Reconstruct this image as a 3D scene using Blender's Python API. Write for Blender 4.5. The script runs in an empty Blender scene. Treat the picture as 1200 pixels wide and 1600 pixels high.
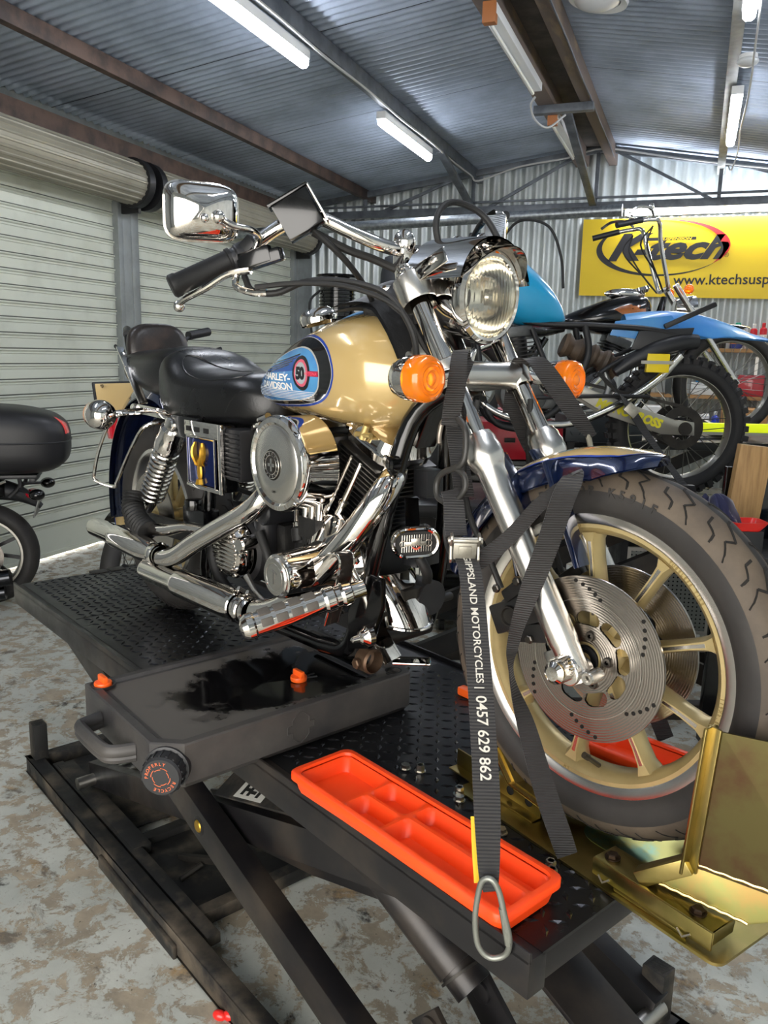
import bpy, bmesh, math, random
from math import sin, cos, pi, radians
from mathutils import Vector, Matrix, noise
from mathutils.bvhtree import BVHTree
random.seed(7)
SC = bpy.context.scene
COL = SC.collection
V = Vector

# ------------------------------------------------------------------ camera
cam = bpy.data.cameras.new('camera')
cam.sensor_fit = 'VERTICAL'; cam.sensor_height = 36.0; cam.lens = 1258.3/1600*36
cam.clip_start = 0.05; cam.clip_end = 60
camo = bpy.data.objects.new('camera', cam); COL.objects.link(camo)
camo.matrix_world = Matrix(((0.93338, -0.08917, 0.34762, 0.1068),
                            (0.35817, 0.17071, -0.91792, -1.4207),
                            (0.02251, 0.98128, 0.19127, 1.5530),
                            (0, 0, 0, 1)))
SC.camera = camo
SC.view_settings.view_transform = 'Standard'
SC.view_settings.look = 'None'
SC.view_settings.gamma = 1
SC.view_settings.exposure = 0.85
SC.view_settings.use_curve_mapping = False
TUBE = 26.0       # strength of the lit fluorescent diffusers
DAY = 3.2         # daylight in the open doorway behind the camera
w = bpy.data.worlds.new('world'); SC.world = w; w.use_nodes = True
w.node_tree.nodes['Background'].inputs[0].default_value = (1.0, 0.965, 0.91, 1)
w.node_tree.nodes['Background'].inputs[1].default_value = 4.2

# ------------------------------------------------------------------ materials
def lin(h):
    h = h.lstrip('#'); o = []
    for i in (0, 2, 4):
        c = int(h[i:i+2], 16)/255
        o.append(c/12.92 if c <= 0.04045 else ((c+0.055)/1.055)**2.4)
    return (o[0], o[1], o[2], 1)
MATS = {}
def M(name, h, rough=0.5, metal=0.0, vary=None, bump=None, coat=0.0, rvary=None, emit=None, trans=0.0, ior=None, aniso=None, scl=None, alpha=None, sheen=0):
    """vary=(noise scale, hex2, lo, hi); bump=(scale, strength, distance); rvary=(scale, rough2)"""
    if name in MATS: return MATS[name]
    m = bpy.data.materials.new(name); m.use_nodes = True; MATS[name] = m
    nt = m.node_tree; b = nt.nodes['Principled BSDF']; L = nt.links
    b.inputs['Base Color'].default_value = lin(h); b.inputs['Roughness'].default_value = rough
    b.inputs['Metallic'].default_value = metal
    if coat: b.inputs['Coat Weight'].default_value = coat; b.inputs['Coat Roughness'].default_value = 0.04
    if trans: b.inputs['Transmission Weight'].default_value = trans
    if ior: b.inputs['IOR'].default_value = ior
    if sheen: b.inputs['Sheen Weight'].default_value = sheen
    if alpha is not None: b.inputs['Alpha'].default_value = alpha
    if emit:
        b.inputs['Emission Color'].default_value = lin(emit[0]); b.inputs['Emission Strength'].default_value = emit[1]
    tc = nt.nodes.new('ShaderNodeTexCoord')
    src = tc.outputs['Object']
    if scl:
        mp = nt.nodes.new('ShaderNodeMapping'); mp.inputs['Scale'].default_value = scl
        L.new(src, mp.inputs['Vector']); src = mp.outputs['Vector']
    def nz(s, det=6, ro=.6):
        n = nt.nodes.new('ShaderNodeTexNoise'); n.inputs['Scale'].default_value = s
        n.inputs['Detail'].default_value = det; n.inputs['Roughness'].default_value = ro
        L.new(src, n.inputs['Vector']); return n
    if vary:
        n = nz(vary[0]); r = nt.nodes.new('ShaderNodeValToRGB')
        r.color_ramp.elements[0].position = vary[2]; r.color_ramp.elements[1].position = vary[3]
        r.color_ramp.elements[0].color = lin(h); r.color_ramp.elements[1].color = lin(vary[1])
        L.new(n.outputs['Fac'], r.inputs['Fac']); L.new(r.outputs['Color'], b.inputs['Base Color'])
    if rvary:
        n = nz(rvary[0]); mr = nt.nodes.new('ShaderNodeMapRange')
        mr.inputs[1].default_value = .35; mr.inputs[2].default_value = .65
        mr.inputs[3].default_value = rough; mr.inputs[4].default_value = rvary[1]
        L.new(n.outputs['Fac'], mr.inputs[0]); L.new(mr.outputs[0], b.inputs['Roughness'])
    if bump:
        n = nz(bump[0], 4, .55); bp = nt.nodes.new('ShaderNodeBump')
        bp.inputs['Strength'].default_value = bump[1]; bp.inputs['Distance'].default_value = bump[2] if len(bump) > 2 else .002
        L.new(n.outputs['Fac'], bp.inputs['Height']); L.new(bp.outputs['Normal'], b.inputs['Normal'])
    return m

# ------------------------------------------------------------------ geometry kit
def frames(pts, closed=False):
    n = len(pts); T = []
    for i in range(n):
        a = pts[(i-1) % n] if (closed or i > 0) else pts[0]
        c = pts[(i+1) % n] if (closed or i < n-1) else pts[-1]
        t = (c-a); T.append(t.normalized() if t.length > 1e-9 else V((0, 0, 1)))
    up = V((0, 0, 1)) if abs(T[0].z) < .9 else V((1, 0, 0))
    X = T[0].cross(up).normalized(); out = []
    for i in range(n):
        X = (X - T[i]*X.dot(T[i]))
        X = X.normalized() if X.length > 1e-6 else T[i].orthogonal().normalized()
        out.append((T[i], X, T[i].cross(X)))
    return out
def smooth(pts, n=6, closed=False):
    pts = [V(p) for p in pts]; N = len(pts); out = []
    R = range(N if closed else N-1)
    for i in R:
        p0 = pts[(i-1) % N] if closed or i > 0 else pts[0]*2-pts[1]
        p1 = pts[i]; p2 = pts[(i+1) % N]
        p3 = pts[(i+2) % N] if closed or i < N-2 else pts[-1]*2-pts[-2]
        for k in range(n):
            t = k/n
            out.append(.5*((2*p1)+(p2-p0)*t+(2*p0-5*p1+4*p2-p3)*t*t+(3*p1-p0-3*p2+p3)*t**3))
    if not closed: out.append(pts[-1])
    return out
class G:
    def __init__(s): s.v = []; s.f = []; s.mi = []; s.mat_i = 0
    def add(s, vs, fs):
        o = len(s.v); s.v += [V(p) for p in vs]; s.f += [tuple(i+o for i in q) for q in fs]; s.mi += [s.mat_i]*len(fs); return s
    def join(s, g, X=None):
        vs = g.v if X is None else [X @ p for p in g.v]
        o = len(s.v); s.v += vs; s.f += [tuple(i+o for i in q) for q in g.f]; s.mi += g.mi; return s
    def box(s, c, d, R=None):
        c = V(c); vs = []
        for x in (-.5, .5):
            for y in (-.5, .5):
                for z in (-.5, .5):
                    p = V((x*d[0], y*d[1], z*d[2])); vs.append((R @ p if R else p)+c)
        return s.add(vs, [(0, 1, 3, 2), (4, 6, 7, 5), (0, 4, 5, 1), (2, 3, 7, 6), (0, 2, 6, 4), (1, 5, 7, 3)])
    def bb(s, x0, x1, y0, y1, z0, z1): return s.box(((x0+x1)/2, (y0+y1)/2, (z0+z1)/2), (abs(x1-x0), abs(y1-y0), abs(z1-z0)))
    def beam(s, a, b, w, h, up=(0, 0, 1)):
        a = V(a); b = V(b); t = (b-a); L = t.length; t = t.normalized(); u = V(up); x = t.cross(u)
        if x.length < 1e-4: x = t.orthogonal()
        x.normalize(); u = x.cross(t)
        R = Matrix((t, x, u)).transposed()
        return s.box((a+b)/2, (L, w, h), R)
    def tube(s, path, r, seg=10, closed=False, cap=True, sm=0, sx=1.0, sy=1.0):
        pts = [V(p) for p in path]
        if sm:
            if not isinstance(r, (int, float)):
                k = [V((q, 0, 0)) for q in r]; r = [p.x for p in smooth(k, sm, closed)]
            pts = smooth(pts, sm, closed)
        n = len(pts); F = frames(pts, closed); vs = []; fs = []
        for i in range(n):
            ri = r if isinstance(r, (int, float)) else r[i]; t, x, y = F[i]
            for k in range(seg):
                a = 2*pi*k/seg; vs.append(pts[i]+(x*cos(a)*sx+y*sin(a)*sy)*ri)
        for i in range(n if closed else n-1):
            j = (i+1) % n
            for k in range(seg):
                l = (k+1) % seg; fs.append((i*seg+k, i*seg+l, j*seg+l, j*seg+k))
        if cap and not closed: fs += [tuple(range(seg))[::-1], tuple((n-1)*seg+k for k in range(seg))]
        return s.add(vs, fs)
    def cyl(s, a, b, r0, r1=None, seg=24): return s.tube([a, b], [r0, r0 if r1 is None else r1], seg)
    def lathe(s, o, ax, prof, seg=32, closed=False, ref=None, a0=0, a1=2*pi):
        """prof: [(radius, height along axis)]"""
        o = V(o); ax = V(ax).normalized(); x = V(ref).normalized() if ref else ax.orthogonal().normalized()
        x = (x-ax*x.dot(ax)).normalized(); y = ax.cross(x); vs = []; fs = []; n = len(prof)
        full = abs(a1-a0-2*pi) < 1e-6; K = seg if full else seg+1
        for k in range(K):
            a = a0+(a1-a0)*k/seg; d = x*cos(a)+y*sin(a)
            for (r, h) in prof: vs.append(o+d*r+ax*h)
        for k in range(seg):
            l = (k+1) % K
            for i in range(n if closed else n-1):
                j = (i+1) % n; fs.append((k*n+i, l*n+i, l*n+j, k*n+j))
        g0 = len(s.v)
        s.add(vs, fs)
        return s
    def ell(s, c, r, R=None, seg=20, rings=12):
        c = V(c); vs = []; fs = []
        if isinstance(r, (int, float)): r = (r, r, r)
        for i in range(rings+1):
            th = pi*i/rings
            for k in range(seg):
                a = 2*pi*k/seg; p = V((r[0]*sin(th)*cos(a), r[1]*sin(th)*sin(a), r[2]*cos(th))); vs.append((R @ p if R else p)+c)
        for i in range(rings):
            for k in range(seg):
                l = (k+1) % seg; fs.append((i*seg+k, (i+1)*seg+k, (i+1)*seg+l, i*seg+l))
        return s.add(vs, fs)
    def loft(s, rings, cap=True):
        n = len(rings[0]); vs = [p for r in rings for p in r]; fs = []
        for i in range(len(rings)-1):
            for k in range(n):
                l = (k+1) % n; fs.append((i*n+k, i*n+l, (i+1)*n+l, (i+1)*n+k))
        if cap: fs += [tuple(range(n))[::-1], tuple((len(rings)-1)*n+k for k in range(n))]
        return s.add(vs, fs)
    def prism(s, poly, pl, a, b):
        """polygon in plane pl ('xy','xz','yz') between a and b on the third axis"""
        def m(p, d): return {'xy': (p[0], p[1], d), 'xz': (p[0], d, p[1]), 'yz': (d, p[0], p[1])}[pl]
        n = len(poly); vs = [m(p, a) for p in poly]+[m(p, b) for p in poly]
        fs = [tuple(range(n)), tuple(range(n, 2*n))[::-1]]+[(i, i+n, (i+1) % n+n, (i+1) % n) for i in range(n)]
        return s.add(vs, fs)
    def strip(s, path, wdir, w, th):
        """flat band along path, width along wdir (vector or list), thickness th"""
        pts = [V(p) for p in path]; F = frames(pts); rings = []
        for i, p in enumerate(pts):
            wd = V(wdir[i]) if isinstance(wdir, list) else V(wdir)
            t = F[i][0]; x = (wd-t*wd.dot(t)).normalized(); n = t.cross(x)
            ww = w[i] if isinstance(w, list) else w
            rings.append([p+x*ww/2+n*th/2, p-x*ww/2+n*th/2, p-x*ww/2-n*th/2, p+x*ww/2-n*th/2])
        return s.loft(rings)
    def grid(s, fn, nu, nv, u=(0, 1), v=(0, 1)):
        vs = [fn(u[0]+(u[1]-u[0])*i/nu, v[0]+(v[1]-v[0])*j/nv) for i in range(nu+1) for j in range(nv+1)]
        fs = [(i*(nv+1)+j, (i+1)*(nv+1)+j, (i+1)*(nv+1)+j+1, i*(nv+1)+j+1) for i in range(nu) for j in range(nv)]
        return s.add(vs, fs)
    def xf(s, X): s.v = [X @ p for p in s.v]; return s
    def bolt(s, c, ax, r=.008, h=.006):
        c = V(c); ax = V(ax).normalized(); return s.tube([c, c+ax*h*.8, c+ax*h], [r, r, r*.75], 6)
def rot(ax, a): return Matrix.Rotation(a, 4, ax)
def trans(p): return Matrix.Translation(V(p))
def superring(x, w, zt, zb, n=20, e=2.3, cy=0):
    zc = (zt+zb)/2; h = (zt-zb)/2; out = []
    for k in range(n):
        a = 2*pi*k/n; c = cos(a); q = sin(a)
        out.append(V((x, cy+w*math.copysign(abs(c)**(2/e), c), zc+h*math.copysign(abs(q)**(2/e), q))))
    return out

# ------------------------------------------------------------------ scene objects
ORG = {}
def mesh_of(g, m, org, ang=32, bevel=0):
    me = bpy.data.meshes.new('m'); me.from_pydata([(p-org) for p in g.v], [], g.f)
    for q in (m if isinstance(m, (list, tuple)) else [m]): me.materials.append(q)
    if isinstance(m, (list, tuple)): me.polygons.foreach_set('material_index', g.mi)
    bm = bmesh.new(); bm.from_mesh(me); bmesh.ops.remove_doubles(bm, verts=bm.verts, dist=1e-5)
    bmesh.ops.recalc_face_normals(bm, faces=bm.faces)
    if bevel:
        es = [e for e in bm.edges if len(e.link_faces) == 2 and e.calc_face_angle(0) > radians(35)]
        if es: bmesh.ops.bevel(bm, geom=es, offset=bevel, segments=2, profile=.6, affect='EDGES', clamp_overlap=True)
    bm.to_mesh(me); bm.free()
    me.shade_smooth(); me.set_sharp_from_angle(angle=radians(ang)); me.update(); return me
def tag(o, label=None, cat=None, group=None, kind=None):
    for k, v in (('label', label), ('category', cat), ('group', group), ('kind', kind)):
        if v: o[k] = v
    return o
BK = Matrix.Rotation(radians(-28.3), 4, 'Z')                       # lift frame
BIKE = BK @ trans((0, 0, .7)) @ rot('X', .02) @ trans((0, 0, -.7))   # bike leans a touch on its straps
WF = Matrix.Identity(4)
def thing(name, label, cat, loc=(0, 0, 0), frame=WF, group=None):
    o = bpy.data.objects.new(name, None); COL.objects.link(o); o.empty_display_size = .05
    o.matrix_world = frame @ trans(loc); ORG[o.name] = V(loc)
    return tag(o, label, cat, group)
def part(name, g, m, parent, ang=32, bevel=0, label=None, kind=None):
    org = ORG[parent.name]; me = mesh_of(g, m, org, ang, bevel); o = bpy.data.objects.new(name, me); me.name = name
    COL.objects.link(o); o.parent = parent; ORG[o.name] = org
    if label: o['label'] = label
    if kind: o['kind'] = kind
    return o
def solo(name, g, m, label, cat, loc=(0, 0, 0), frame=WF, group=None, kind=None, ang=32, bevel=0):
    o = bpy.data.objects.new(name, mesh_of(g, m, V(loc), ang, bevel)); COL.objects.link(o)
    o.matrix_world = frame @ trans(loc); ORG[o.name] = V(loc)
    return tag(o, label, cat, group, kind)
def struct(name, g, m, label=None, ang=32, bevel=0, loc=(0, 0, 0), parent=None):
    if parent: return part(name, g, m, parent, ang, bevel)
    return solo(name, g, m, label or name.replace('_', ' '), 'structure', loc, WF, None, 'structure', ang, bevel)
def copy_tree(o, parent=None):
    c = o.copy(); COL.objects.link(c); c.parent = parent; ORG[c.name] = ORG[o.name]
    for ch in list(o.children): copy_tree(ch, c)
    return c
def move(o, frame, loc): o.matrix_world = frame @ trans(loc)
def text_geo(txt, size, bold=0.0, shear=0, space=1.0, ext=0.0, align='LEFT'):
    cu = bpy.data.curves.new('t', 'FONT'); cu.body = txt; cu.size = size; cu.offset = bold; cu.shear = shear; cu.space_character = space
    cu.extrude = ext; cu.resolution_u = 3; cu.align_x = align
    ob = bpy.data.objects.new('t', cu); COL.objects.link(ob)
    me = ob.to_mesh(); g = G(); g.add([v.co.copy() for v in me.vertices], [tuple(p.vertices) for p in me.polygons])
    ob.to_mesh_clear(); bpy.data.objects.remove(ob); bpy.data.curves.remove(cu); return g
def width(g): return max(p.x for p in g.v)-min(p.x for p in g.v)
def disc_poly(poly, rings=6):
    """2D polygon (x,z) filled by concentric rings -> G with y=0"""
    n = len(poly); cx = sum(p[0] for p in poly)/n; cz = sum(p[1] for p in poly)/n; g = G(); vs = []
    for i in range(rings+1):
        t = i/rings
        for p in poly: vs.append(V((p[0]+(cx-p[0])*t, 0, p[1]+(cz-p[1])*t)))
    fs = [(i*n+k, i*n+(k+1) % n, (i+1)*n+(k+1) % n, (i+1)*n+k) for i in range(rings) for k in range(n)]
    return g.add(vs, fs)
def bvh_of(g): return BVHTree.FromPolygons([tuple(p) for p in g.v], g.f)
def project(g, bvh, d, off, start=-1.0):
    """push points of g (built in xz at y=0) along d onto the surface, lifted by off"""
    d = V(d).normalized(); out = []
    for p in g.v:
        q = V(p)-d*2; h = bvh.ray_cast(q, d)
        if h[0] is None:
            h = bvh.find_nearest(p+V((0, -.15, 0)))
        out.append(h[0]-d*off)
    g.v = out; return g

def islands(g):
    par = list(range(len(g.v)))
    def find(i):
        while par[i] != i: par[i] = par[par[i]]; i = par[i]
        return i
    for f in g.f:
        a = find(f[0])
        for k in f[1:]: par[find(k)] = a
    out = {}
    for f, mi in zip(g.f, g.mi): out.setdefault(find(f[0]), []).append((f, mi))
    res = []
    for fs in out.values():
        idx = sorted({k for f, _ in fs for k in f}); mp = {k: i for i, k in enumerate(idx)}; q = G(); q.v = [g.v[k] for k in idx]; q.f = [tuple(mp[k] for k in f) for f, _ in fs]; q.mi = [mi for _, mi in fs]; res.append(q)
    return res
def parts(name, g, m, parent, **kw):
    o = None
    for q in islands(g): o = part(name, q, m, parent, **kw)
    return o

chrome = M('chrome', '#e9e4de', .05, 1.0)
brushed = M('brushed aluminium', '#d8d5cf', .27, 1.0)
polished = M('polished aluminium', '#dedbd5', .16, 1.0)
steel = M('zinc steel', '#b6b3ad', .35, 1.0)
blackm = M('gloss black paint', '#070708', .16, 0.0, coat=.25)
satin = M('satin black paint', '#1a1a1c', .38, 0.0, rvary=(14, .55), bump=(60, .1))
crinkle = M('wrinkle black engine finish', '#1a1a1b', .48, 0.3, vary=(25, '#2b2a28', .4, .75), bump=(180, .25))
rubber = M('black rubber', '#151515', .62, 0.0, bump=(120, .12))
plasticb = M('black plastic', '#1f2023', .42, 0.0, bump=(200, .08))
darkm = M('dark grimy metal', '#2a2826', .5, .6, vary=(18, '#3b3833', .4, .7))
leather = M('black leather', '#0b0b0c', .25, 0.0, bump=(160, .3, .0012), rvary=(8, .36))
webbing = M('black webbing', '#131314', .8, 0.0, scl=(1, 1, 1), bump=(500, .3, .001))
amber = M('amber lens', '#ff9a1c', .08, 0.0, trans=.55, ior=1.35, coat=.8, vary=(20, '#ff8408', .3, .7), emit=('#ff7a00', .10))

# ================================================================== SETTING
LW, BW, RW, FW = -4.3, 7.57, 2.5, -3.2
RX, RZ = -.95, 3.67
def roofz(x): return RZ-(.125*(RX-x) if x < RX else .175*(x-RX))
def floor_mat():
    m = bpy.data.materials.new('worn painted concrete'); m.use_nodes = True; nt = m.node_tree; b = nt.nodes['Principled BSDF']; L = nt.links
    tc = nt.nodes.new('ShaderNodeTexCoord'); N = nt.nodes
    def nz(s, d, r=.6, dist=0):
        n = N.new('ShaderNodeTexNoise'); n.inputs['Scale'].default_value = s; n.inputs['Detail'].default_value = d
        n.inputs['Roughness'].default_value = r; n.inputs['Distortion'].default_value = dist; L.new(tc.outputs['Object'], n.inputs['Vector']); return n.outputs['Fac']
    def ramp(src, a, b_, ca, cb):
        r = N.new('ShaderNodeValToRGB'); r.color_ramp.elements[0].position = a; r.color_ramp.elements[1].position = b_
        r.color_ramp.elements[0].color = ca; r.color_ramp.elements[1].color = cb; L.new(src, r.inputs['Fac']); return r.outputs['Color']
    def mix(f, a, c, t='MIX'):
        x = N.new('ShaderNodeMix'); x.data_type = 'RGBA'; x.blend_type = t
        if isinstance(f, float): x.inputs[0].default_value = f
        else: L.new(f, x.inputs[0])
        for i, q in ((6, a), (7, c)):
            if isinstance(q, tuple): x.inputs[i].default_value = q
            else: L.new(q, x.inputs[i])
        return x.outputs[2]
    bl, wh = (0, 0, 0, 1), (1, 1, 1, 1)
    paint = ramp(nz(2.1, 5), .35, .65, lin('#a9ada6'), lin('#c9cbc3'))
    conc = ramp(nz(9, 8, .7), .3, .7, lin('#8b8375'), lin('#b3a58f'))
    spall = ramp(nz(11, 12, .74, .35), .49, .535, bl, wh)
    c = mix(spall, paint, conc)
    stain = ramp(nz(6.3, 10, .72, .5), .565, .64, bl, wh)
    c = mix(stain, c, lin('#6e665b'))
    oil = ramp(nz(3.6, 9, .68, .3), .63, .68, bl, wh)
    c = mix(oil, c, lin('#38342e'))
    rust = ramp(nz(6.2, 10, .74, .3), .58, .66, bl, wh)
    c = mix(rust, c, lin('#a58c68'))
    speck = ramp(nz(42, 5, .7), .62, .68, bl, wh)
    c = mix(speck, c, lin('#5a5348'))
    L.new(c, b.inputs['Base Color'])
    rr = N.new('ShaderNodeMapRange'); rr.inputs[3].default_value = .42; rr.inputs[4].default_value = .8; L.new(spall, rr.inputs[0]); L.new(rr.outputs[0], b.inputs['Roughness'])
    bp = N.new('ShaderNodeBump'); bp.inputs['Strength'].default_value = .5; bp.inputs['Distance'].default_value = .004
    inv = mix(.5, spall, nz(60, 6)); L.new(inv, bp.inputs['Height']); bp.invert = True; L.new(bp.outputs['Normal'], b.inputs['Normal'])
    return m
struct('floor', G().bb(LW-.3, RW+.3, FW-2.5, BW+.3, -.15, 0), floor_mat(), 'worn grey painted concrete floor')

sheet_roof = M('galvanised roof sheet', '#b0bccd', .40, .45, vary=(1.6, '#8d98a5', .42, .68), rvary=(5, .55))
sheet_wall = M('corrugated zincalume wall', '#cfd4d2', .36, .55, vary=(2.5, '#b8bdbb', .4, .7), rvary=(4, .5))
wood_dark = M('rusty brown steel', '#5d4a40', .6, .2, vary=(7, '#3d322d', .4, .62), bump=(40, .3))
gsteel = M('grey painted truss steel', '#6e7379', .5, .4, vary=(6, '#50555b', .4, .65))
door_m = M('pale green grey door slats', '#d2d6c8', .42, 0.1, vary=(3, '#c4c8ba', .5, .7), rvary=(5, .55))
door_d = M('pale door trim', '#9aa099', .5, .1)

def corr_sheet(x0, x1, y0, y1, zf, pitch=.0762, amp=.0125, along='y'):
    """corrugations run across x (down the slope); wave along y"""
    g = G(); n = int((y1-y0)/pitch*6); vs = []; fs = []
    for i in range(n+1):
        y = y0+(y1-y0)*i/n; dz = amp*sin(2*pi*(y-y0)/pitch)
        vs += [V((x0, y, zf(x0)+dz)), V((x1, y, zf(x1)+dz))]
    for i in range(n): fs.append((2*i, 2*i+1, 2*i+3, 2*i+2))
    return g.add(vs, fs)
g = corr_sheet(LW-.15, RX, FW, BW+.05, roofz); g2 = corr_sheet(RX, RW+.15, FW, BW+.05, roofz)
c1 = struct('ceiling', g.join(g2), sheet_roof, 'corrugated galvanised roof underside', ang=80)
# lap joints of the sheets
lap = G()
for y in [FW+.6+1.524*k for k in range(7)]:
    lap.beam((LW-.1, y, roofz(LW-.1)-.010), (RX, y, RZ-.010), .005, .003); lap.beam((RX, y, RZ-.010), (RW+.1, y, roofz(RW+.1)-.010), .008, .003)
struct('trim_1', lap, M('lap shadow line steel', '#33383d', .6, .5), 'sheet lap joints under the roof')

def corr_wall(ax, a0, a1, z0, zf, pos, thick=.018, pitch=.115):
    g = G(); n = int((a1-a0)/pitch*6); vs = []
    for i in range(n+1):
        a = a0+(a1-a0)*i/n; d = pos+thick*sin(2*pi*(a-a0)/pitch)
        for z in (z0, zf(a)): vs.append(V((a, d, z)) if ax == 'x' else V((d, a, z)))
    return g.add(vs, [(2*i, 2*i+1, 2*i+3, 2*i+2) for i in range(n)])
struct('wall_back', corr_wall('x', LW-.2, RW+.2, 0, roofz, BW, .024, .115), sheet_wall, 'corrugated back wall', ang=80)
struct('wall_right', corr_wall('y', FW, BW, 0, lambda a: roofz(RW), RW), sheet_wall, 'corrugated right wall', ang=80)
# front wall: a wide open doorway behind the camera lets daylight in
fw = corr_wall('x', LW, -2.2, 0, roofz, FW); fw.join(corr_wall('x', 1.6, RW, 0, roofz, FW)); fw.join(corr_wall('x', -2.2, 1.6, 2.7, roofz, FW))
struct('wall_front', fw, sheet_wall, 'corrugated front wall around an open doorway', ang=80)

# left wall: two roller doors between steel posts
lwm = M('grey door post paint', '#8d9291', .5, .1, vary=(5, '#777b7a', .4, .7))
g = G().bb(LW-.02, LW+.05, 4.08, 4.22, 0, 3.0)
g.bb(LW-.06, LW+.07, 7.1, 7.45, 0, 2.75); g.bb(LW-.12, LW-.06, FW, BW, 2.9, 3.3)
g.bb(LW-.06, LW+.04, FW, .88, 0, 3.3); g.bb(LW-.03, LW+.02, 7.45, 7.6, 0, 3.3)
g.bb(LW-.12, LW-.06, FW, BW, 2.6, 2.95)
struct('wall_left', g, lwm, 'left wall of steel posts around the roller doors', bevel=.004)
struct('trim_2', G().bb(LW+.03, LW+.13, FW, BW, 2.985, 3.13), wood_dark, 'rusty eave beam above the roller doors', bevel=.004)
def roller(i, y0, y1):
    pitch = .106; prof = [(0, 0), (0, .062), (.005, .066), (.005, .072), (.001, .076), (.001, .080), (.012, .084), (.015, .090), (.012, .096), (-.005, .098), (-.005, .1035), (0, .105)]
    g = G(); pts = []
    z = .17
    pts.append((0, .03)); pts.append((0, z))
    while z < 2.70:
        for (d, h) in prof: pts.append((d, z+h))
        z += pitch
    pts.append((0, 2.8)); vs = []
    for (d, h) in pts: vs += [V((LW+d, y0, h)), V((LW+d, y1, h))]
    for k in range(len(pts)-1):
        g.f.append((2*k, 2*k+1, 2*k+3, 2*k+2)); g.mi.append(1 if pts[k][0] < 0 or pts[k+1][0] < 0 else 0)
    g.v += vs
    g.bb(LW-.02, LW+.02, y0, y1, .022, .05)
    d = struct('door_%d' % i, g, [door_m, M('slat joint shade', '#6a6d64', .7)], 'pale roller door %s' % ('nearest the camera side' if i == 1 else 'towards the back wall'), ang=25)  # groove faces get a darker colour, shade painted between the slats
    # guides
    gg = G()
    for y in (y0, y1): gg.bb(LW-.01, LW+.055, y-.045, y+.012 if y == y1 else y+.045, .0, 2.75)
    part('door_guide', gg, lwm, d, bevel=.003)
    # rolled-up part with drum end
    cx, cz, R = LW+.20, 2.815, .158; b = G(); pr = []
    n = 22
    for k in range(n+1):
        a = 2*pi*k/n
        for (da, dr) in ((0, 0), (.10, 0), (.13, .006), (.19, .006), (.22, 0)): pr.append((a+da*1.2, R+dr))
    vs = []
    for (a, r) in pr[:-4]: vs += [V((cx+r*cos(a), y0-.02, cz+r*sin(a))), V((cx+r*cos(a), y1-.06, cz+r*sin(a)))]
    b.add(vs, [(2*k, 2*k+1, 2*k+3, 2*k+2) for k in range(len(pr[:-4])-1)])
    part('rolled_curtain', b, M('rolled curtain bands', '#a09b8a', .42, .2, vary=(2, '#8b8778', .4, .7)), d, ang=25)
    e = G()
    for y in (y0-.03, y1-.03): e.lathe((cx, y-.03, cz), (0, 1, 0), [(.03, 0), (.185, 0), (.185, .07), (.03, .07)], 32)
    e.cyl((cx, y0-.1, cz), (cx, y1+.1, cz), .025); e.bb(LW, cx+.02, y1+.0, y1+.03, 2.60, 2.8)
    part('drum_end', e, satin, d)
    s = G().bb(LW+.01, LW+.16, y0, y1, 2.955, 2.985); part('head_flashing', s, M('head flashing', '#b5b3a6', .4, .3), d)
    return d
roller(1, .95, 4.07); roller(2, 4.23, 7.08)
# rafters, purlins, ridge, beams
def purlin(i, x, w, h, m, lab, dz=0):
    struct('trim_%d' % i, G().bb(x-w/2, x+w/2, FW, BW-.02, roofz(x)-h-.012-dz, roofz(x)-.012-dz), m, lab, bevel=.004)
purlin(3, -3.50, .06, .10, wood_dark, 'brown roof purlin nearest the roller doors')
purlin(4, -2.27, .06, .10, gsteel, 'grey purlin carrying the lit left fluorescent tubes')
wood_ridge = M('weathered timber', '#5e5148', .75, 0, vary=(5, '#8a7558', .52, .68), bump=(30, .4), scl=(1, .25, 1))
struct('trim_5', G().bb(-1.25, -1.12, FW, BW-.02, 3.50, 3.625), wood_ridge, 'dark weathered ridge timber on the left', bevel=.004)
struct('trim_6', G().bb(-.92, -.84, FW, BW-.02, 3.50, 3.64), wood_ridge, 'weathered ridge timber on the right', bevel=.004)
struct('trim_7', G().box((0, 0, 0), (.30, BW-FW, .02)).xf(trans((-1.02, (BW+FW)/2, 3.635))), M('sooty ridge board', '#3c3835', .8, 0, vary=(6, '#57514a', .4, .7)), 'sooty board under the ridge')
purlin(8, .145, .07, .11, M('grey white beam', '#8f918d', .6, .1, vary=(7, '#6d6f6c', .4, .65)), 'pale beam carrying the right hand tubes')
purlin(9, 1.35, .07, .10, gsteel, 'grey purlin above the right of the shop')
# gable truss near the back wall
t = G(); ty = 7.3
def zr(x): return roofz(x)-.06
t.beam((LW+.05, ty, zr(LW)), (RX, ty, zr(RX)), .05, .06); t.beam((RX, ty, zr(RX)), (RW, ty, zr(RW)), .05, .06)
t.beam((LW, ty, 3.085), (RW, ty, 3.05), .05, .075)
t.beam((LW, ty-.05, 3.16), (RW, ty-.05, 3.12), .03, .02)
for x in (-3.5, -2.27, -1.0, .15, 1.35): t.beam((x, ty, 3.07), (x, ty, zr(x)), .035, .035, (0, 1, 0))
t.beam((-2.1, ty, 3.1), (-1.15, ty, zr(-1.15)), .03, .03); t.beam((-3.3, ty, 3.1), (-2.4, ty, zr(-2.4)), .03, .03)
t.beam((-.85, ty, zr(-.85)), (.1, ty, 3.08), .03, .03); t.beam((.3, ty, zr(.3)), (1.3, ty, 3.08), .03, .03)
struct('trim_10', t, gsteel, 'light steel gable truss before the back wall', bevel=.002)
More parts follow.
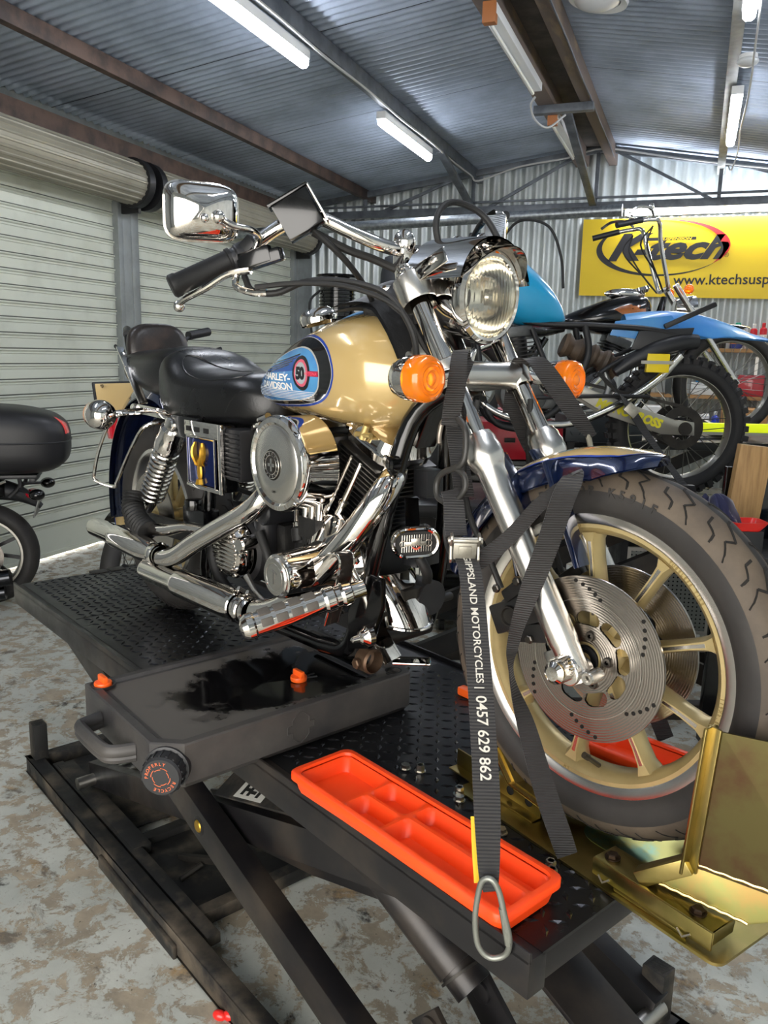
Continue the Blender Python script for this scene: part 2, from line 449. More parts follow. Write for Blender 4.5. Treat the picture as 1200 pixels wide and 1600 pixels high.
# second collar with strut from the ridge, and the strut down from the tube purlin
t = G(); t.bb(-1.28, -.82, 5.35, 5.42, 3.44, 3.50)
t.beam((-1.03, 5.40, 3.46), (-1.02, 7.27, 3.08), .035, .07, (1, 0, 0)); t.beam((-2.27, 6.1, 3.40), (-2.27, 7.28, 3.09), .035, .07, (1, 0, 0))
struct('trim_11', t, gsteel, 'collar and sloping struts below the ridge', bevel=.002)
# galvanised pipe rail across
galv = M('mottled galvanised pipe', '#a4aaae', .38, .9, vary=(30, '#868c90', .4, .6))
struct('trim_12', G().cyl((LW, 5.4, 2.62), (-.72, 5.4, 2.70), .042).cyl((-.72, 5.4, 2.70), (-.55, 5.4, 2.702), .047), galv, 'galvanised pipe rail spanning the shop')

# ================================================================== LAMPS
diff_on = M('lit white tube diffuser', '#ffffff', .4, 0, emit=('#f2f6ff', TUBE))
body_w = M('white fixture body', '#e6e7e6', .35)
def fixture(x, y0, y1, z, label, lit=True, wid=.075):
    t = thing('fluorescent_light', label, 'light', (x, (y0+y1)/2, z), WF, 'ceiling tube lights')
    ym = (y0+y1)/2
    part('housing', G().bb(x-wid/2, x+wid/2, y0, y1, z, z+.055), body_w, t, bevel=.004)
    if lit:
        part('diffuser', G().prism([(x-wid*.45, z), (x-wid*.40, z-.035), (x-wid*.2, z-.05), (x+wid*.2, z-.05), (x+wid*.40, z-.035), (x+wid*.45, z)], 'xz', y0+.01, y1-.01), diff_on, t)
    else:
        part('tube', G().cyl((x-.018, y0+.05, z-.022), (x-.018, y1-.05, z-.022), .013), M('unlit white tube', '#dfe2df', .25), t)
        part('end_holder', G().bb(x-.04, x+.035, y0-.02, y0+.035, z-.05, z+.06), M('orange brown holder', '#a86a3c', .5), t, bevel=.004)
    return t
fixture(-2.33, 2.25, 3.45, 3.33, 'long bright tube light at the top left of the roof')
fixture(-2.33, 4.75, 5.95, 3.33, 'bright tube light hanging nearer the back wall above the cruiser headlight')
fixture(-1.14, 3.35, 4.75, 3.42, 'unlit bare tube light fixed along the near part of the ridge timber', False)
fixture(-1.14, 5.45, 6.75, 3.42, 'unlit tube fitting behind the ridge collar and strut', False)
fixture(.19, 4.75, 5.95, 3.29, 'bright tube light on the pale beam below the round sensor')
fixture(.19, 2.25, 3.38, 3.29, 'bright tube light cut by the top right edge of the picture')
fixture(-2.33, -.6, .6, 3.33, 'lit tube light of the left row nearest the open doorway'); fixture(.19, -.6, .6, 3.29, 'lit tube light of the right row nearest the open doorway')  # both tubes are out of view, added to light the shop
fixture(1.35, 3.0, 4.2, 3.12, 'lit tube light at the far right roof')
# long tube on the back wall above the banner
t = thing('fluorescent_light', 'long bright horizontal tube light on the back wall above the yellow banner', 'light', (.5, 7.45, 3.0), WF, 'ceiling tube lights')
part('housing', G().bb(-.72, 1.65, 7.45, 7.53, 2.99, 3.06), body_w, t, bevel=.004)
part('diffuser', G().bb(-.70, 1.63, 7.38, 7.45, 2.985, 3.05), diff_on, t, bevel=.015)

def cable(pts, r, m, label, name='cable', sm=5, frame=WF):
    g = G().tube(pts, r, 7, sm=sm); return solo(name, g, m, label, 'cable', pts[0], frame)
wcab = M('grey white cable', '#b9bab8', .5)
rp = [(-2.25, y, roofz(-2.25)-.115-.012*(k % 2)) for k, y in enumerate([1.5, 2.2, 2.9, 3.6, 4.3, 5.0, 5.7, 6.4, 7.1])]
cable(rp+[(-2.2, 7.24, 3.36), (-1.8, 7.26, 3.475), (-1.3, 7.26, 3.535), (-.95, 7.26, 3.60), (-.4, 7.26, 3.50), (.15, 7.26, 3.40), (.9, 7.26, 3.28), (1.8, 7.26, 3.12)], .009, wcab, 'grey cable clipped along the left tube purlin and gable truss')
cable([(-.83, y, 3.49+.008*(k % 2)) for k, y in enumerate([2.0, 2.9, 3.5, 4.1, 4.7, 5.3, 5.9, 6.5, 7.1])], .006, M('dark cable', '#4a4f58', .5), 'thin dark cable stapled along the right ridge timber')
cable([(.235, 3.2, 3.30), (.245, 3.9, 3.22), (.25, 4.1, 3.22), (.25, 4.6, 3.19), (.24, 5.2, 3.18), (.25, 6.0, 3.2), (.22, 6.3, 3.14), (.2, 6.9, 3.3)], .006, wcab, 'white cable looping beside the right hand tubes')
cable([(-1.16, 4.8, 3.40), (-1.2, 4.86, 3.36), (-1.19, 5.0, 3.30), (-1.12, 5.15, 3.28), (-1.02, 5.3, 3.40)], .008, wcab, 'short grey cable hanging at the end of the unlit ridge tube')
t = thing('motion_sensor', 'round white sensor on the pale beam near the top right corner', 'sensor', (.22, 4.05, 3.27))
part('base', G().lathe((.22, 4.05, 3.30), (0, 0, -1), [(0, 0), (.05, 0), (.052, .02), (.04, .03)], 24), body_w, t); part('lens', G().ell((.22, 4.05, 3.265), (.06, .06, .028)), M('frosted sensor lens', '#cfd2d2', .3), t)
t = thing('roof_vent', 'round white vent fitting at the top edge of the roof', 'vent', (-.62, 3.80, 3.60))
part('rim', G().lathe((-.62, 3.80, roofz(-.62)-.02), (.17, 0, 1), [(.13, 0), (.17, -.01), (.175, .012), (.13, .012)], 32, closed=True), body_w, t)
part('bowl', G().ell((-.62, 3.80, roofz(-.62)-.015), (.135, .135, .05)), M('white bowl', '#d7d9da', .3), t)

# ================================================================== BANNER
yb = 7.50
t = thing('banner', 'yellow suspension maker banner with black and red logo on the back wall', 'banner', (-.2, yb, 2.2))
ycol = M('yellow vinyl', '#f3cf1d', .45, bump=(3, .2, .01))
def bannerpt(u, v):
    x = -1.13+2.4*u; zt = 2.975-.03*u; zb = 2.215-.055*u
    return V((x, yb-.012-.006*sin(7*u+2*v), zb+(zt-zb)*v))
g = G().grid(bannerpt, 24, 8); gb = G().grid(lambda u, v: bannerpt(u, v)+V((0, .004, 0)), 24, 8); part('sheet', g.join(gb), ycol, t)
ink = M('banner black ink', '#26262a', .5); red = M('banner red ink', '#cf2a2c', .5)
def on_banner(g, m, nm, lab=None, dy=.022): g.v = [V((p.x, yb-dy, p.y)) for p in g.v]; return part(nm, g, m, t, label=lab)
def crescent(cx, cz, rx, rz, a0, a1, wmax, peak, n=40):
    g = G(); vs = []
    for i in range(n+1):
        s = i/n; a = radians(a0+(a1-a0)*s); k = (s/peak if s < peak else (1-s)/(1-peak)); k = max(k, 0)**.8
        for q in (0, 1):
            f = 1-q*wmax*k; vs.append(V((cx+rx*cos(a)*f+ (0), cz+rz*sin(a)*f, 0)))
    return g.add(vs, [(2*i, 2*i+2, 2*i+3, 2*i+1) for i in range(n)])
on_banner(crescent(-.36, 2.665, .62, .265, 130, 330, .13, .38), ink, 'logo_swoosh')
on_banner(crescent(-.36, 2.685, .66, .265, 100, -40, .13, .62), red, 'logo_swoosh', 'red arc of the logo')
L_ = text_geo('K', .40, .020, .45); wk = width(L_); L_.xf(trans((-.86, 2.57, 0)) @ Matrix.Diagonal((1.05, .86, 1, 1))); on_banner(L_, ink, 'lettering')
L_ = text_geo('-tech', .34, .014, .45, 1.0); s_ = .90/width(L_); L_.xf(trans((-.63, 2.57, 0)) @ Matrix.Diagonal((s_, .90, 1, 1))); on_banner(L_, ink, 'lettering')
L_ = G().bb(-.48, -.02, 2.745, 2.775, 0, .001); L_.xf(Matrix.Identity(4)); on_banner(L_, ink, 'logo_bar', dy=.0225)
L_ = text_geo('SUSPENSION', .035, .001, .3); s_ = .30/width(L_); L_.xf(trans((-.36, 2.748, 0)) @ Matrix.Diagonal((s_, .9, 1, 1))); on_banner(L_, ycol, 'lettering', 'yellow word inside the logo bar', dy=.026)
L_ = text_geo('\u00ae', .06, 0); L_.xf(trans((.25, 2.575, 0))); on_banner(L_, ink, 'registered_mark')
L_ = text_geo('www.ktechsuspension.com', .165, .002); s_ = 1.52/width(L_); L_.xf(trans((-.20, 2.315, 0)) @ Matrix.Diagonal((s_, .85, 1, 1)));
L_.v = [p for p in L_.v]; on_banner(L_, ink, 'lettering')

# ================================================================== LIFT (frame BK, z from the floor)
deck_m = M('black deck paint', '#17181a', .26, .35, rvary=(4, .42), vary=(6, '#191a1c', .45, .7), bump=(90, .05))
arm_m = M('satin black lift steel', '#1a191b', .28, .2, rvary=(9, .42), vary=(4, '#3a332d', .45, .68))
dust_m = M('dusty black base steel', '#1b1b1b', .5, .1, vary=(7, '#5a5145', .46, .68), rvary=(9, .7))
XB, XF, YA, DZ = -2.244, .148, .365, .70
lift = thing('motorcycle_lift', 'black scissor motorcycle lift with chequer plate deck under the tan cruiser', 'motorcycle lift', (-1.05, 0, 0), BK)
def plate_geo(x0, x1, y0, y1, z, pitch=.030, L=.024, W=.0045, H=.0017, skip=None):
    g = G(); nx = int((x1-x0)/pitch); ny = int((y1-y0)/pitch)
    for i in range(nx):
        for j in range(ny):
            x = x0+(i+.5)*pitch; y = y0+(j+.5)*pitch
            if skip and skip(x, y): continue
            a = pi/4 if (i+j) % 2 else -pi/4; a += 0
            c, s_ = cos(a), sin(a); vs = []
            for (u, v, h) in ((-L/2, 0, 0), (0, W, 0), (L/2, 0, 0), (0, -W, 0), (-L*.25, 0, H), (L*.25, 0, H)):
                vs.append(V((x+u*c-v*s_, y+u*s_+v*c, z+h)))
            g.add(vs, [(0, 3, 4), (0, 4, 1), (3, 2, 5), (3, 5, 4), (2, 1, 5), (1, 4, 5)])
    return g
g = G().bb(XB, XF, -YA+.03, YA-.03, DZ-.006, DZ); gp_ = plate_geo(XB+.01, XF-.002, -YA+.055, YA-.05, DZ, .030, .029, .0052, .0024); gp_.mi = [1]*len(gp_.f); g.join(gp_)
part('deck_plate', g, [deck_m, M('bar top highlight', '#2c2c2f', .22, .7)], lift, ang=20)  # lighter metal on the raised bars paints in their highlights
for s in (-1, 1):
    g = G().bb(XB, XF, s*YA-s*.04, s*YA, DZ-.065, DZ-.001); g.bb(XB, XF, s*YA-s*.006, s*YA, DZ-.01, DZ+.012)
    part('deck_rail', g, arm_m, lift, bevel=.002)
g = G().bb(XF-.045, XF-.003, -YA+.04, YA-.04, DZ-.055, DZ-.007); part('front_cross_tube', g, arm_m, lift, bevel=.002)
g = G()
for x in (-2.22, -1.55, -.9): g.bb(x-.02, x+.02, -YA+.04, YA-.04, DZ-.05, DZ-.007)
parts('cross_member', g, arm_m, lift)
g = G().bb(-1.735, -1.73, -YA+.04, YA-.05, DZ+.0002, DZ+.0008); part('deck_seam', g, M('deck seam', '#050505', .8), lift)
g = G()
for (x, y) in ((-2.245, -.05), (-2.245, .02)): g.bb(x-.02, x+.03, y-.03, y+.03, DZ-.01, DZ+.004)
parts('ramp_hinge', g, darkm, lift, bevel=.002)
# arms
def arm(a, b, y, w, h, name='scissor_arm'):
    g = G(); a = V((a[0], y, a[1])); b = V((b[0], y, b[1])); g.beam(a, b, w, h); return part(name, g, arm_m, lift, bevel=.003)
PV = (-.905, .385)
for s in (-1, 1):
    arm((-1.83, .10), (-.02, .645), s*.255, .035, .085); arm((-1.80, .655), (.0, .115), s*.312, .055, .085)
g = G()
for s in (-1, 1): g.lathe((PV[0], s*.31, PV[1]), (0, s, 0), [(0, .034), (.014, .034), (.017, .03), (.017, .02)], 24)
parts('pivot_pin', g, M('brass bush', '#c8a03a', .3, .9), lift)
g = G()
for s in (-1, 1): g.lathe((PV[0], s*.31, PV[1]), (0, s, 0), [(.017, .032), (.026, .030), (.028, .0)], 24)
parts('pivot_boss', g, arm_m, lift)
# wedge gusset plates on the inner arms with the model sticker
g = G().prism([(-1.02, .40), (-.60, .575), (-.03, .63), (-.10, .54), (-.55, .40), (-.86, .33)], 'xz', -.245, -.235)
part('gusset_plate', g, arm_m, lift, bevel=.002)
g = G()
g.bb(-.72, -.40, -.352, -.24, DZ-.07, DZ-.062); part('shelf_plate', g, dust_m, lift)
# cross shafts
g = G()
g.cyl((-.06, -.31, .625), (-.06, .31, .625), .018).cyl((-1.76, -.31, .64), (-1.76, .31, .64), .018).cyl((PV[0], -.3, PV[1]), (PV[0], .3, PV[1]), .015).cyl((-1.79, -.33, .10), (-1.79, .33, .10), .02).cyl((0, -.33, .115), (0, .33, .115), .02)
parts('cross_shaft', g, steel, lift)
# hydraulic cylinder and its front bracket
g = G().cyl((-1.1, .0, .18), (-.30, -.10, .40), .03); g.cyl((-.44, -.245, .60), (-.14, -.20, .415), .045).cyl((-.14, -.20, .415), (-.10, -.195, .39), .04)
part('hydraulic_cylinder', g, arm_m, lift)
g = G().cyl((-.13, -.2, .41), (-.126, -.2, .407), .046)
part('cylinder_ring', g, darkm, lift)
g = G()
for y in (-.285, -.15): g.beam((-.14, y, .36), (.02, y, .22), .012, .09); g.lathe((-.115, y, .35), (0, -1, 0), [(0, .012), (.022, .012), (.022, -.01)], 16)
g.beam((-.05, -.22, .30), (.10, -.22, .17), .14, .012); part('cylinder_bracket', g, arm_m, lift, bevel=.002)
g = G().lathe((-.115, -.285, .35), (0, -1, 0), [(0, .018), (.009, .018), (.009, .008)], 16); part('bracket_pin', g, M('brass bush', '#c8a03a'), lift)
# diagonal front brace box, big broad plate and left base rail
g = G().beam((-.30, -.02, .50), (.16, -.02, .30), .13, .012); part('brace_plate', g, arm_m, lift, bevel=.002)
# base frame
BX0, BX1, BY = -2.16, .02, .385
g = G()
for s in (-1, 1):
    g.bb(BX0, BX1+.05, s*BY-s*.05, s*BY, .008, .068); g.bb(BX0+.1, -.9, s*(BY-.10), s*(BY-.06), .03, .06)
    g.bb(-1.45, -.95, s*(BY+.012), s*BY, .0, .04)
g.bb(BX0, BX0+.04, -BY, BY, .008, .068); g.bb(BX1, BX1+.05, -BY, BY, .008, .068)
part('base_frame', g, dust_m, lift, bevel=.004)
g = G().bb(BX0+.05, BX0+.62, -.33, -.05, .02, .026).bb(-1.42, -1.02, -.33, .30, .02, .026)
for x in (-1.44, -1.02): g.bb(x-.02, x+.02, -.335, .335, .01, .05)
part('base_plate', g, dust_m, lift, bevel=.001)
g = G().bb(BX0+.12, BX0+.78, -.315, -.255, .028, .062); part('roller_track', g, dust_m, lift, bevel=.004)
g = G()
g.beam((-1.30, -.20, .03), (-1.16, -.15, .07), .015, .02).cyl((-1.2, -.25, .03), (-1.2, -.18, .05), .008); parts('lock_latch', g, darkm, lift)
def post(x, y):
    g = G().bb(x-.028, x+.028, y-.024, y+.024, .03, .20)
    o = part('stop_post', g, dust_m, lift, bevel=.003)
    k = G()
    for i in range(-2, 3):
        k.beam((x-.02, y+.008*i-.004, .2), (x+.02, y+.008*i+.004, .2), .002, .002)
        k.beam((x+.010*i-.004, y-.02, .2), (x+.010*i+.004, y+.02, .2), .002, .002)
    part('knurled_pad', k, dust_m, o)
post(-2.13, -.345); post(-2.13, .345); post(-.02, .345); post(.0, -.345)
g = G().beam((-.55, .30, .30), (.13, .30, .235), .05, .08); 
# sticker on the side shelf
g = G().bb(-.86, -.66, -.2475, -.2470, .445, .485)
SLP = trans((-.785, -.268, .492)) @ rot('Y', radians(-17.5)) @ rot('X', radians(28))
g = G().bb(-.16, .42, -.012, .10, -.008, -.001).xf(SLP); part('sloping_web_plate', g, dust_m, lift)
st = G().bb(-.065, .065, -.006, .052, 0, .0008).xf(SLP); sp = part('model_sticker', st, M('sticker white', '#b9b8b2', .5), lift)
tg = text_geo('H-1', .042, .003); s_ = .085/width(tg); tg.xf(SLP @ trans((-.045, .006, .0012)) @ Matrix.Diagonal((s_, 1, 1, 1)))
part('sticker_lettering', tg, M('sticker ink', '#111111', .6), sp)


# deck bolts in pairs
hexm = M('zinc bolt heads', '#c9c6bd', .28, 1)
def deck_bolt(x, y, h, label):
    t = thing('deck_bolt', label, 'bolt', (x, y, DZ), BK, 'hex bolts standing in the deck')
    part('washer', G().cyl((x, y, DZ+.001), (x, y, DZ+.003), .012, seg=16), hexm, t)
    part('shank', G().cyl((x, y, DZ), (x, y, DZ+h), .0055, seg=10), hexm, t)
    g = G().tube([(x, y, DZ+.003), (x, y, DZ+.011)], .0095, 6)
    if h > .012: g.tube([(x, y, DZ+h-.006), (x, y, DZ+h)], [.0095, .0085], 6)
    part('hex_nut', g, hexm, t)
deck_bolt(-.372, -.135, .008, 'flat hex bolt head beside the far back corner of the orange tray')
deck_bolt(-.345, -.118, .016, 'hex bolt standing right of the flat bolt behind the orange tray')
deck_bolt(-.215, -.135, .010, 'low hex bolt left of the lettered strap near the gold plate corner')
deck_bolt(-.230, -.120, .018, 'hex bolt at the rear corner of the gold plate left of the lettered strap')
deck_bolt(-.09, -.155, .010, 'small bolt peeping out right of the lettered strap behind the orange tray')
deck_bolt(.035, -.172, .020, 'taller stacked hex bolt by the front corner of the orange tray, farther one')
deck_bolt(.050, -.188, .020, 'stacked hex bolt touching the front corner of the orange tray')

# ================================================================== DRAIN PAN
pan_m = M('grey black moulded plastic', '#302f30', .38, 0, vary=(5, '#4e4a46', .40, .75), rvary=(6, .6), bump=(70, .1))
def pan_floor():
    m = bpy.data.materials.new('oily pan floor'); m.use_nodes = True; nt = m.node_tree; b = nt.nodes['Principled BSDF']; N = nt.nodes; L = nt.links
    tc = N.new('ShaderNodeTexCoord'); mp = N.new('ShaderNodeMapping'); mp.inputs['Scale'].default_value = (6.2, 3.5, 0); mp.inputs['Location'].default_value = (-.1, -.25, 0)
    L.new(tc.outputs['Object'], mp.inputs['Vector']); ln = N.new('ShaderNodeVectorMath'); ln.operation = 'LENGTH'; L.new(mp.outputs[0], ln.inputs[0])
    n = N.new('ShaderNodeTexNoise'); n.inputs['Scale'].default_value = 11; n.inputs['Detail'].default_value = 7; n.inputs['Roughness'].default_value = .6; L.new(tc.outputs['Object'], n.inputs['Vector'])
    ma = N.new('ShaderNodeMath'); ma.operation = 'MULTIPLY_ADD'; ma.inputs[1].default_value = 1.5; L.new(n.outputs['Fac'], ma.inputs[0]); L.new(ln.outputs['Value'], ma.inputs[2])
    r = N.new('ShaderNodeValToRGB'); r.color_ramp.elements[0].position = .0; r.color_ramp.elements[1].position = 1; r.color_ramp.elements[0].color = lin('#0b0a0b'); r.color_ramp.elements[1].color = lin('#56524d')
    mr = N.new('ShaderNodeMapRange'); mr.inputs[1].default_value = 1.60; mr.inputs[2].default_value = 1.82; L.new(ma.outputs[0], mr.inputs[0]); L.new(mr.outputs[0], r.inputs['Fac']); L.new(r.outputs['Color'], b.inputs['Base Color'])
    m2 = N.new('ShaderNodeMapRange'); m2.inputs[3].default_value = .10; m2.inputs[4].default_value = .5; L.new(mr.outputs[0], m2.inputs[0]); L.new(m2.outputs[0], b.inputs['Roughness']); return m
pan_fl = pan_floor()
wet = M('oily wet plastic', '#0a0a0b', .12, 0, rvary=(4, .3), vary=(6, '#16140f', .5, .7))
PX0, PX1, PY0, PY1, PZ0, PZ1 = -.985, -.575, -.585, .072, DZ+.0022, DZ+.10
pan = thing('drain_pan', 'large black oil drain pan with side handle lying across the lift deck', 'drain pan', ((PX0+PX1)/2, (PY0+PY1)/2, DZ), BK)
c = .05
out = [(PX0, PY0+.01), (PX1-c, PY0), (PX1, PY0+c), (PX1, PY1-.012), (PX1-.012, PY1), (PX0+.012, PY1), (PX0, PY1-.012)]
g = G(); 
def inset(poly, d):
    n = len(poly); cx = sum(p[0] for p in poly)/n; cy = sum(p[1] for p in poly)/n; o = []
    for i in range(n):
        p0, p1, p2 = V(poly[i-1]), V(poly[i]), V(poly[(i+1) % n])
        e1 = (p1-p0).normalized(); e2 = (p2-p1).normalized(); n1 = V((-e1.y, e1.x)); n2 = V((-e2.y, e2.x))
        b = (n1+n2); b = b/ max(.3, b.dot(n1)); o.append((p1.x+b.x*d, p1.y+b.y*d))
    return o
out = out[:]  # counter clockwise from below
def ring2(poly, z): return [V((p[0], p[1], z)) for p in poly]
sg = 1
test = inset(out, .01)
if abs(test[0][0]) > abs(out[0][0]): sg = -1
rings = [ring2(inset(out, sg*.012), PZ0), ring2(out, PZ0+.014), ring2(out, PZ1-.003), ring2(inset(out, sg*.003), PZ1), ring2(inset(out, sg*.020), PZ1), ring2(inset(out, sg*.026), PZ1-.006), ring2(inset(out, sg*.034), PZ1-.007)]
g.loft(rings[:], cap=False); n7 = len(out)
g.add(rings[0], [tuple(range(n7))])
ins = inset(out, sg*.034); mx = (PX0+PX1)/2; my = -.22
part('pan_body', g, pan_m, pan, ang=28); g = G()
g.loft([ring2(ins, PZ1-.007), ring2([(mx+(p[0]-mx)*.35, my+(p[1]-my)*.5) for p in ins], PZ1-.018), ring2([(mx+(p[0]-mx)*.02, my+(p[1]-my)*.02) for p in ins], PZ1-.022)], cap=False)
part('pan_hollow', g, pan_fl, pan, ang=50)
# wet oil film in the hollow
def oilpt(u, v):
    a = 2*pi*u; r = v*(1+.13*sin(3*a+1)+.10*sin(5*a)+.06*sin(9*a+2)+.035*sin(17*a)); x = mx+.02+.130*r*cos(a); y = -.16+.20*r*sin(a)
    return V((x, y, PZ1-.0215+.0115*min(1, v*1.0)**1.0))

# handle on the near end
hp = [(PX0+.10, PY0+.005, PZ0+.052), (PX0+.105, PY0-.036, PZ0+.05), (PX0+.125, PY0-.046, PZ0+.05), (PX0+.235, PY0-.046, PZ0+.05), (PX0+.265, PY0-.034, PZ0+.05), (PX0+.285, PY0+.005, PZ0+.052)]
g = G().tube(hp, .0125, 12, sm=3, sy=1.2); g.tube([V(p)+V((0, 0, -.014)) for p in hp], .0115, 10, sm=3)
part('handle', g, pan_m, pan)
# drain cap on the chamfered corner
cc = V((PX1-.024, PY0+.024, PZ0+.048)); ax = V((1, -1, 0)).normalized()
g = G().lathe(cc, ax, [(.045, -.01), (.045, .004), (.040, .006), (.040, .034), (.036, .038), (0, .038)], 36)
for k in range(18):
    a = 2*pi*k/18; d = ax.orthogonal().normalized(); e = ax.cross(d); q = d*cos(a)+e*sin(a); g.beam(cc+q*.040+ax*.008, cc+q*.040+ax*.032, .004, .004, q)
cp = part('drain_cap', g, plasticb, pan)
Rm = Matrix((V((1, 1, 0)).normalized(), V((0, 0, 1)), ax)).transposed().to_4x4()
og = M('orange print', '#d2683c', .6)
g = G()
for k, ch in enumerate('PROPERLY'):
    l = text_geo(ch, .0095, .0001, align='CENTER'); a = pi*1.02-k*.27; l.xf(trans(cc+ax*.0386) @ Rm @ rot('Z', a-pi/2) @ trans((0, .0245, 0))); g.join(l)
for k, ch in enumerate('RECYCLE'):
    l = text_geo(ch, .0095, .0001, align='CENTER'); a = -.12*pi-k*.27; l.xf(trans(cc+ax*.0386) @ Rm @ rot('Z', a-pi/2) @ trans((0, .0245, 0))); g.join(l)
for k in range(24):
    a = 2*pi*k/24; b = a+2*pi/24; r1 = .016+.003*((k//3) % 2); 
    p = [trans(cc+ax*.0386) @ Rm @ V((r1*cos(t_), r1*sin(t_), 0)) for t_ in (a, b)]; g.beam(p[0], p[1], .0012, .0005, ax)
part('cap_lettering', g, og, cp)
orange = M('orange plastic', '#f4621f', .35)
def plug(x, y, z, parent=pan):
    g = G().cyl((x, y, z-.004), (x, y, z+.008), .020, seg=20); g.box((x, y, z+.014), (.036, .011, .016)); return part('drain_plug', g, orange, parent, bevel=.003, label='orange drain plug')
plug(PX0+.032, PY0+.040, PZ1-.001); plug(mx+.045, -.155, PZ1-.014)
g = G().lathe((PX0+.032, PY0+.040, PZ1), (0, 0, 1), [(.022, .0), (.028, .002), (.028, -.004)], 24)
for k in range(5): a = -.9+k*.45; g.beam((mx+.045, -.155, PZ1-.013), (mx+.045+.045*cos(a+2), -.155+.045*sin(a+2), PZ1-.011), .003, .003)
parts('plug_collar', g, plasticb, pan)
g = G()
for (x, y) in ((PX1-.035, PY1-.035), (PX1-.20, PY1-.035)): g.lathe((x, y, PZ1+.0005), (0, 0, 1), [(0, -.012), (.018, -.010), (.018, .0), (.021, 0)], 24)
parts('spout_hole', g, M('dark recess', '#040404', .7), pan)
g = G().bb(PX1-.27, PX1-.05, PY1-.105, PY1-.092, PZ1-.008, PZ1-.002); g.bb(PX1-.16, PX1-.052, PY1-.012, PY1-.006, PZ1-.003, PZ1+.001); g.bb(PX1-.38, PX1-.24, PY1-.012, PY1-.006, PZ1-.003, PZ1+.001)
parts('moulded_rib', g, plasticb, pan, bevel=.002)
# embossed shield-like mark on the long face
g = G(); ez = PZ0+.052; ey = -.26
pts = [(-.035, .008), (-.022, .008), (-.022, .020), (-.010, .032), (0, .036), (.010, .032), (.022, .020), (.022, .008), (.035, .008), (.035, -.008), (.022, -.008), (.022, -.020), (.012, -.030), (0, -.036), (-.012, -.030), (-.022, -.020), (-.022, -.008), (-.035, -.008)]
for i in range(len(pts)):
    a, b = pts[i], pts[(i+1) % len(pts)]; g.beam((PX1+.0008, ey+a[0], ez+a[1]), (PX1+.0008, ey+b[0], ez+b[1]), .0022, .0022, (1, 0, 0))
part('embossed_mark', g, pan_m, pan)

# ================================================================== ORANGE PARTS TRAY
tray_m = M('bright orange tray plastic', '#ff4a12', .34, 0, rvary=(6, .45))
def parts_tray(label, X, m=tray_m, Lx=.555, Ly=.155, comps=True):
    t = thing('parts_tray', label, 'tray', (0, 0, 0), X, None)
    def rr(x0, x1, y0, y1, z, r=.02, n=5):
        o = []
        for (cx, cy, a0) in ((x1-r, y1-r, 0), (x0+r, y1-r, pi/2), (x0+r, y0+r, pi), (x1-r, y0+r, 1.5*pi)):
            for k in range(n): a = a0+pi/2*k/(n-1); o.append(V((cx+r*cos(a), cy+r*sin(a), z)))
        return o
    hx, hy = Lx/2, Ly/2; H = .042
    g = G(); g.loft([rr(-hx+.012, hx-.012, -hy+.012, hy-.012, .001), rr(-hx+.006, hx-.006, -hy+.006, hy-.006, H-.014), rr(-hx, hx, -hy, hy, H-.014), rr(-hx, hx, -hy, hy, H-.002), rr(-hx+.002, hx-.002, -hy+.002, hy-.002, H), rr(-hx+.012, hx-.012, -hy+.012, hy-.012, H), rr(-hx+.014, hx-.014, -hy+.014, hy-.014, H-.005)], cap=False)
    bxs = [(-hx+.014, -hx+.150, -hy+.014, hy-.014), (-hx+.155, -hx+.255, -hy+.014, -.004), (-hx+.155, -hx+.255, .002, hy-.014), (-hx+.262, hx-.014, .012, hy-.014), (-hx+.262, hx-.014, -hy+.014, .004)] if comps else [(-hx+.014, hx-.014, -hy+.014, hy-.014)]
    # shallow plate between the wells, each well sunk
    z1 = H-.005
    for (a, b, c_, d) in bxs:
        g.loft([rr(a, b, c_, d, z1-.003, .014), rr(a+.004, b-.004, c_+.004, d-.004, z1-.008, .014), rr(a+.012, b-.012, c_+.012, d-.012, .008, .016)], cap=False); n = len(rr(a, b, c_, d, 0)); g.add(rr(a+.012, b-.012, c_+.012, d-.012, .008, .016), [tuple(range(n))])
        # corner fillers so that the round wells meet
        for (px, py, qx, qy) in ((a, c_, 1, 1), (b, c_, -1, 1), (a, d, 1, -1), (b, d, -1, -1)):
            r = .014; vs = [V((px, py, z1-.003))]
            for k in range(5): an = pi/2*k/4; vs.append(V((px+qx*(r-r*sin(an)), py+qy*(r-r*cos(an)), z1-.003)))
            g.add(vs, [(0, k, k+1) for k in range(1, 5)])
    if comps:
        for (a, b, c_, d) in ((-hx+.150, -hx+.155, -hy+.014, hy-.014), (-hx+.255, -hx+.262, -hy+.014, hy-.014), (-hx+.155, -hx+.255, -.004, .002), (-hx+.262, hx-.014, .004, .012)):
            g.bb(a, b, c_, d, z1-.012, z1-.003)
    part('tray_body', g, m, t, ang=50)
    return t
parts_tray('long orange divided parts tray lying along the near edge of the lift deck', BK @ trans((-.178, -.297, DZ+.0022)) @ rot('Z', radians(.5)))
parts_tray('orange parts tray on the far side of the front wheel', BK @ trans((-.03, .262, DZ+.0022)) @ rot('Z', radians(4)), Lx=.30, Ly=.13, comps=False)
g = G().box((-.545, .235, DZ+.012), (.05, .025, .022)); solo('orange_clamp', g, orange, 'small orange clamp lying at the left edge of the deck behind the lettered strap', 'clamp', (-.545, .235, DZ), BK, bevel=.005)

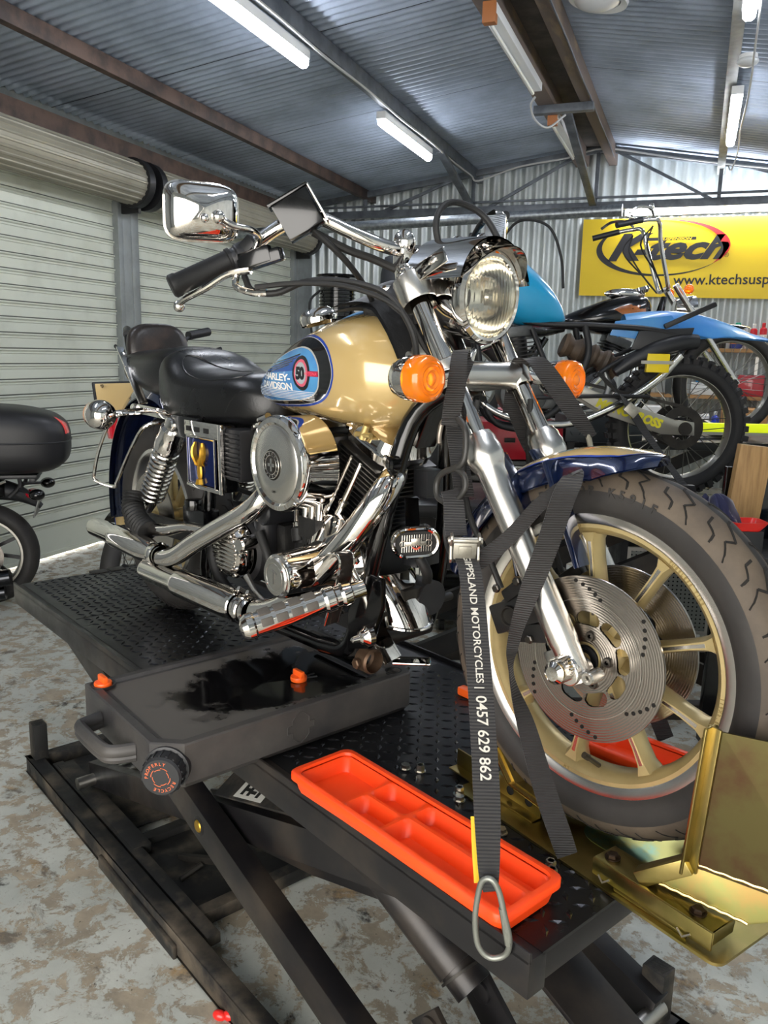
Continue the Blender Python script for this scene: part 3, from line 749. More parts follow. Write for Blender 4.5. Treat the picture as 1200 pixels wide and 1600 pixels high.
# ================================================================== WHEEL CHOCK (gold zinc), turned a little
CH = BK @ trans((0, 0, DZ)) @ rot('Z', radians(-5.5)) 
gold = M('gold passivated zinc', '#ab9860', .30, 1.0, vary=(9, '#958a52', .42, .62))
def gold_node():
    m = gold; nt = m.node_tree
    return m
irid = M('iridescent zinc', '#a9a562', .28, 1.0, vary=(14, '#86a98f', .5, .62))
dull = M('gold brown zinc flap', '#5b5436', .42, 1.0, vary=(7, '#54402f', .45, .6))
ck = thing('wheel_chock', 'gold zinc wheel chock bolted at the front end of the lift, holding the front wheel', 'wheel chock', (0, 0, 0), CH)
def rrect(x0, x1, y0, y1, r=.018, n=5):
    o = []
    for (cx, cy, a0) in ((x1-r, y1-r, 0), (x0+r, y1-r, pi/2), (x0+r, y0+r, pi), (x1-r, y0+r, 1.5*pi)):
        for k in range(n): a = a0+pi/2*k/(n-1); o.append((cx+r*cos(a), cy+r*sin(a)))
    return o
part('base_sheet', G().prism(rrect(-.235, .345, -.137, .15), 'xy', .001, .006), gold, ck)
# front side channel
ch = G()
for s in (-1, 1):
    y0, y1 = (-.125, -.070) if s < 0 else (.085, .14)
    yo = y0 if s < 0 else y1
    g = G().bb(.105, .325, y0, y1, .038, .042).bb(.105, .325, yo-.002, yo+.002, .012, .042); g.bb(.15, .285, yo-.002, yo+.002, .006, .014)
    g.bb(.321, .325, y0, y1, .02, .042)
    part('side_channel', g, gold, ck, bevel=.0018)
    bl = G()
    for x in (.125, .285): bl.bolt((x, (y0+y1)/2-.004, .042), (0, 0, 1), .0105, .008); bl.cyl((x, (y0+y1)/2-.004, .042), (x, (y0+y1)/2-.004, .044), .013, seg=18)
    parts('chock_bolt', bl, M('dark bronze bolt', '#3a2d22', .4, .8), ck)
    wl = G()
    for x in (.12, .27): wl.tube([(x, yo-s*-.004, .018), (x+.012, yo+s*.008, .012), (x+.022, yo+s*.003, .02)], .0018, 6)
    parts('wire_clip', wl, steel, ck)
# front cradle: bent tube frame and big upright flap
g = G().beam((.185, -.110, .046), (.255, -.086, .10), .026, .026)
part('cradle_foot', g, gold, ck, bevel=.002)
fl = [(.205, -.055, .10), (.245, -.055, .335), (.44, .0, .36), (.44, .04, .10)]
def quad_slab(pts, th, nrm):
    n = V(nrm).normalized()*th; vs = [V(p) for p in pts]+[V(p)+n for p in pts]
    return G().add(vs, [(0, 1, 2, 3), (7, 6, 5, 4), (0, 4, 5, 1), (1, 5, 6, 2), (2, 6, 7, 3), (3, 7, 4, 0)])
part('cradle_flap', quad_slab([(.262, -.078, .095), (.278, -.078, .325), (.440, -.018, .335), (.440, -.018, .095)], .004, (.4, -1, 0)), dull, ck)
g = G().beam((.250, -.088, .085), (.266, -.088, .33), .030, .005, (1, 0, 0)); g.beam((.255, -.085, .088), (.271, -.085, .33), .005, .022, (1, 0, 0))
part('flap_flange', g, gold, ck, bevel=.0015)
part('flap_floor', quad_slab([(.215, -.100, .046), (.262, -.080, .098), (.440, -.020, .098), (.345, -.070, .046)], .004, (0, 0, 1)), M('orange gold zinc', '#9b7d4c', .36, 1, vary=(8, '#85834e', .45, .6)), ck)
g = G()
for a, b in (((.262, -.080, .100), (.44, -.021, .100)), ((.215, -.100, .047), (.345, -.070, .047))): g.tube([V(a).lerp(V(b), k/14)+V((0, 0, .0015*(k % 2))) for k in range(15)], .003, 7)
parts('weld_bead', g, M('weld bead', '#d5bf82', .35, 1), ck)
# rear cradle with adjusting holes
g = G().bb(-.30, -.06, -.078, -.074, .006, .046); g.bb(-.30, -.06, -.10, -.074, .0065, .010)
hole = G()
for k in range(4): hole.lathe((-.24+.05*k, -.0785, .028), (0, -1, 0), [(0, .0), (.009, .0), (.009, .0015)], 18)
part('slotted_bracket', g, gold, ck, bevel=.001); parts('adjusting_hole', hole, M('dark recess', '#040404'), ck)
part('clevis_pin', G().cyl((-.195, -.10, .03), (-.195, -.06, .03), .007, seg=12).tube([(-.20, -.10, .036), (-.188, -.108, .03), (-.2, -.10, .022)], .0025, 6), steel, ck)
part('cradle_plate', quad_slab([(-.12, -.085, .052), (-.02, -.080, .038), (-.03, .0, .040), (-.10, .03, .05)], .004, (0, 0, 1)), gold, ck)
part('cradle_wing', quad_slab([(-.225, -.078, .150), (-.23, -.06, .155), (-.12, -.005, .055), (-.125, -.085, .050)], .005, (1, 0, .6)), gold, ck)
g = G().beam((-.235, -.086, .158), (-.130, -.086, .052), .005, .022, (0, 1, 0)); g.beam((-.130, -.086, .052), (-.01, -.082, .038), .005, .022, (0, 1, 0)); part('cradle_edge', g, M('bright gold edge', '#cdb068', .25, 1), ck, bevel=.0015)
part('stained_patch', G().prism(rrect(.0, .20, -.05, .10, .04), 'xy', .0062, .0068), irid, ck)

# ================================================================== THE CRUISER (frame BIKE)
cream = M('champagne tan paint', '#c9ad74', .16, .25, coat=1.0, bump=(4, .01))
navy = M('navy blue metallic paint', '#091430', .16, .35, coat=1.0, vary=(40, '#0c1b3e', .4, .6))
bluest = M('blue pinstripe', '#1f3f9a', .25, .1, coat=.6)
tirem = M('tyre rubber', '#211f1e', .62, 0, vary=(7, '#2e2b28', .42, .7), bump=(90, .12), rvary=(10, .75))
tread_m = M('worn tread rubber', '#453c33', .7, 0, vary=(9, '#5a4f42', .42, .66), bump=(80, .25))
mag = M('pale gold wheel paint', '#bba878', .34, .55, vary=(8, '#a8966a', .45, .7))
disc_m = M('brake disc steel', '#a29c95', .25, 1.0)
def disc_nodes():
    nt = disc_m.node_tree; b = nt.nodes['Principled BSDF']; tc = nt.nodes.new('ShaderNodeTexCoord'); mp = nt.nodes.new('ShaderNodeMapping'); mp.inputs['Location'].default_value = (-.8, 0, -.3445)
    wv = nt.nodes.new('ShaderNodeTexWave'); wv.wave_type = 'RINGS'; wv.rings_direction = 'Y'; wv.inputs['Scale'].default_value = 70; wv.inputs['Distortion'].default_value = 1.5; wv.inputs['Detail'].default_value = 3
    bp = nt.nodes.new('ShaderNodeBump'); bp.inputs['Strength'].default_value = .25; bp.inputs['Distance'].default_value = .0006
    nt.links.new(tc.outputs['Object'], mp.inputs['Vector']); nt.links.new(mp.outputs[0], wv.inputs['Vector']); nt.links.new(wv.outputs['Fac'], bp.inputs['Height']); nt.links.new(bp.outputs['Normal'], b.inputs['Normal'])
disc_nodes()
WXF, WZF, WR = 0.0, 1.0445, .331
hb = thing('motorcycle', 'tan and navy cruiser motorcycle strapped to the black lift in the foreground', 'motorcycle', (-.8, 0, DZ), BIKE)
ANG = radians(33); AX = V((-sin(ANG), 0, cos(ANG)))          # fork axis
STEER = rot('Z', 0) @ trans((0, 0, WZF)) @ Matrix.Rotation(radians(3.0), 4, AX) @ trans((0, 0, -WZF))
def tyre(cx, cz, R, hw, rim, X=None, m=tirem, seg=96):
    """tyre as lathe about the y axis: returns sidewall geometry"""
    h = R-rim
    pr = [(rim-.004, -hw*.62), (rim+.004, -hw*.76), (rim+h*.10, -hw*.86), (rim+h*.22, -hw*.95), (rim+h*.40, -hw), (rim+h*.52, -hw*.985), (rim+h*.56, -hw*.975), (rim+h*.70, -hw*.88), (rim+h*.82, -hw*.72), (rim+h*.92, -hw*.48), (rim+h*.98, -hw*.24), (R, -hw*.0)]
    pr = pr+[(r, -y) for (r, y) in pr[-2::-1]]
    return G().lathe((cx, 0, cz), (0, 1, 0), pr, seg, ref=(1, 0, 0))
def tread_grooves(cx, cz, R, hw, rim, n, depth=.0012, wid=.0035):
    """zigzag grooves as thin dark bands hugging the tread"""
    h = R-rim
    def P(a, s):
        t = abs(s)
        pts = [(0, R), (.24, rim+h*.98), (.48, rim+h*.92), (.72, rim+h*.82), (.88, rim+h*.70), (.975, rim+h*.56), (1, rim+h*.5)]
        for i in range(6):
            if t <= pts[i+1][0]:
                f = (t-pts[i][0])/(pts[i+1][0]-pts[i][0]); r = pts[i][1]+(pts[i+1][1]-pts[i][1])*f; break
        else: r = pts[-1][1]
        r += .0006
        return V((cx+r*cos(a), s*hw, cz+r*sin(a)))
    g = G(); d = 2*pi/n
    for k in range(n):
        a = k*d
        for sg_ in (-1, 1):
            o = 0 if sg_ < 0 else d/2
            zz = [(a+o, .93), (a+o+d*.30, .66), (a+o+d*.18, .46), (a+o+d*.55, .18), (a+o+d*.58, .02)]
            for i in range(len(zz)-1):
                for q in range(3):
                    t0, t1 = q/3, (q+1)/3
                    A_ = P(zz[i][0]+(zz[i+1][0]-zz[i][0])*t0, sg_*(zz[i][1]+(zz[i+1][1]-zz[i][1])*t0)); B_ = P(zz[i][0]+(zz[i+1][0]-zz[i][0])*t1, sg_*(zz[i][1]+(zz[i+1][1]-zz[i][1])*t1))
                    n_ = (A_-V((cx, A_.y, cz))).normalized(); g.beam(A_, B_, wid, .0012, n_)
            zz = [(a+o+d*.46, .90), (a+o+d*.52, .74), (a+o+d*.76, .62), (a+o+d*.80, .40)]
            for i in range(len(zz)-1):
                for q in range(3):
                    t0, t1 = q/3, (q+1)/3
                    A_ = P(zz[i][0]+(zz[i+1][0]-zz[i][0])*t0, sg_*(zz[i][1]+(zz[i+1][1]-zz[i][1])*t0)); B_ = P(zz[i][0]+(zz[i+1][0]-zz[i][0])*t1, sg_*(zz[i][1]+(zz[i+1][1]-zz[i][1])*t1))
                    n_ = (A_-V((cx, A_.y, cz))).normalized(); g.beam(A_, B_, wid, .0012, n_)
    return g
groove = M('tread groove', '#191613', .9)
def ypt(cx, cz, r, a, y): return V((cx+r*cos(a), y, cz+r*sin(a)))

# ---- front wheel
X = STEER
g = tyre(0, WZF, WR, .052, .247); gq = tread_grooves(0, WZF, WR+.0006, .052, .247, 24, wid=.0048); gq.mi = [1]*len(gq.f); g.join(gq)
fwl = part('front_tyre', g.xf(X), [tirem, groove], hb, ang=50)
# worn tread band lies on the crown
h_ = WR-.247
g = G().lathe((0, 0, WZF), (0, 1, 0), [(.247+h_*q+.0005, .052*s_*sg0) for sg0, row in ((-1, ((.54, .982), (.56, .978), (.70, .883), (.82, .724), (.92, .484), (.98, .244))), (1, ((.98, .244), (.92, .484), (.82, .724), (.70, .883), (.56, .978), (.54, .982)))) for q, s_ in row], 96)
part('tread_band', g.xf(X), tread_m, fwl, ang=50)
def ring_text(g, txt, r, y, a0, size, cx=0, cz=WZF, sgn=-1, inner=False):
    """letters around a wheel face (seen from -y)"""
    for k, chx in enumerate(txt):
        if chx == ' ': continue
        l = text_geo(chx, size, size*.03, align='CENTER', ext=.0006)
        a = a0-k*size*.92/r
        Xf = Matrix(((cos(a-pi/2), 0, 0, 0), (0, 0, -1, 0), (sin(a-pi/2), 0, 0, 0), (0, 0, 0, 1)))
        # local x -> tangent (clockwise seen from -y), local y -> radial
        tx = V((sin(a), 0, -cos(a))); ry = V((cos(a), 0, sin(a))); nz_ = V((0, -1, 0))
        R_ = Matrix((tx, ry, nz_)).transposed().to_4x4()
        l.xf(trans((cx+r*cos(a), y, cz+r*sin(a))) @ R_); g.join(l)
    return g
parts('raised_letter', ring_text(G(), 'DUNLOP K591F', .286, -.0522, 1.98, .021).xf(X), tirem, fwl)
# rim: machined lip + gold barrel
rim = G()
for s in (-1, 1):
    rim.lathe((0, 0, WZF), (0, 1, 0), [(.2555, s*.034), (.2565, s*.037), (.2535, s*.040), (.249, s*.0395), (.236, s*.0375), (.233, s*.035), (.233, s*.028), (.2555, s*.028)], 96, closed=True)
ro = part('rim_lip', rim.xf(X), M('machined rim lip', '#d0cdc9', .24, 1), hb, ang=40)
g = G().lathe((0, 0, WZF), (0, 1, 0), [(.234, -.034), (.226, -.034), (.222, -.028), (.214, -.018), (.212, 0), (.214, .018), (.222, .028), (.226, .034), (.234, .034)], 96, closed=True)
rb = part('rim_barrel', g.xf(X), mag, hb, ang=40)
g = ring_text(ring_text(ring_text(ring_text(G(), 'MUST BE USED', .2268, -.0346, 2.1, .0072), 'TUBELESS TIRE', .2268, -.0346, 1.0, .0072), 'J19X2.50 DOT', .2268, -.0346, -.02, .0072), 'LM', .2268, -.0346, -1.72, .0072)
parts('raised_letter', g.xf(X), M('cast letter gold', '#8f7c4c', .5, .4), rb)
for k in range(9):
    a = radians(60)+2*pi*k/9; c_, s_ = cos(a), sin(a)
    rings = []
    for (r, wt, wy) in ((.036, .016, .030), (.07, .0115, .027), (.12, .0095, .022), (.17, .0095, .020), (.20, .012, .021), (.216, .022, .024)):
        tg_ = V((-s_, 0, c_)); rd = V((c_, 0, s_)); ce = V((0, 0, WZF))+rd*r
        rings.append([ce+tg_*wt*.55+V((0, -wy, 0)), ce+tg_*wt+V((0, -wy*.35, 0)), ce+tg_*wt+V((0, wy*.35, 0)), ce+tg_*wt*.55+V((0, wy, 0)), ce-tg_*wt*.55+V((0, wy, 0)), ce-tg_*wt+V((0, wy*.35, 0)), ce-tg_*wt+V((0, -wy*.35, 0)), ce-tg_*wt*.55+V((0, -wy, 0))])
    gg_ = G().loft(rings); gg_.mat_i = 1; gg_.loft([[V(q)+V((0, -.0006, 0)) for q in (r_[0]*.75+r_[7]*.25, r_[0]*.75+r_[7]*.25+V((0, .0015, 0)), r_[7]*.75+r_[0]*.25+V((0, .0015, 0)), r_[7]*.75+r_[0]*.25)] for r_ in rings[1:-1]])
    part('wheel_spoke', gg_.xf(X), [mag, MATS['machined rim lip']], hb, ang=30)
g = G().lathe((0, 0, WZF), (0, 1, 0), [(0, -.06), (.024, -.06), (.030, -.052), (.050, -.050), (.052, -.03), (.045, 0), (.052, .03), (.050, .05), (.030, .052), (0, .06)], 40)
part('front_hub', g.xf(X), mag, hb)
g = G().lathe((0, 0, WZF), (0, -1, 0), [(.012, .0605), (.026, .0605), (.026, .066), (.020, .066), (.018, .063), (.012, .063)], 36)
part('wheel_bearing', g.xf(X), M('bearing seal', '#1c1c1e', .3, .5), hb)
def disc(y, s):
    R = .146; Ri = .030; seg = 120; g = G(); pts = []
    # annulus with slots and holes cut out of a polar grid
    rr_ = [Ri, .044, .055]+[.058+.0012*k for k in range(24)]+[.088, .096, .1035, .106, .115, .124, .1325, .141, R]
    holes = []
    for k in range(6):
        a0 = 2*pi*k/6+.35
        for j in range(5): holes.append((.1115+.0065*j, a0+.10*j))
    def cut(r, a):
        for k in range(9):
            ac = 2*pi*k/9+.2; da = (a-ac+pi) % (2*pi)-pi
            u_ = da*r; w_ = r-.0725
            if abs(w_) < .0115 and (abs(u_) < .012 or (abs(u_)-.012)**2+w_*w_ < .0115**2): return True
        return False
    seg = 450; vs = []
    for r in rr_:
        for k in range(seg): a = 2*pi*k/seg; vs.append(V((r*cos(a), 0, WZF+r*sin(a))))
    fs = []
    for i in range(len(rr_)-1):
        for k in range(seg):
            rm = (rr_[i]+rr_[i+1])/2; am = 2*pi*(k+.5)/seg
            if cut(rm, am): continue
            fs.append((i*seg+k, (i+1)*seg+k, (i+1)*seg+(k+1) % seg, i*seg+(k+1) % seg))
    g.add([p+V((0, y, 0)) for p in vs], fs)
    g.add([p+V((0, y+s*-.005, 0)) for p in vs], fs)
    g.lathe((0, 0, WZF), (0, 1, 0), [(R, y), (R+.0005, y-s*.0025), (R, y-s*.005)], seg)
    o = part('brake_disc', g.xf(X), disc_m, hb, ang=30)
    hg = G()
    for (r, a) in holes:
        c0 = V((r*cos(a), y+s*.0004, WZF+r*sin(a))); hg.lathe(c0, (0, s, 0), [(0, 0), (.0034, 0), (.0036, .0003)], 12)
    for k in range(6):
        pass
    parts('drilled_hole', hg.xf(X), M('drilled hole shadow metal', '#161412', .6, .5), o)
    gg = G().lathe((0, 0, WZF), (0, 1, 0), [(.1045, y+s*.0006), (.106, y+s*.0006)], 120); part('swept_edge', gg.xf(X), M('bright scribe', '#c9c4bc', .3, 1), o)
    for k in range(5):
        a = 2*pi*k/5+.15; c0 = V((.044*cos(a), y, WZF+.044*sin(a)))
        part('disc_bolt', G().lathe(c0, (0, s, 0), [(.0035, .003), (.004, .006), (.0075, .006), (.009, .003), (.009, 0)], 18).xf(X), M('disc bolt', '#5c5853', .35, 1), o)
    return o
disc(-.060, -1); disc(.060, 1)
# valve
part('tyre_valve', G().cyl((.02, -.02, WZF-.205), (.012, -.045, WZF-.185), .0045, seg=10).cyl((.012, -.045, WZF-.185), (.008, -.054, WZF-.178), .006, seg=10).xf(X), M('brass valve', '#4a4338', .4, .8), hb)

# ---- fork
def fk(d, y, off=0): return V((0, y, WZF))+AX*d+V((cos(ANG), 0, sin(ANG)))*off
FY = .098
for s in (-1, 1):
    y = s*FY
    g = G().lathe(fk(0, y), AX, [(0, -.035), (.020, -.033), (.024, -.02), (.0245, .035), (.0262, .04), (.0265, .10), (.0262, .33), (.0262, .365), (.0285, .372), (.0335, .385), (.0345, .392), (.0345, .408), (.0325, .414), (.0325, .424), (.029, .432), (.0275, .437), (.0195, .438)], 40)
    g.mi = g.mi
    sl = part('fork_slider', g.xf(X), brushed, hb, ang=25)
    lg = G().lathe(fk(-.012, y), (0, 1, 0), [(0, -.026), (.019, -.026), (.021, -.024), (.021, .022), (.019, .024), (0, .024)], 28)
    lg.beam(fk(-.015, y, -.01), fk(.035, y, -.01), .040, .05, (1, 0, 0))
    part('axle_clamp', lg.xf(X), brushed, hb, bevel=.004)
    g = G().cyl(fk(.43, y), fk(.80, y), .0195, seg=36); part('fork_tube', g.xf(X), chrome, hb)
# axle cap (round chrome nut cover)
g = G().lathe(V((0, -FY-.02, WZF))+AX*-.002, (0, -1, 0), [(0, .044), (.012, .043), (.019, .037), (.0205, .030), (.0205, .004), (.023, 0)], 36)
for k in range(20):
    a = 2*pi*k/20; g.beam((.0205*cos(a), -FY-.026, WZF+.0205*sin(a)), (.0205*cos(a), -FY-.046, WZF+.0205*sin(a)), .0028, .002, (cos(a), 0, sin(a)))
part('axle_cap', g.xf(X), chrome, hb)
g = G().lathe(V((.042, -FY+.012, WZF-.008)), (0, -1, 0), [(.004, .030), (.006, .034), (.010, .034), (.012, .030), (.012, 0)], 24); part('pinch_bolt', g.xf(X), brushed, hb)
# calipers
for s in (-1, 1):
    cx_ = fk(.115, 0, -.085)
    g = G().ell((cx_.x, s*.072, cx_.z), (.052, .030, .040), rot('Y', -.5).to_3x3(), 20, 10); g.beam((cx_.x-.045, s*.072, cx_.z-.02), (cx_.x+.05, s*.072, cx_.z+.03), .05, .055)
    g.beam((cx_.x+.01, s*.085, cx_.z-.03), (cx_.x+.085, s*.09, cx_.z-.01), .022, .034); g.beam((cx_.x-.02, s*.085, cx_.z+.03), (cx_.x+.02, s*.09, cx_.z+.065), .03, .025)
    ca = part('brake_caliper', g.xf(X), crinkle, hb, bevel=.005)
    g = G().lathe((cx_.x-.002, s*.100, cx_.z), (0, s, 0), [(0, .002), (.014, .002), (.016, .006), (.019, .006), (.020, 0)], 28); part('caliper_piston_cap', g.xf(X), darkm, ca)
    for (dx, dz) in ((.045, -.030), (-.035, .045), (.01, .068)): part('caliper_bolt', G().bolt((cx_.x+dx, s*.100, cx_.z+dz), (0, s, 0), .008, .008).xf(X), M('disc bolt', '#5c5853'), ca)
    part('brake_hose', G().tube([(cx_.x-.03, s*.095, cx_.z+.045), (cx_.x-.06, s*.10, cx_.z+.10), (cx_.x-.10, s*.11, cx_.z+.17), (cx_.x-.13, s*.10, cx_.z+.26), (cx_.x-.12, s*.08, cx_.z+.38)], .006, 10, sm=5).xf(X), rubber, hb)
part('mudguard_brace', G().beam((-.14, -.062, WZF+.12), (-.20, -.062, WZF+.31), .006, .045, (0, 1, 0)).beam((-.02, -.062, WZF+.16), (-.10, -.062, WZF+.335), .012, .034, (0, 1, 0)).xf(X), navy, hb, bevel=.003)
# triple clamps
def clamp(d, r, h, name):
    g = G()
    for s in (-1, 1): g.lathe(fk(d-h/2, s*FY), AX, [(r-.002, 0), (r, .003), (r, h-.003), (r-.003, h), (0, h)], 30)
    return g
d1, d2 = .565, .735
g = clamp(d1, .029, .052, 0); g.ell(fk(d1, 0, -.01), (.02, FY-.01, .026), None, 24, 12); g.cyl(fk(d1, -FY), fk(d1, FY), .027, seg=28)
part('lower_triple_clamp', g.xf(X), brushed, hb, ang=40)
g = clamp(d2+.015, .036, .058, 0); g.cyl(fk(d2, -FY, -.02), fk(d2, FY, -.02), .02); part('upper_triple_clamp', g.xf(X), brushed, hb, ang=40)
g = G().cyl(fk(d1-.03, 0, -.055), fk(d2+.02, 0, -.05), .030); g.cyl(fk(d1-.04, 0, -.055), fk(d2+.03, 0, -.05), .018); part('steering_head', g, blackm, hb)
for s in (-1, 1):
    part('fork_cap', G().lathe(fk(.80-.03, s*FY), AX, [(.0215, 0), (.024, .004), (.024, .020), (.018, .028), (0, .030)], 24).xf(X), chrome, hb)
# fender with tan top panel, pinstripe
def fpt(a, s, R0=.364, hw=.066):
    t = abs(s); k_ = 1 if a > 1.62 else max(.2, 1-(1.62-a)*2.6); dr = (-.036*t**2.6-.016*(t**8))*k_
    flare = .022*max(0, (1.50-a)/.35)**2 if a < 1.50 else 0
    return V(((R0+dr+flare)*cos(a), s*hw*(1-.75*max(0, (1.47-a)/.13)**2 if a < 1.47 else 1), WZF+(R0+dr+flare)*sin(a)))
A0, A1 = 1.345, 2.86
def fender(mat_cut):
    g = G()
    nu, nv = 60, 24; vs = []
    for i in range(nu+1):
        for j in range(nv+1): vs.append(fpt(A0+(A1-A0)*i/nu, -1+2*j/nv))
    o = len(vs); fs = []; 
    for i in range(nu):
        for j in range(nv): fs.append((i*(nv+1)+j, (i+1)*(nv+1)+j, (i+1)*(nv+1)+j+1, i*(nv+1)+j+1))
    g.add(vs, fs); return g
fb = fender(0); g = G().join(fb)
# inner shell for thickness
g.add([V((0, p.y*.975, WZF))+(V((p.x, 0, p.z-WZF)))*(1-.003/.36) for p in fb.v], fb.f)
fo = part('front_fender', g.xf(X), navy, hb, ang=45)
def on_f(s0fn, s1fn, off, m, nm, a0=A0+.02, a1=A1-.05, nv=14):
    g = G()
    def fn(u, v):
        a = a0+(a1-a0)*u; s = s0fn(u)+(s1fn(u)-s0fn(u))*v; p = fpt(a, s); n = V((cos(a), s*.9, sin(a))).normalized(); return p+n*off
    return part(nm, G().grid(fn, 60, nv).xf(X), m, fo, ang=60)
wave = lambda u: .62+.06*sin(6*u+.5)-.55*max(0, (.10-u)/.10)**1.5
on_f(lambda u: -wave(u), lambda u: wave(u), .0007, cream, 'tan_top_panel')
on_f(lambda u: -wave(u)-.035, lambda u: -wave(u)+.01, .0011, bluest, 'pinstripe', nv=2); on_f(lambda u: wave(u)-.01, lambda u: wave(u)+.035, .0011, bluest, 'pinstripe', nv=2)
for s in (-1, 1):
    g = G().beam(fk(.26, s*.068, .02), fk(.40, s*.062, .0), .008, .05, (0, 1, 0)); part('fender_bracket', g.xf(X), navy, hb, bevel=.002)

# ---- headlight
HC = V((-.345, .0, 1.668)); HA = V((cos(-.06), 0, sin(-.06)))
g = G().lathe(HC, HA, [(0, -.10), (.03, -.098), (.055, -.085), (.072, -.055), (.081, -.01), (.084, .02), (.084, .028)], 48); part('headlight_bucket', g.xf(X), chrome, hb)
g = G().lathe(HC, HA, [(.084, .018), (.089, .022), (.0905, .032), (.088, .042), (.081, .047), (.0755, .045), (.074, .038)], 64); hr = part('headlight_rim', g.xf(X), chrome, hb)
g = G().lathe(HC, HA, [(.010, -.035), (.03, -.030), (.055, -.008), (.070, .018), (.0765, .034)], 48); part('reflector', g.xf(X), M('reflector', '#efece2', .12, 1.0), hr)
def lens_m():
    m = M('fluted headlight glass', '#f4f1e6', .03, 0, trans=.93, ior=1.45); nt = m.node_tree; b = nt.nodes['Principled BSDF']
    tc = nt.nodes.new('ShaderNodeTexCoord'); wv = nt.nodes.new('ShaderNodeTexWave'); wv.bands_direction = 'Y'; wv.inputs['Scale'].default_value = 32; wv.inputs['Distortion'].default_value = 0
    bp = nt.nodes.new('ShaderNodeBump'); bp.inputs['Strength'].default_value = .35; bp.inputs['Distance'].default_value = .002
    nt.links.new(tc.outputs['Object'], wv.inputs['Vector']); nt.links.new(wv.outputs['Fac'], bp.inputs['Height']); nt.links.new(bp.outputs['Normal'], b.inputs['Normal']); return m
g = G().lathe(HC, HA, [(0, .060), (.02, .0592), (.045, .0550), (.065, .048), (.0755, .040)], 48); part('headlight_lens', g.xf(X), lens_m(), hr)
part('bulb_shield', G().ell(HC+HA*.02, (.012, .014, .014)).xf(X), M('bulb shield', '#c9c4b6', .2, .8), hr)
# peak (visor) over the lamp
def visor(u, v):
    a = radians(20+140*u); l = .042+.050*v*sin(pi*u)**.7; r = .090+.004*v
    y = cos(a)*r; z = sin(a)*r; return HC+HA*l+V((0, y, z))
g = G().grid(visor, 28, 6); g2 = G().grid(lambda u, v: visor(u, v)-V((0, 0, .002)), 28, 6); part('headlight_peak', g.join(g2).xf(X), chrome, hb, ang=60)
# nacelle / console hood above
def hood(u, v):
    a = radians(14+152*u); f = sin(pi*u)**.6; x = -.425+.135*v; r = .094+.012*(1-v)
    return V((x, cos(a)*r*1.12, 1.672+sin(a)*(r+.006)*(.80+.24*v)+.02*(1-v)*f))
g = G().grid(hood, 30, 10); g2 = G().grid(lambda u, v: hood(u, v)-V((0, 0, .003)), 30, 10); part('headlight_hood', g.join(g2).xf(X), chrome, hb, ang=60)
part('hood_side_panel', G().beam((-.40, -.112, 1.70), (-.32, -.112, 1.735), .03, .006, (0, 1, 0)).xf(X), chrome, hb, bevel=.003)  # plain chrome panel on the side of the hood, no lamp
# turn signals front
for s, px_ in ((-1, -.262), (1, -.31)):
    yy = .232 if s < 0 else .198; c0 = V((-.262, s*yy, 1.513)); axs = V((1, 0, 0))
    body = G().lathe(c0, axs, [(0, -.055), (.02, -.052), (.034, -.038), (.0385, -.02), (.039, -.002)], 36)
    ts = part('turn_signal', body.xf(X), chrome, hb)
    g = G().lathe(c0, axs, [(.039, -.003), (.0405, .0), (.0400, .022), (.0375, .030), (.030, .034), (.028, .032), (.024, .0345), (.020, .0325), (.016, .0355), (.011, .0335), (.006, .0365), (0, .037)], 40); part('amber_lens', g.xf(X), amber, ts, ang=50)
    part('signal_stalk', G().tube([fk(d1, s*FY, .01), (-.285, s*(yy-.06), 1.513), (-.285, s*(yy-.03), 1.513)], .011, 14).xf(X), chrome, hb)

# ---- handlebar and right hand controls
H0 = fk(.80, 0, -.0)
bar = [(-.50, .20, 1.80), (-.47, .12, 1.765), (-.465, .05, 1.757), (-.465, -.05, 1.757), (-.47, -.115, 1.762), (-.50, -.175, 1.785), (-.540, -.235, 1.812), (-.572, -.28, 1.798), (-.62, -.332, 1.755), (-.648, -.376, 1.725), (-.673, -.441, 1.69)]
barL = [(p[0], -p[1], p[2]) for p in bar[4:]]; full = barL[::-1]+[(p[0], p[1], p[2]) for p in bar[4:]]
full = barL[::-1]+[(-.465, .05, 1.757), (-.465, -.05, 1.757)]+bar[4:]
LB = trans((0, .0, 0))
part('handlebar', G().tube(full, .0135, 18, sm=5), chrome, hb)
for s in (-1, 1):
    g = G().beam((-.462, s*.075, 1.715), (-.462, s*.075, 1.775), .034, .030, (0, 1, 0)); g.ell((-.462, s*.075, 1.772), (.024, .020, .026)); g.cyl((-.452, s*.075, 1.65), (-.46, s*.075, 1.73), .016, .022)
    part('handlebar_riser', g, chrome, hb, bevel=.004)
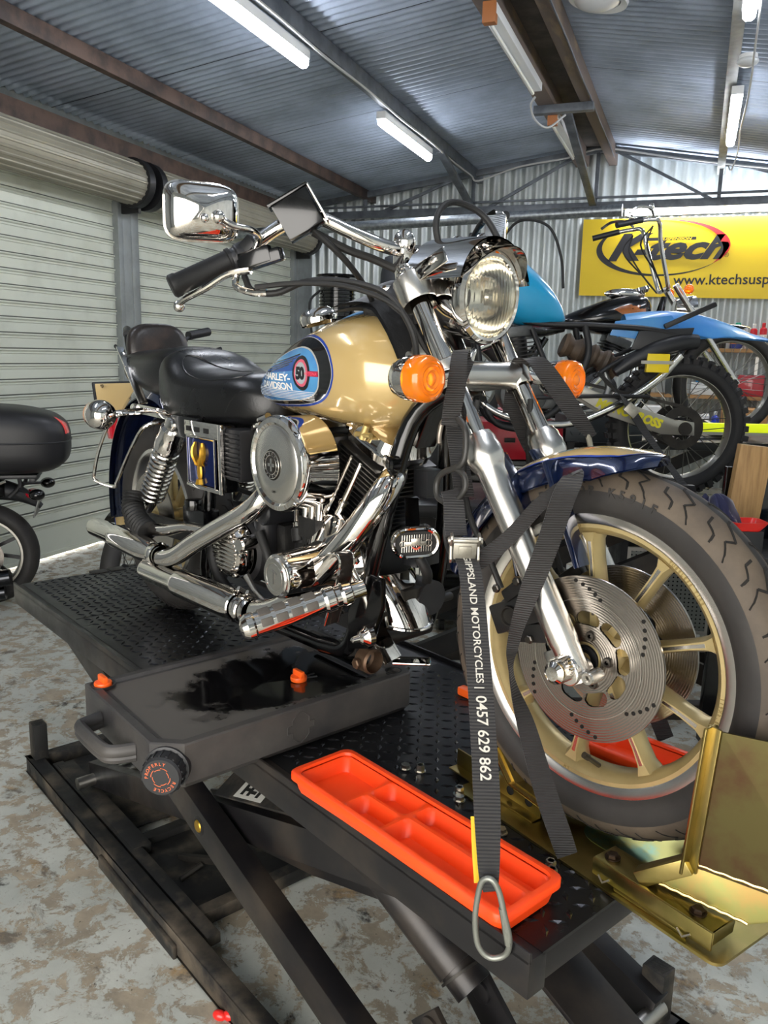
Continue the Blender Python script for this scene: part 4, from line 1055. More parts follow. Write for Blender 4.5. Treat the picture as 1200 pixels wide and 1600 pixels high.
for s in (-1, 1):
    m_ = Matrix.Diagonal((1, -s, 1, 1)) @ trans((.012, .014, .010))
    gp = [V((-.655, -.372, 1.722)), V((-.70, -.478, 1.668))]; d_ = (gp[1]-gp[0]).normalized()
    g = G().lathe(gp[0]-d_*.004, d_, [(.0135, 0), (.0235, .001), (.0235, .008), (.0208, .010), (.0204, .112), (.0225, .116), (.0225, .126), (.018, .130), (0, .130)], 28); part('rubber_grip', g.xf(m_), M('matt black grip', '#141415', .5), hb)
    # switch housing and master cylinder
    q = V((-.645, -.352, 1.728)); g = G().lathe(q+d_*-.022, d_, [(0, 0), (.026, 0), (.028, .004), (.028, .030), (.024, .034), (.024, .044), (.017, .046)], 24); g.beam(q+V((.012, 0, .012)), q+V((.03, .01, .03)), .03, .024)
    part('switch_housing', g.xf(m_), plasticb, hb, bevel=.002)
    g = G().beam((-.606, -.380, 1.706), (-.530, -.338, 1.728), .024, .024); g.beam((-.600, -.384, 1.713), (-.545, -.352, 1.729), .018, .030); part('lever_bracket', g.xf(m_), blackm, hb, bevel=.004)
    g = G().tube([(-.585, -.372, 1.700), (-.62, -.40, 1.692), (-.66, -.425, 1.668), (-.70, -.445, 1.650), (-.722, -.448, 1.640)], [.012, .009, .0095, .0085, .007], 12, sm=5, sy=.7); g.ell((-.728, -.447, 1.636), .0115)
    part('brake_lever' if s < 0 else 'clutch_lever', g.xf(m_), polished, hb)
    # black rectangular reservoir housing with bright edge
    Rb = Matrix.Rotation(radians(52), 3, V((.79, -.55, -.15)).normalized()) @ Matrix.Rotation(radians(-24), 3, 'X') @ Matrix.Rotation(radians(-28), 3, 'Z') @ Matrix.Rotation(radians(10), 3, 'Y')
    g = G().box((-.548, -.288, 1.800), (.045, .074, .070), Rb); rbx = part('reservoir_box' if s < 0 else 'speaker_box', g.xf(m_), blackm, hb, bevel=.004)
    g = G().box(V((-.548, -.288, 1.800))+Rb @ V((0, 0, .038)), (.049, .084, .006), Rb); part('box_cover', g.xf(m_), blackm, rbx, bevel=.002)
    g = G().box(V((-.548, -.288, 1.800))+Rb @ V((.0, .0425, 0)), (.047, .004, .076), Rb); part('box_trim', g.xf(m_), chrome, rbx, bevel=.0015)
# mirror right (its chrome back faces forward) and left one seen beyond the headlight
MC = V((-.600, -.440, 1.806))
def mirror_shell(MC, nrm, wv, hv, W_, H_):
    n = nrm.normalized(); wv = (wv-n*wv.dot(n)).normalized(); hv = n.cross(wv); rings = []
    for (k, d) in ((1, -.004), (1.0, .004), (.94, .014), (.80, .024), (.55, .032), (.25, .037), (.02, .038)):
        rr_ = []
        for i in range(40):
            a = 2*pi*i/40; e = 4.5; c_, s_ = cos(a), sin(a); x = math.copysign(abs(c_)**(2/e), c_)*W_/2*k; y = math.copysign(abs(s_)**(2/e), s_)*H_/2*k*(1-.06*(x/W_))
            rr_.append(MC+wv*x+hv*y+n*d)
        rings.append(rr_)
    return G().loft(rings)
g = mirror_shell(MC, V((1, -.35, .02)), V((.3, 1, -.03)), None, .128, .098); mo = part('mirror', g, chrome, hb, ang=40)
part('mirror_rim', G().tube([p for p in mirror_shell(MC, V((1, -.35, .02)), V((.3, 1, -.03)), None, .130, .100).v[:40]], .0028, 6, closed=True), chrome, mo)
part('mirror_stem', G().tube([(-.555, -.433, 1.793), (-.56, -.405, 1.783), (-.56, -.365, 1.779), (-.575, -.337, 1.770), (-.588, -.336, 1.75)], [.009, .007, .0065, .0065, .008], 12, sm=5).ell((-.557, -.431, 1.794), .012).ell((-.553, -.460, 1.789), .008), chrome, mo)
ML = V((-.65, .385, 1.862)); g = mirror_shell(ML, V((1, 1.6, .02)), V((-.9, 1, 0)), None, .10, .075); ml = part('mirror', g, chrome, hb, ang=40)
part('mirror_stem', G().tube([(-.635, .37, 1.85), (-.60, .35, 1.80), (-.60, .34, 1.76)], .0065, 10, sm=4), chrome, ml)
# cables and hoses
part('throttle_cable', G().tube([(-.60, -.355, 1.70), (-.565, -.36, 1.672), (-.53, -.33, 1.668), (-.50, -.28, 1.690), (-.46, -.21, 1.690), (-.41, -.16, 1.665), (-.37, -.135, 1.60), (-.37, -.12, 1.53)], .0062, 10, sm=6), rubber, hb)
part('brake_line', G().tube([(-.555, -.36, 1.678), (-.49, -.30, 1.685), (-.44, -.22, 1.678), (-.39, -.15, 1.64), (-.36, -.10, 1.56), (-.34, -.04, 1.52)], .005, 10, sm=6), rubber, hb)
part('steel_line_end', G().tube([(-.60, -.372, 1.703), (-.592, -.378, 1.680), (-.56, -.362, 1.668), (-.54, -.345, 1.668)], .0065, 10, sm=5), chrome, hb)
part('clutch_cable', G().tube([(-.42, .0, 1.72), (-.42, -.03, 1.80), (-.43, .0, 1.845), (-.43, .05, 1.855), (-.41, .10, 1.83), (-.37, .12, 1.76)], .0065, 10, sm=6), rubber, hb)
part('wire_loom', G().tube([(-.545, -.235, 1.785), (-.515, -.175, 1.755), (-.49, -.115, 1.735), (-.46, -.06, 1.70), (-.47, -.03, 1.62)], .008, 10, sm=5), rubber, hb)
part('choke_cable', G().tube([(-.53, -.25, 1.79), (-.515, -.18, 1.735), (-.535, -.11, 1.685), (-.56, -.07, 1.655)], .006, 10, sm=5), rubber, hb)
part('speedometer', G().lathe((-.56, -.03, 1.665), (-.25, 0, 1), [(0, -.03), (.035, -.028), (.042, 0), (.044, .018), (.040, .024), (0, .022)], 28), chrome, hb)

# ---- fuel tank
st_ = [(-1.035, .012, 1.462, 1.452), (-1.02, .045, 1.476, 1.440), (-.975, .088, 1.508, 1.424), (-.91, .120, 1.548, 1.412), (-.83, .146, 1.588, 1.402), (-.74, .160, 1.620, 1.396), (-.66, .165, 1.640, 1.392), (-.58, .160, 1.644, 1.394), (-.52, .147, 1.630, 1.404), (-.475, .122, 1.605, 1.422), (-.45, .092, 1.580, 1.445), (-.435, .05, 1.555, 1.475), (-.430, .01, 1.53, 1.50)]
sm_ = smooth([V((a, b, 0)) for a, b, _, _ in st_], 4); sm2 = smooth([V((a, c_, d_)) for a, _, c_, d_ in st_], 4)
rings = [superring(sm_[i].x, max(sm_[i].y, .004), sm2[i].y, sm2[i].z, 44, 2.25) for i in range(len(sm_))]
tank = G().loft(rings); part_tank = part('fuel_tank', tank, cream, hb, ang=60)
TB = bvh_of(tank)
def tank_decal(poly, m, nm, off, parent=part_tank, rings=7):
    g = disc_poly(poly, rings); g.v = [V((p.x, -.02, p.z)) for p in g.v]; out_ = []
    for p in g.v:
        h = TB.ray_cast(V((p.x, -1, p.z)), V((0, 1, 0)))
        if h[0] is None or (h[0].y > -.02): h = TB.find_nearest(V((p.x, -.06, p.z)))
        out_.append(h[0]+h[1]*off)
    g.v = out_; return part(nm, g, m, parent, ang=70)
def drop(k=0.0, kx0=0, kx1=0):
    """outline of the tank panel, pointed to the rear; k shrinks"""
    pts = [(-1.012, 1.458), (-1.0, 1.477), (-.965, 1.505), (-.91, 1.534), (-.83, 1.566), (-.765, 1.588), (-.706, 1.596), (-.645, 1.587), (-.602, 1.562), (-.582, 1.523), (-.592, 1.487), (-.627, 1.459), (-.690, 1.443), (-.787, 1.435), (-.88, 1.431), (-.95, 1.433), (-.995, 1.442)]
    s = smooth([V((a, b, 0)) for a, b in pts], 4, closed=True)
    cx, cz = -.75, 1.50; o = []
    n = len(s)
    for i, p in enumerate(s):
        t = (s[(i+1) % n]-s[i-1]).normalized(); nn = V((-t.y, t.x, 0)) 
        if (V((cx, cz, 0))-p).dot(nn) < 0: nn = -nn
        q = p+nn*k; o.append((q.x, q.y))
    return o
tank_decal(drop(0), bluest, 'decal_blue_border', .0005); tank_decal(drop(.0045), M('tank stripe silver', '#c9c6c0', .3, .4), 'decal_pinstripe', .0008)
tank_decal(drop(.006), M('decal black', '#0b0b0e', .12, 0, coat=1), 'decal_black_panel', .0011)
# blue inner field
fld = [(-.992, 1.455), (-.955, 1.483), (-.90, 1.510), (-.84, 1.534), (-.775, 1.558), (-.710, 1.570), (-.660, 1.562), (-.630, 1.536), (-.626, 1.503), (-.642, 1.476), (-.690, 1.458), (-.780, 1.449), (-.88, 1.444), (-.96, 1.446)]
fls = [(p.x, p.y) for p in smooth([V((a, b, 0)) for a, b in fld], 4, closed=True)]
tank_decal(fls, M('tank stripe silver', '#c9c6c0'), 'decal_inner_edge', .0014)
cx_, cz_ = -.77, 1.50
fl2 = [(cx_+(a-cx_)*.975, cz_+(b-cz_)*.955) for a, b in fls]; tank_decal(fl2, M('decal sky blue', '#4f93c4', .2, 0, coat=1, vary=(3, '#3a74b4', .45, .6)), 'decal_blue_field', .0017)
def tank_geo(g, m, nm, off, ang=70):
    out_ = []
    for p in g.v:
        h = TB.ray_cast(V((p.x, -1, p.z)), V((0, 1, 0))); out_.append(h[0]+h[1]*off if h[0] else V((p.x, -.1, p.z)))
    g.v = out_; return part(nm, g, m, part_tank, ang=ang)
def flat(g, x, z): g.v = [V((x+p.x, 0, z+p.y)) for p in g.v]; return g
def lines(z0, z1, n, x0, x1, th):
    g = G()
    for k in range(n):
        z = z0+(z1-z0)*k/(n-1)
        g.grid(lambda u, v: V((x0(z)+(x1(z)-x0(z))*u, 0, z+th*(v-.5))), 14, 1)
    return g
white = M('decal white', '#e8e8e4', .25)
dblue = M('decal deep blue', '#234a8c', .25)
tank_geo(lines(1.456, 1.474, 6, lambda z: -.955, lambda z: -.66+.5*(z-1.456), .0012), white, 'decal_speed_lines', .0020)
# winged arc stripes above the wording
g = G()
for k in range(4):
    zz = .0075*k; g.grid(lambda u, v: V((-.885+.14*u+.014*k, 0, 1.509+zz+.022*u**1.3+.0026*(v-.5))), 10, 1)
tank_geo(g, M('decal black', '#0b0b0e'), 'decal_wing', .0021)
g = G().grid(lambda u, v: V((-.895+.19*u, 0, 1.507+(.034*u**.8)*v+.012*u)), 14, 5)
tank_geo(g, dblue, 'decal_wing_ground', .0019)
def ringdisc(cx, cz, r): return [(cx+r*.95*cos(2*pi*k/36), cz+r*sin(2*pi*k/36)) for k in range(36)]
tank_decal(ringdisc(-.692, 1.514, .037), M('decal black', '#0b0b0e'), 'decal_medallion_ring', .0023, rings=4)
tank_decal(ringdisc(-.692, 1.514, .029), M('decal pink', '#c8566a', .3), 'decal_medallion_band', .0026, rings=3)
tank_decal(ringdisc(-.692, 1.514, .023), M('decal silver grey', '#9aa0a4', .3), 'decal_medallion', .0029, rings=3)
l = text_geo('50', .036, .0022, 0, .85); s_ = .036/width(l); l.xf(Matrix.Diagonal((s_, .95, 1, 1))); tank_geo(flat(l, -.711, 1.502), M('decal black', '#0b0b0e'), 'decal_number', .0033)
for i, (tx, zz, ww) in enumerate((('HARLEY-', 1.495, .150), ('DAVIDSON', 1.476, .170))):
    l = text_geo(tx, .0205, .0006, .0, .9); s_ = ww/width(l); l.xf(Matrix.Diagonal((s_, 1.0, 1, 1))); tank_geo(flat(l, -.890 if i == 0 else -.905, zz), white, 'tank_lettering', .0026)
g = G().grid(lambda u, v: V((-.668+.040*u, 0, 1.508+.011*v)), 6, 2); tank_geo(g, M('decal red', '#a3203c', .3), 'decal_red_bar', .0026)
l = text_geo('DAYTONA', .009, .0002, .3); s_ = .05/width(l); l.xf(Matrix.Diagonal((s_, 1, 1, 1))); tank_geo(flat(l, -.683, 1.5105), M('decal rose', '#e0526a', .3), 'tank_lettering', .0030)
# filler cap, leather bib, tank mounts, petcock
g = G().lathe((-.775, -.055, 1.628), (-.22, -.15, 1), [(.0, .028), (.03, .026), (.038, .020), (.042, .014), (.044, .004), (.042, -.006)], 36); part('filler_cap', g, chrome, hb)
def bib(u, v):
    x = -.70+.29*u; zc = (1.662+.012*sin(pi*min(u*1.5, 1)))-max(0, u-.55)**1.6*.55; y = (-.085-.02*u)+(.17+.04*u)*v; return V((x, y, zc-1.1*(abs(y))**1.7*.6+.035*math.exp(-((u-.5)/.25)**2)*math.exp(-((v-.5)/.3)**2)))
g = G().grid(bib, 16, 16); g2 = G().grid(lambda u, v: bib(u, v)-V((0, 0, .012)), 16, 16); part('leather_tank_bib', g.join(g2), M('dull black leather', '#1f2022', .5, 0, bump=(50, .4, .004)), hb, ang=60)
part('console_cover', G().ell((-.55, -.01, 1.655), (.095, .062, .055)), M('dull black leather', '#1f2022'), hb)
part('tank_mount', G().lathe((-.425, -.04, 1.555), (0, -1, 0), [(0, .055), (.008, .055), (.009, .03), (.024, .028), (.024, .018), (.014, .015), (.014, 0)], 24), steel, hb)
part('petcock', G().cyl((-.57, -.08, 1.405), (-.58, -.085, 1.375), .008, seg=12).cyl((-.60, -.085, 1.385), (-.55, -.085, 1.385), .006, seg=12), M('fuel tap brass', '#b8a26a', .4, .6), hb)

# ---- seat, backrest
def seat_loft(st, n=28, e=3.0, sub=4):
    a = smooth([V((s[0], s[1], 0)) for s in st], sub); b = smooth([V((s[0], s[2], s[3])) for s in st], sub)
    return G().loft([superring(a[i].x, max(a[i].y, .005), b[i].y, b[i].z, n, e) for i in range(len(a))])
front_seat = [(-.930, .05, 1.455, 1.375), (-.96, .095, 1.480, 1.362), (-1.02, .130, 1.500, 1.352), (-1.10, .150, 1.503, 1.342), (-1.20, .165, 1.500, 1.338), (-1.30, .168, 1.512, 1.338), (-1.37, .160, 1.545, 1.342), (-1.43, .146, 1.560, 1.352), (-1.47, .12, 1.550, 1.38), (-1.485, .08, 1.53, 1.40)]
so = part('saddle', seat_loft(front_seat), leather, hb, ang=70)
pil = [(-1.43, .115, 1.556, 1.42), (-1.48, .125, 1.566, 1.412), (-1.56, .130, 1.562, 1.41), (-1.66, .126, 1.556, 1.425), (-1.74, .115, 1.552, 1.44), (-1.79, .09, 1.545, 1.46), (-1.81, .05, 1.53, 1.48)]
part('pillion_pad', seat_loft(pil, e=2.8), leather, hb, ang=70)
# inset top panel and stitched seams on the saddle
SB = bvh_of(seat_loft(front_seat))
def on_seat(pts, r, closed=False, m=leather, nm='saddle_piping', off=.001):
    o = []
    for p in pts:
        d = V(p[3:6]) if len(p) > 3 else V((0, 0, -1)); h = SB.ray_cast(V(p[:3])-d*1.0, d); o.append(h[0]+h[1]*off if h[0] else V(p[:3]))
    return part(nm, G().tube(o, r, 8, closed=closed), m, so)
oval = [(-1.21+.16*cos(a)*(1-.15*sin(a)), -.075+.060*sin(a)*(1.0), 1.5) for a in [2*pi*k/40 for k in range(40)]]
on_seat(oval, .0028, True, nm='panel_piping', off=.0005)
on_seat([(-1.47, 0, 1.44-.0*k, 0, 1, 0) if 0 else (-1.46+.11*k, 0, 1.44-.045*k, 0, 1, 0) for k in [0, .2, .4, .6, .8, 1.0]], .0022)
on_seat([(-1.0-.08*k, 0, 1.46-.09*k**2, 0, 1, 0) for k in [0, .2, .4, .6, .8, 1.0]], .0022)
l = text_geo('Daytona', .034, .0006, .2); s_ = .105/width(l); l.xf(Matrix.Diagonal((s_, 1, 1, 1)))
o_ = []
for p in l.v:
    h = SB.ray_cast(V((-1.24+p.x, -.102+p.y*.9, 2)), V((0, 0, -1))); o_.append(h[0]+h[1]*.0012 if h[0] else p)
l.v = o_; part('embossed_lettering', l, M('embossed leather', '#2b2a29', .5), so)
# seat plates and backrest
bp_ = G()
brd = []
for (w_, dx, hh) in ((.7, -.018, .8), (.94, -.016, .96), (1, -.006, 1), (1, .010, 1), (.93, .022, .95), (.7, .028, .75), (.02, .030, .02)):
    ringp = []
    for k in range(32):
        a = 2*pi*k/32; c_, s_ = cos(a), sin(a); y = math.copysign(abs(c_)**(2/3.2), c_)*.105*w_*(1-.16*s_); z = math.copysign(abs(s_)**(2/3.0), s_)*.066*hh
        ringp.append(V((-1.80+dx-.18*z, y+.03, 1.572+z)))
    brd.append(ringp)
part('backrest_pad', G().loft(brd), M('brown worn black leather', '#221d1b', .36, 0, vary=(9, '#4a3a32', .5, .75), bump=(120, .3)), hb, ang=60)
for s in (-1, 1):
    g = G().beam((-1.58, s*.128, 1.395), (-1.69, s*.122, 1.50), .007, .028, (0, 1, 0)); g.beam((-1.69, s*.122, 1.50), (-1.80, s*.10, 1.56), .007, .024, (0, 1, 0)); part('sissy_bar', g, chrome, hb, bevel=.002)

# ---- rear fender, lights, strut
RC = V((-1.664, 0, 1.02)); RR = .32
def rfp(a, s, R0=.392, hw=.086):
    t = abs(s); dr = -.038*t**2.6-.018*t**10; return V((RC.x+(R0+dr)*cos(a), s*hw, RC.z+(R0+dr)*sin(a)+.052*max(0, sin(a))))
nu, nv = 60, 22
def shell(fn, m, nm, parent, a0, a1, s0=-1, s1=1, th=.003, off=0, nu=60, nv=22):
    f1 = lambda u, v: fn(a0+(a1-a0)*u, s0+(s1-s0)*v)+V((cos(a0+(a1-a0)*u), 0, sin(a0+(a1-a0)*u)))*off
    g = G().grid(f1, nu, nv)
    if th: g.join(G().grid(lambda u, v: f1(u, v)-V((cos(a0+(a1-a0)*u), .0, sin(a0+(a1-a0)*u)))*th, nu, nv))
    return part(nm, g, m, parent, ang=50)
rf = shell(rfp, blackm if 0 else navy, 'rear_fender', hb, .75, 3.32)
shell(rfp, cream, 'tan_top_panel', rf, .8, 3.40, -.62, .62, 0, .0008); shell(rfp, bluest, 'pinstripe', rf, .8, 3.40, -.665, -.62, 0, .0012, nv=2); shell(rfp, bluest, 'pinstripe', rf, .8, 3.40, .62, .665, 0, .0012, nv=2)
for s in (-1, 1):
    g = G().beam((-1.30, s*.095, 1.360), (-1.68, s*.098, 1.372), .016, .030, (0, 0, 1)); g.cyl((-1.68, s*.098, 1.372), (-1.72, s*.098, 1.372), .014)
    part('fender_strut', g, chrome, hb, bevel=.003)
    c0 = V((-1.665, s*.235, 1.360)); ts = part('turn_signal', G().lathe(c0, (-1, 0, 0), [(0, -.062), (.022, -.058), (.038, -.044), (.0455, -.022), (.046, .0), (.044, .006)], 36), chrome, hb)
    part('amber_lens', G().lathe(c0, (-1, 0, 0), [(.044, .004), (.042, .018), (.03, .028), (0, .031)], 32), amber, ts)
    part('signal_stalk', G().cyl((-1.64, s*.10, 1.368), (-1.645, s*.20, 1.362), .010), chrome, hb)
    # saddlebag guard rail
    p = [(-1.60, s*.13, 1.365), (-1.635, s*.20, 1.352), (-1.72, s*.215, 1.26), (-1.785, s*.215, 1.165), (-1.775, s*.215, 1.140), (-1.63, s*.215, 1.140), (-1.60, s*.215, 1.165), (-1.51, s*.205, 1.27), (-1.44, s*.19, 1.34), (-1.42, s*.13, 1.352)]
    part('bag_guard_rail', G().tube(p, .0055, 10, sm=5), chrome, hb)
    part('side_reflector', G().box((-1.50, s*.096, 1.335), (.055, .008, .020)), amber, hb, bevel=.002)
part('tail_light', G().box((-2.045, 0, 1.275), (.05, .11, .08)), M('red tail lens', '#c4142c', .15, 0, trans=.2, coat=.8), hb, bevel=.015)
g = G().box((-2.06, .0, 1.385), (.012, .19, .11), Matrix.Rotation(radians(-12), 3, 'Y')); pl = part('number_plate_bracket', g, plasticb, hb, bevel=.006)
part('plate_face', G().box((-2.052, 0, 1.385), (.006, .175, .098), Matrix.Rotation(radians(-12), 3, 'Y')), M('tan plate backing', '#c3aa78', .4), pl, bevel=.003)
for y in (-.07, .07): part('plate_bolt', G().bolt((-2.045, y, 1.425), (1, 0, 0), .007, .006), chrome, pl)

# ---- rear wheel
g = tyre(RC.x, RC.z, RR, .066, .215); gq = tread_grooves(RC.x, RC.z, RR, .066, .215, 28); gq.mi = [1]*len(gq.f); g.join(gq)
rt = part('rear_tyre', g, [tirem, groove], hb, ang=50)
part('rear_rim', G().lathe(RC, (0, 1, 0), [(.222, -.055), (.222, -.05), (.205, -.045), (.19, -.03), (.185, 0), (.19, .03), (.205, .045), (.222, .05), (.222, .055), (.21, .058), (.20, .05), (.178, .0), (.20, -.05), (.21, -.058)], 72, closed=True), M('machined rim lip', '#cbc8c4'), hb)
for k in range(9):
    a = 2*pi*k/9+.2; d = V((cos(a), 0, sin(a))); part('wheel_spoke', G().beam(RC+d*.03, RC+d*.185, .028, .02, (0, 1, 0)), mag, hb, bevel=.003)
part('rear_hub', G().lathe(RC, (0, 1, 0), [(0, -.09), (.02, -.09), (.022, -.07), (.05, -.06), (.05, .06), (.02, .07), (0, .09)], 32), mag, hb)
part('rear_disc', G().lathe(RC, (0, 1, 0), [(.05, -.078), (.146, -.078), (.146, -.073), (.05, -.073)], 60, closed=True), disc_m, hb)
part('belt_pulley', G().lathe(RC, (0, 1, 0), [(.05, .08), (.12, .08), (.12, .105), (.05, .105)], 60, closed=True), darkm, hb)
part('drive_belt', G().tube([(RC.x, .093, RC.z+.12), (-1.0, .093, 1.11), (-1.0, .093, 1.00), (RC.x, .093, RC.z-.12)], .008, 6), rubber, hb)
for s in (-1, 1):
    part('swingarm_side', G().beam((-1.70, s*.125, 1.02), (-1.12, s*.105, 1.035), .022, .055), satin, hb, bevel=.005)
part('rear_axle', G().cyl((RC.x, -.145, RC.z), (RC.x, .145, RC.z), .012).bolt((RC.x, -.145, RC.z), (0, -1, 0), .018, .012), steel, hb)
# ---- shocks
for s in (-1, 1):
    T0 = V((-1.325, s*.155, 1.350)); B0 = V((-1.530, s*.155, 1.075)); d = (B0-T0).normalized(); L0 = (B0-T0).length
    g = G().lathe(T0, d, [(0, .0), (.028, .004), (.035, .012), (.036, .05), (.039, .055), (.039, .085), (.024, .086), (.018, .09), (.018, L0-.05), (.02, L0-.03), (.014, L0)], 28)
    sh = part('rear_shock', g, chrome, hb)
    pts = []; x = d.orthogonal().normalized(); y = d.cross(x); N = 11*14
    for k in range(N+1):
        a = 2*pi*k/14; pts.append(T0+d*(.088+(L0-.15)*k/N)+(x*cos(a)+y*sin(a))*.034)
    part('shock_spring', G().tube(pts, .0058, 8), polished, sh)
    part('shock_mount', G().lathe(T0+V((0, s*-.03, 0)), (0, s, 0), [(0, 0), (.022, 0), (.026, .01), (.026, .04), (.022, .05), (.012, .055), (.0, .06)], 24), chrome, sh)
part('shock_shroud', G().box((-1.245, -.135, 1.352), (.15, .07, .06)), blackm, hb, bevel=.006)
# ribbed breather hose
pts = smooth([(-1.515, -.20, 1.135), (-1.50, -.215, 1.095), (-1.45, -.22, 1.06), (-1.40, -.215, 1.04)], 14); rr_ = [.030 if k % 3 else .034 for k in range(len(pts))]
part('ribbed_boot', G().tube(pts, rr_, 18), rubber, hb, ang=20)
part('brake_linkage', G().tube([(-1.39, -.20, 1.045), (-1.30, -.20, 1.06), (-1.22, -.19, 1.08), (-1.12, -.18, 1.09), (-1.05, -.17, 1.12)], [.02, .016, .012, .012, .01], 12, sm=4), chrome, hb)

# ---- frame
fr = blackm
part('backbone', G().tube([fk(d2, 0, -.06), (-.6, 0, 1.50), (-.95, 0, 1.42), (-1.2, 0, 1.33)], .03, 16, sm=4), fr, hb)
for s in (-1, 1):
    part('down_tube', G().tube([fk(d1+.02, 0, -.055)+V((0, s*.015, 0)), (-.455, s*.055, 1.42), (-.500, s*.095, 1.20), (-.560, s*.115, .96), (-.60, s*.118, .90), (-.68, s*.12, .885)], .0205, 16, sm=5), fr, hb)
    part('lower_rail', G().tube([(-.66, s*.12, .885), (-.90, s*.125, .88), (-1.15, s*.13, .885), (-1.22, s*.13, .93), (-1.20, s*.125, 1.1), (-1.18, s*.12, 1.32)], .017, 14, sm=4), fr, hb)
part('neck_gusset', G().prism([(-.40, 1.50), (-.47, 1.36), (-.52, 1.42), (-.55, 1.52)], 'xz', -.03, .03), fr, hb, bevel=.004)
part('frame_cross_tube', G().cyl((-.575, -.12, .905), (-.575, .12, .905), .018).box((-.60, -.06, .90), (.05, .08, .03)), darkm, hb, bevel=.003)
part('tube_clamp_cover', G().lathe((-.468, -.083, 1.335), (-.2, -1, 0), [(.0, .02), (.010, .022), (.016, .018), (.018, .0)], 24), blackm, hb)
# wording on the down tube label
lb = G()
for k in range(3):
    l = text_geo(('WARNING NOISE CONTROL', 'TAMPERING IS PROHIBITED', 'SEE OWNERS MANUAL')[k], .008, .0001); s_ = .10/width(l); l.xf(Matrix.Diagonal((s_, 1, 1, 1)))
    R_ = Matrix((V((-.20, -.07, -.90)).normalized(), V((.75, -.60, -.16)).normalized(), V((.55, -.8, 0)).normalized())).transposed().to_4x4()
    l.xf(trans(V((-.474+.006*k, -.1065+.0*k, 1.285))+V((.0085-.0*k, -.004+.004*k, 0))) @ R_); lb.join(l)
part('frame_label', lb, M('label silver print', '#8f8f8c', .5), hb)
# ---- engine
fin_m = M('black engine fins', '#1b1b1d', .42, .5, vary=(12, '#333230', .5, .8))
EC = V((-.72, 0, 1.06))
part('crankcase', G().lathe((EC.x, -.10, EC.z), (0, 1, 0), [(0, 0), (.09, 0), (.125, .012), (.13, .05), (.13, .15), (.12, .19), (0, .20)], 36).box((EC.x, 0, EC.z-.07), (.24, .18, .12)), crinkle, hb, bevel=.006)
def cyl_axis(a): return V((sin(a), 0, cos(a)))
for nm, a in (('front', radians(24)), ('rear', radians(-22))):
    u = cyl_axis(a); t = V((cos(a), 0, -sin(a)))
    base = EC+u*.10
    g = G().cyl(base, base+u*.13, .055)
    R_ = Matrix((t, V((0, 1, 0)), u)).transposed()
    cb = part(nm+'_cylinder', g, crinkle, hb)
    for k in range(11):
        z = .012+.0115*k; w_ = .150 if k > 2 else .135
        part('cooling_fin', G().box(base+u*z, (w_, .148, .0032), R_), fin_m, cb, bevel=.001)
    hd = base+u*.135
    ho = part(nm+'_head', G().box(hd+u*.035, (.13, .15, .07), R_), crinkle, hb, bevel=.01)
    for k in range(7): part('head_fin', G().box(hd+u*(.006+.0105*k), (.178-.004*k, .178, .0034), R_), M('polished fin edge', '#4a4947', .3, .8), ho, bevel=.001)
    # rocker cover
    rcg = []
    for (z, wx, wy) in ((.080, .082, .078), (.098, .084, .080), (.104, .080, .076), (.128, .074, .070), (.138, .058, .054), (.141, .02, .02)):
        ringp = []
        for k in range(28):
            aa = 2*pi*k/28; c_, s_ = cos(aa), sin(aa); ringp.append(hd+t*math.copysign(abs(c_)**.5, c_)*wx+V((0, 1, 0))*math.copysign(abs(s_)**.5, s_)*wy+u*z)
        rcg.append(ringp)
    ro_ = part('rocker_cover', G().loft(rcg), chrome, hb, ang=40)
    for (dx, dy) in ((-.07, -.068), (.07, -.068)): part('rocker_bolt', G().bolt(hd+t*dx+V((0, dy, 0))+u*.099, u, .008, .008), chrome, ro_)
    part('intake_boss', G().cyl(hd+u*.03+t*(-.07 if a > 0 else .07), hd+u*.02+t*(-.11 if a > 0 else .11), .028), crinkle, ho)
    # pushrod tubes
    for dy in (0, 1):
        tp = hd+t*(-.018+.036*dy)+V((0, -.082, 0))+u*.06; bt = EC+V(((.035 if a > 0 else -.035)+(-.022+.044*dy), -.118, .085))
        d = (tp-bt).normalized(); L_ = (tp-bt).length
        part('pushrod_tube', G().lathe(bt, d, [(.013, 0), (.013, .015), (.010, .018), (.0085, .03), (.0085, L_*.45), (.0115, L_*.46), (.0115, L_*.50), (.0075, L_*.52), (.0075, L_)], 20), chrome, hb)
        part('tappet_block', G().lathe(bt-d*.03, d, [(.018, 0), (.018, .03), (.014, .035)], 16), crinkle, hb)
# gearcase (cam) cover: chrome cone with round timer cap
cc_ = V((-.632, -.11, 1.090))
g = G().lathe(cc_, (0, -1, 0), [(.115, 0), (.112, .018), (.095, .028), (.060, .050), (.054, .07), (.050, .155), (.048, .164), (.043, .166)], 44)
part('gearcase_cover', g, chrome, hb, ang=35)
tcov = part('timer_cover', G().lathe(cc_, (0, -1, 0), [(.043, .160), (.043, .170), (.040, .173), (.031, .173), (.030, .171), (.029, .173), (0, .173)], 44), brushed, hb)
for a in (.6, 3.74): part('timer_screw', G().lathe(cc_+V((.035*cos(a), -.173, .035*sin(a))), (0, -1, 0), [(0, .002), (.003, .0015), (.0035, 0)], 12), chrome, tcov)
g = G().beam(cc_+V((-.008, -.1735, .014)), cc_+V((.010, -.1735, .008)), .002, .0015, (0, 1, 0)).beam(cc_+V((.0, -.1735, .012)), cc_+V((-.002, -.1735, -.016)), .004, .0015, (0, 1, 0))
part('timer_emblem', g, M('dull grey emblem', '#7d7c78', .4, .8), tcov)
for k in range(6):
    a = 2*pi*k/6+.3; part('cover_bolt', G().bolt(cc_+V((.100*cos(a), -.02, .100*sin(a))), (0, -1, 0), .0075, .01), chrome, hb)
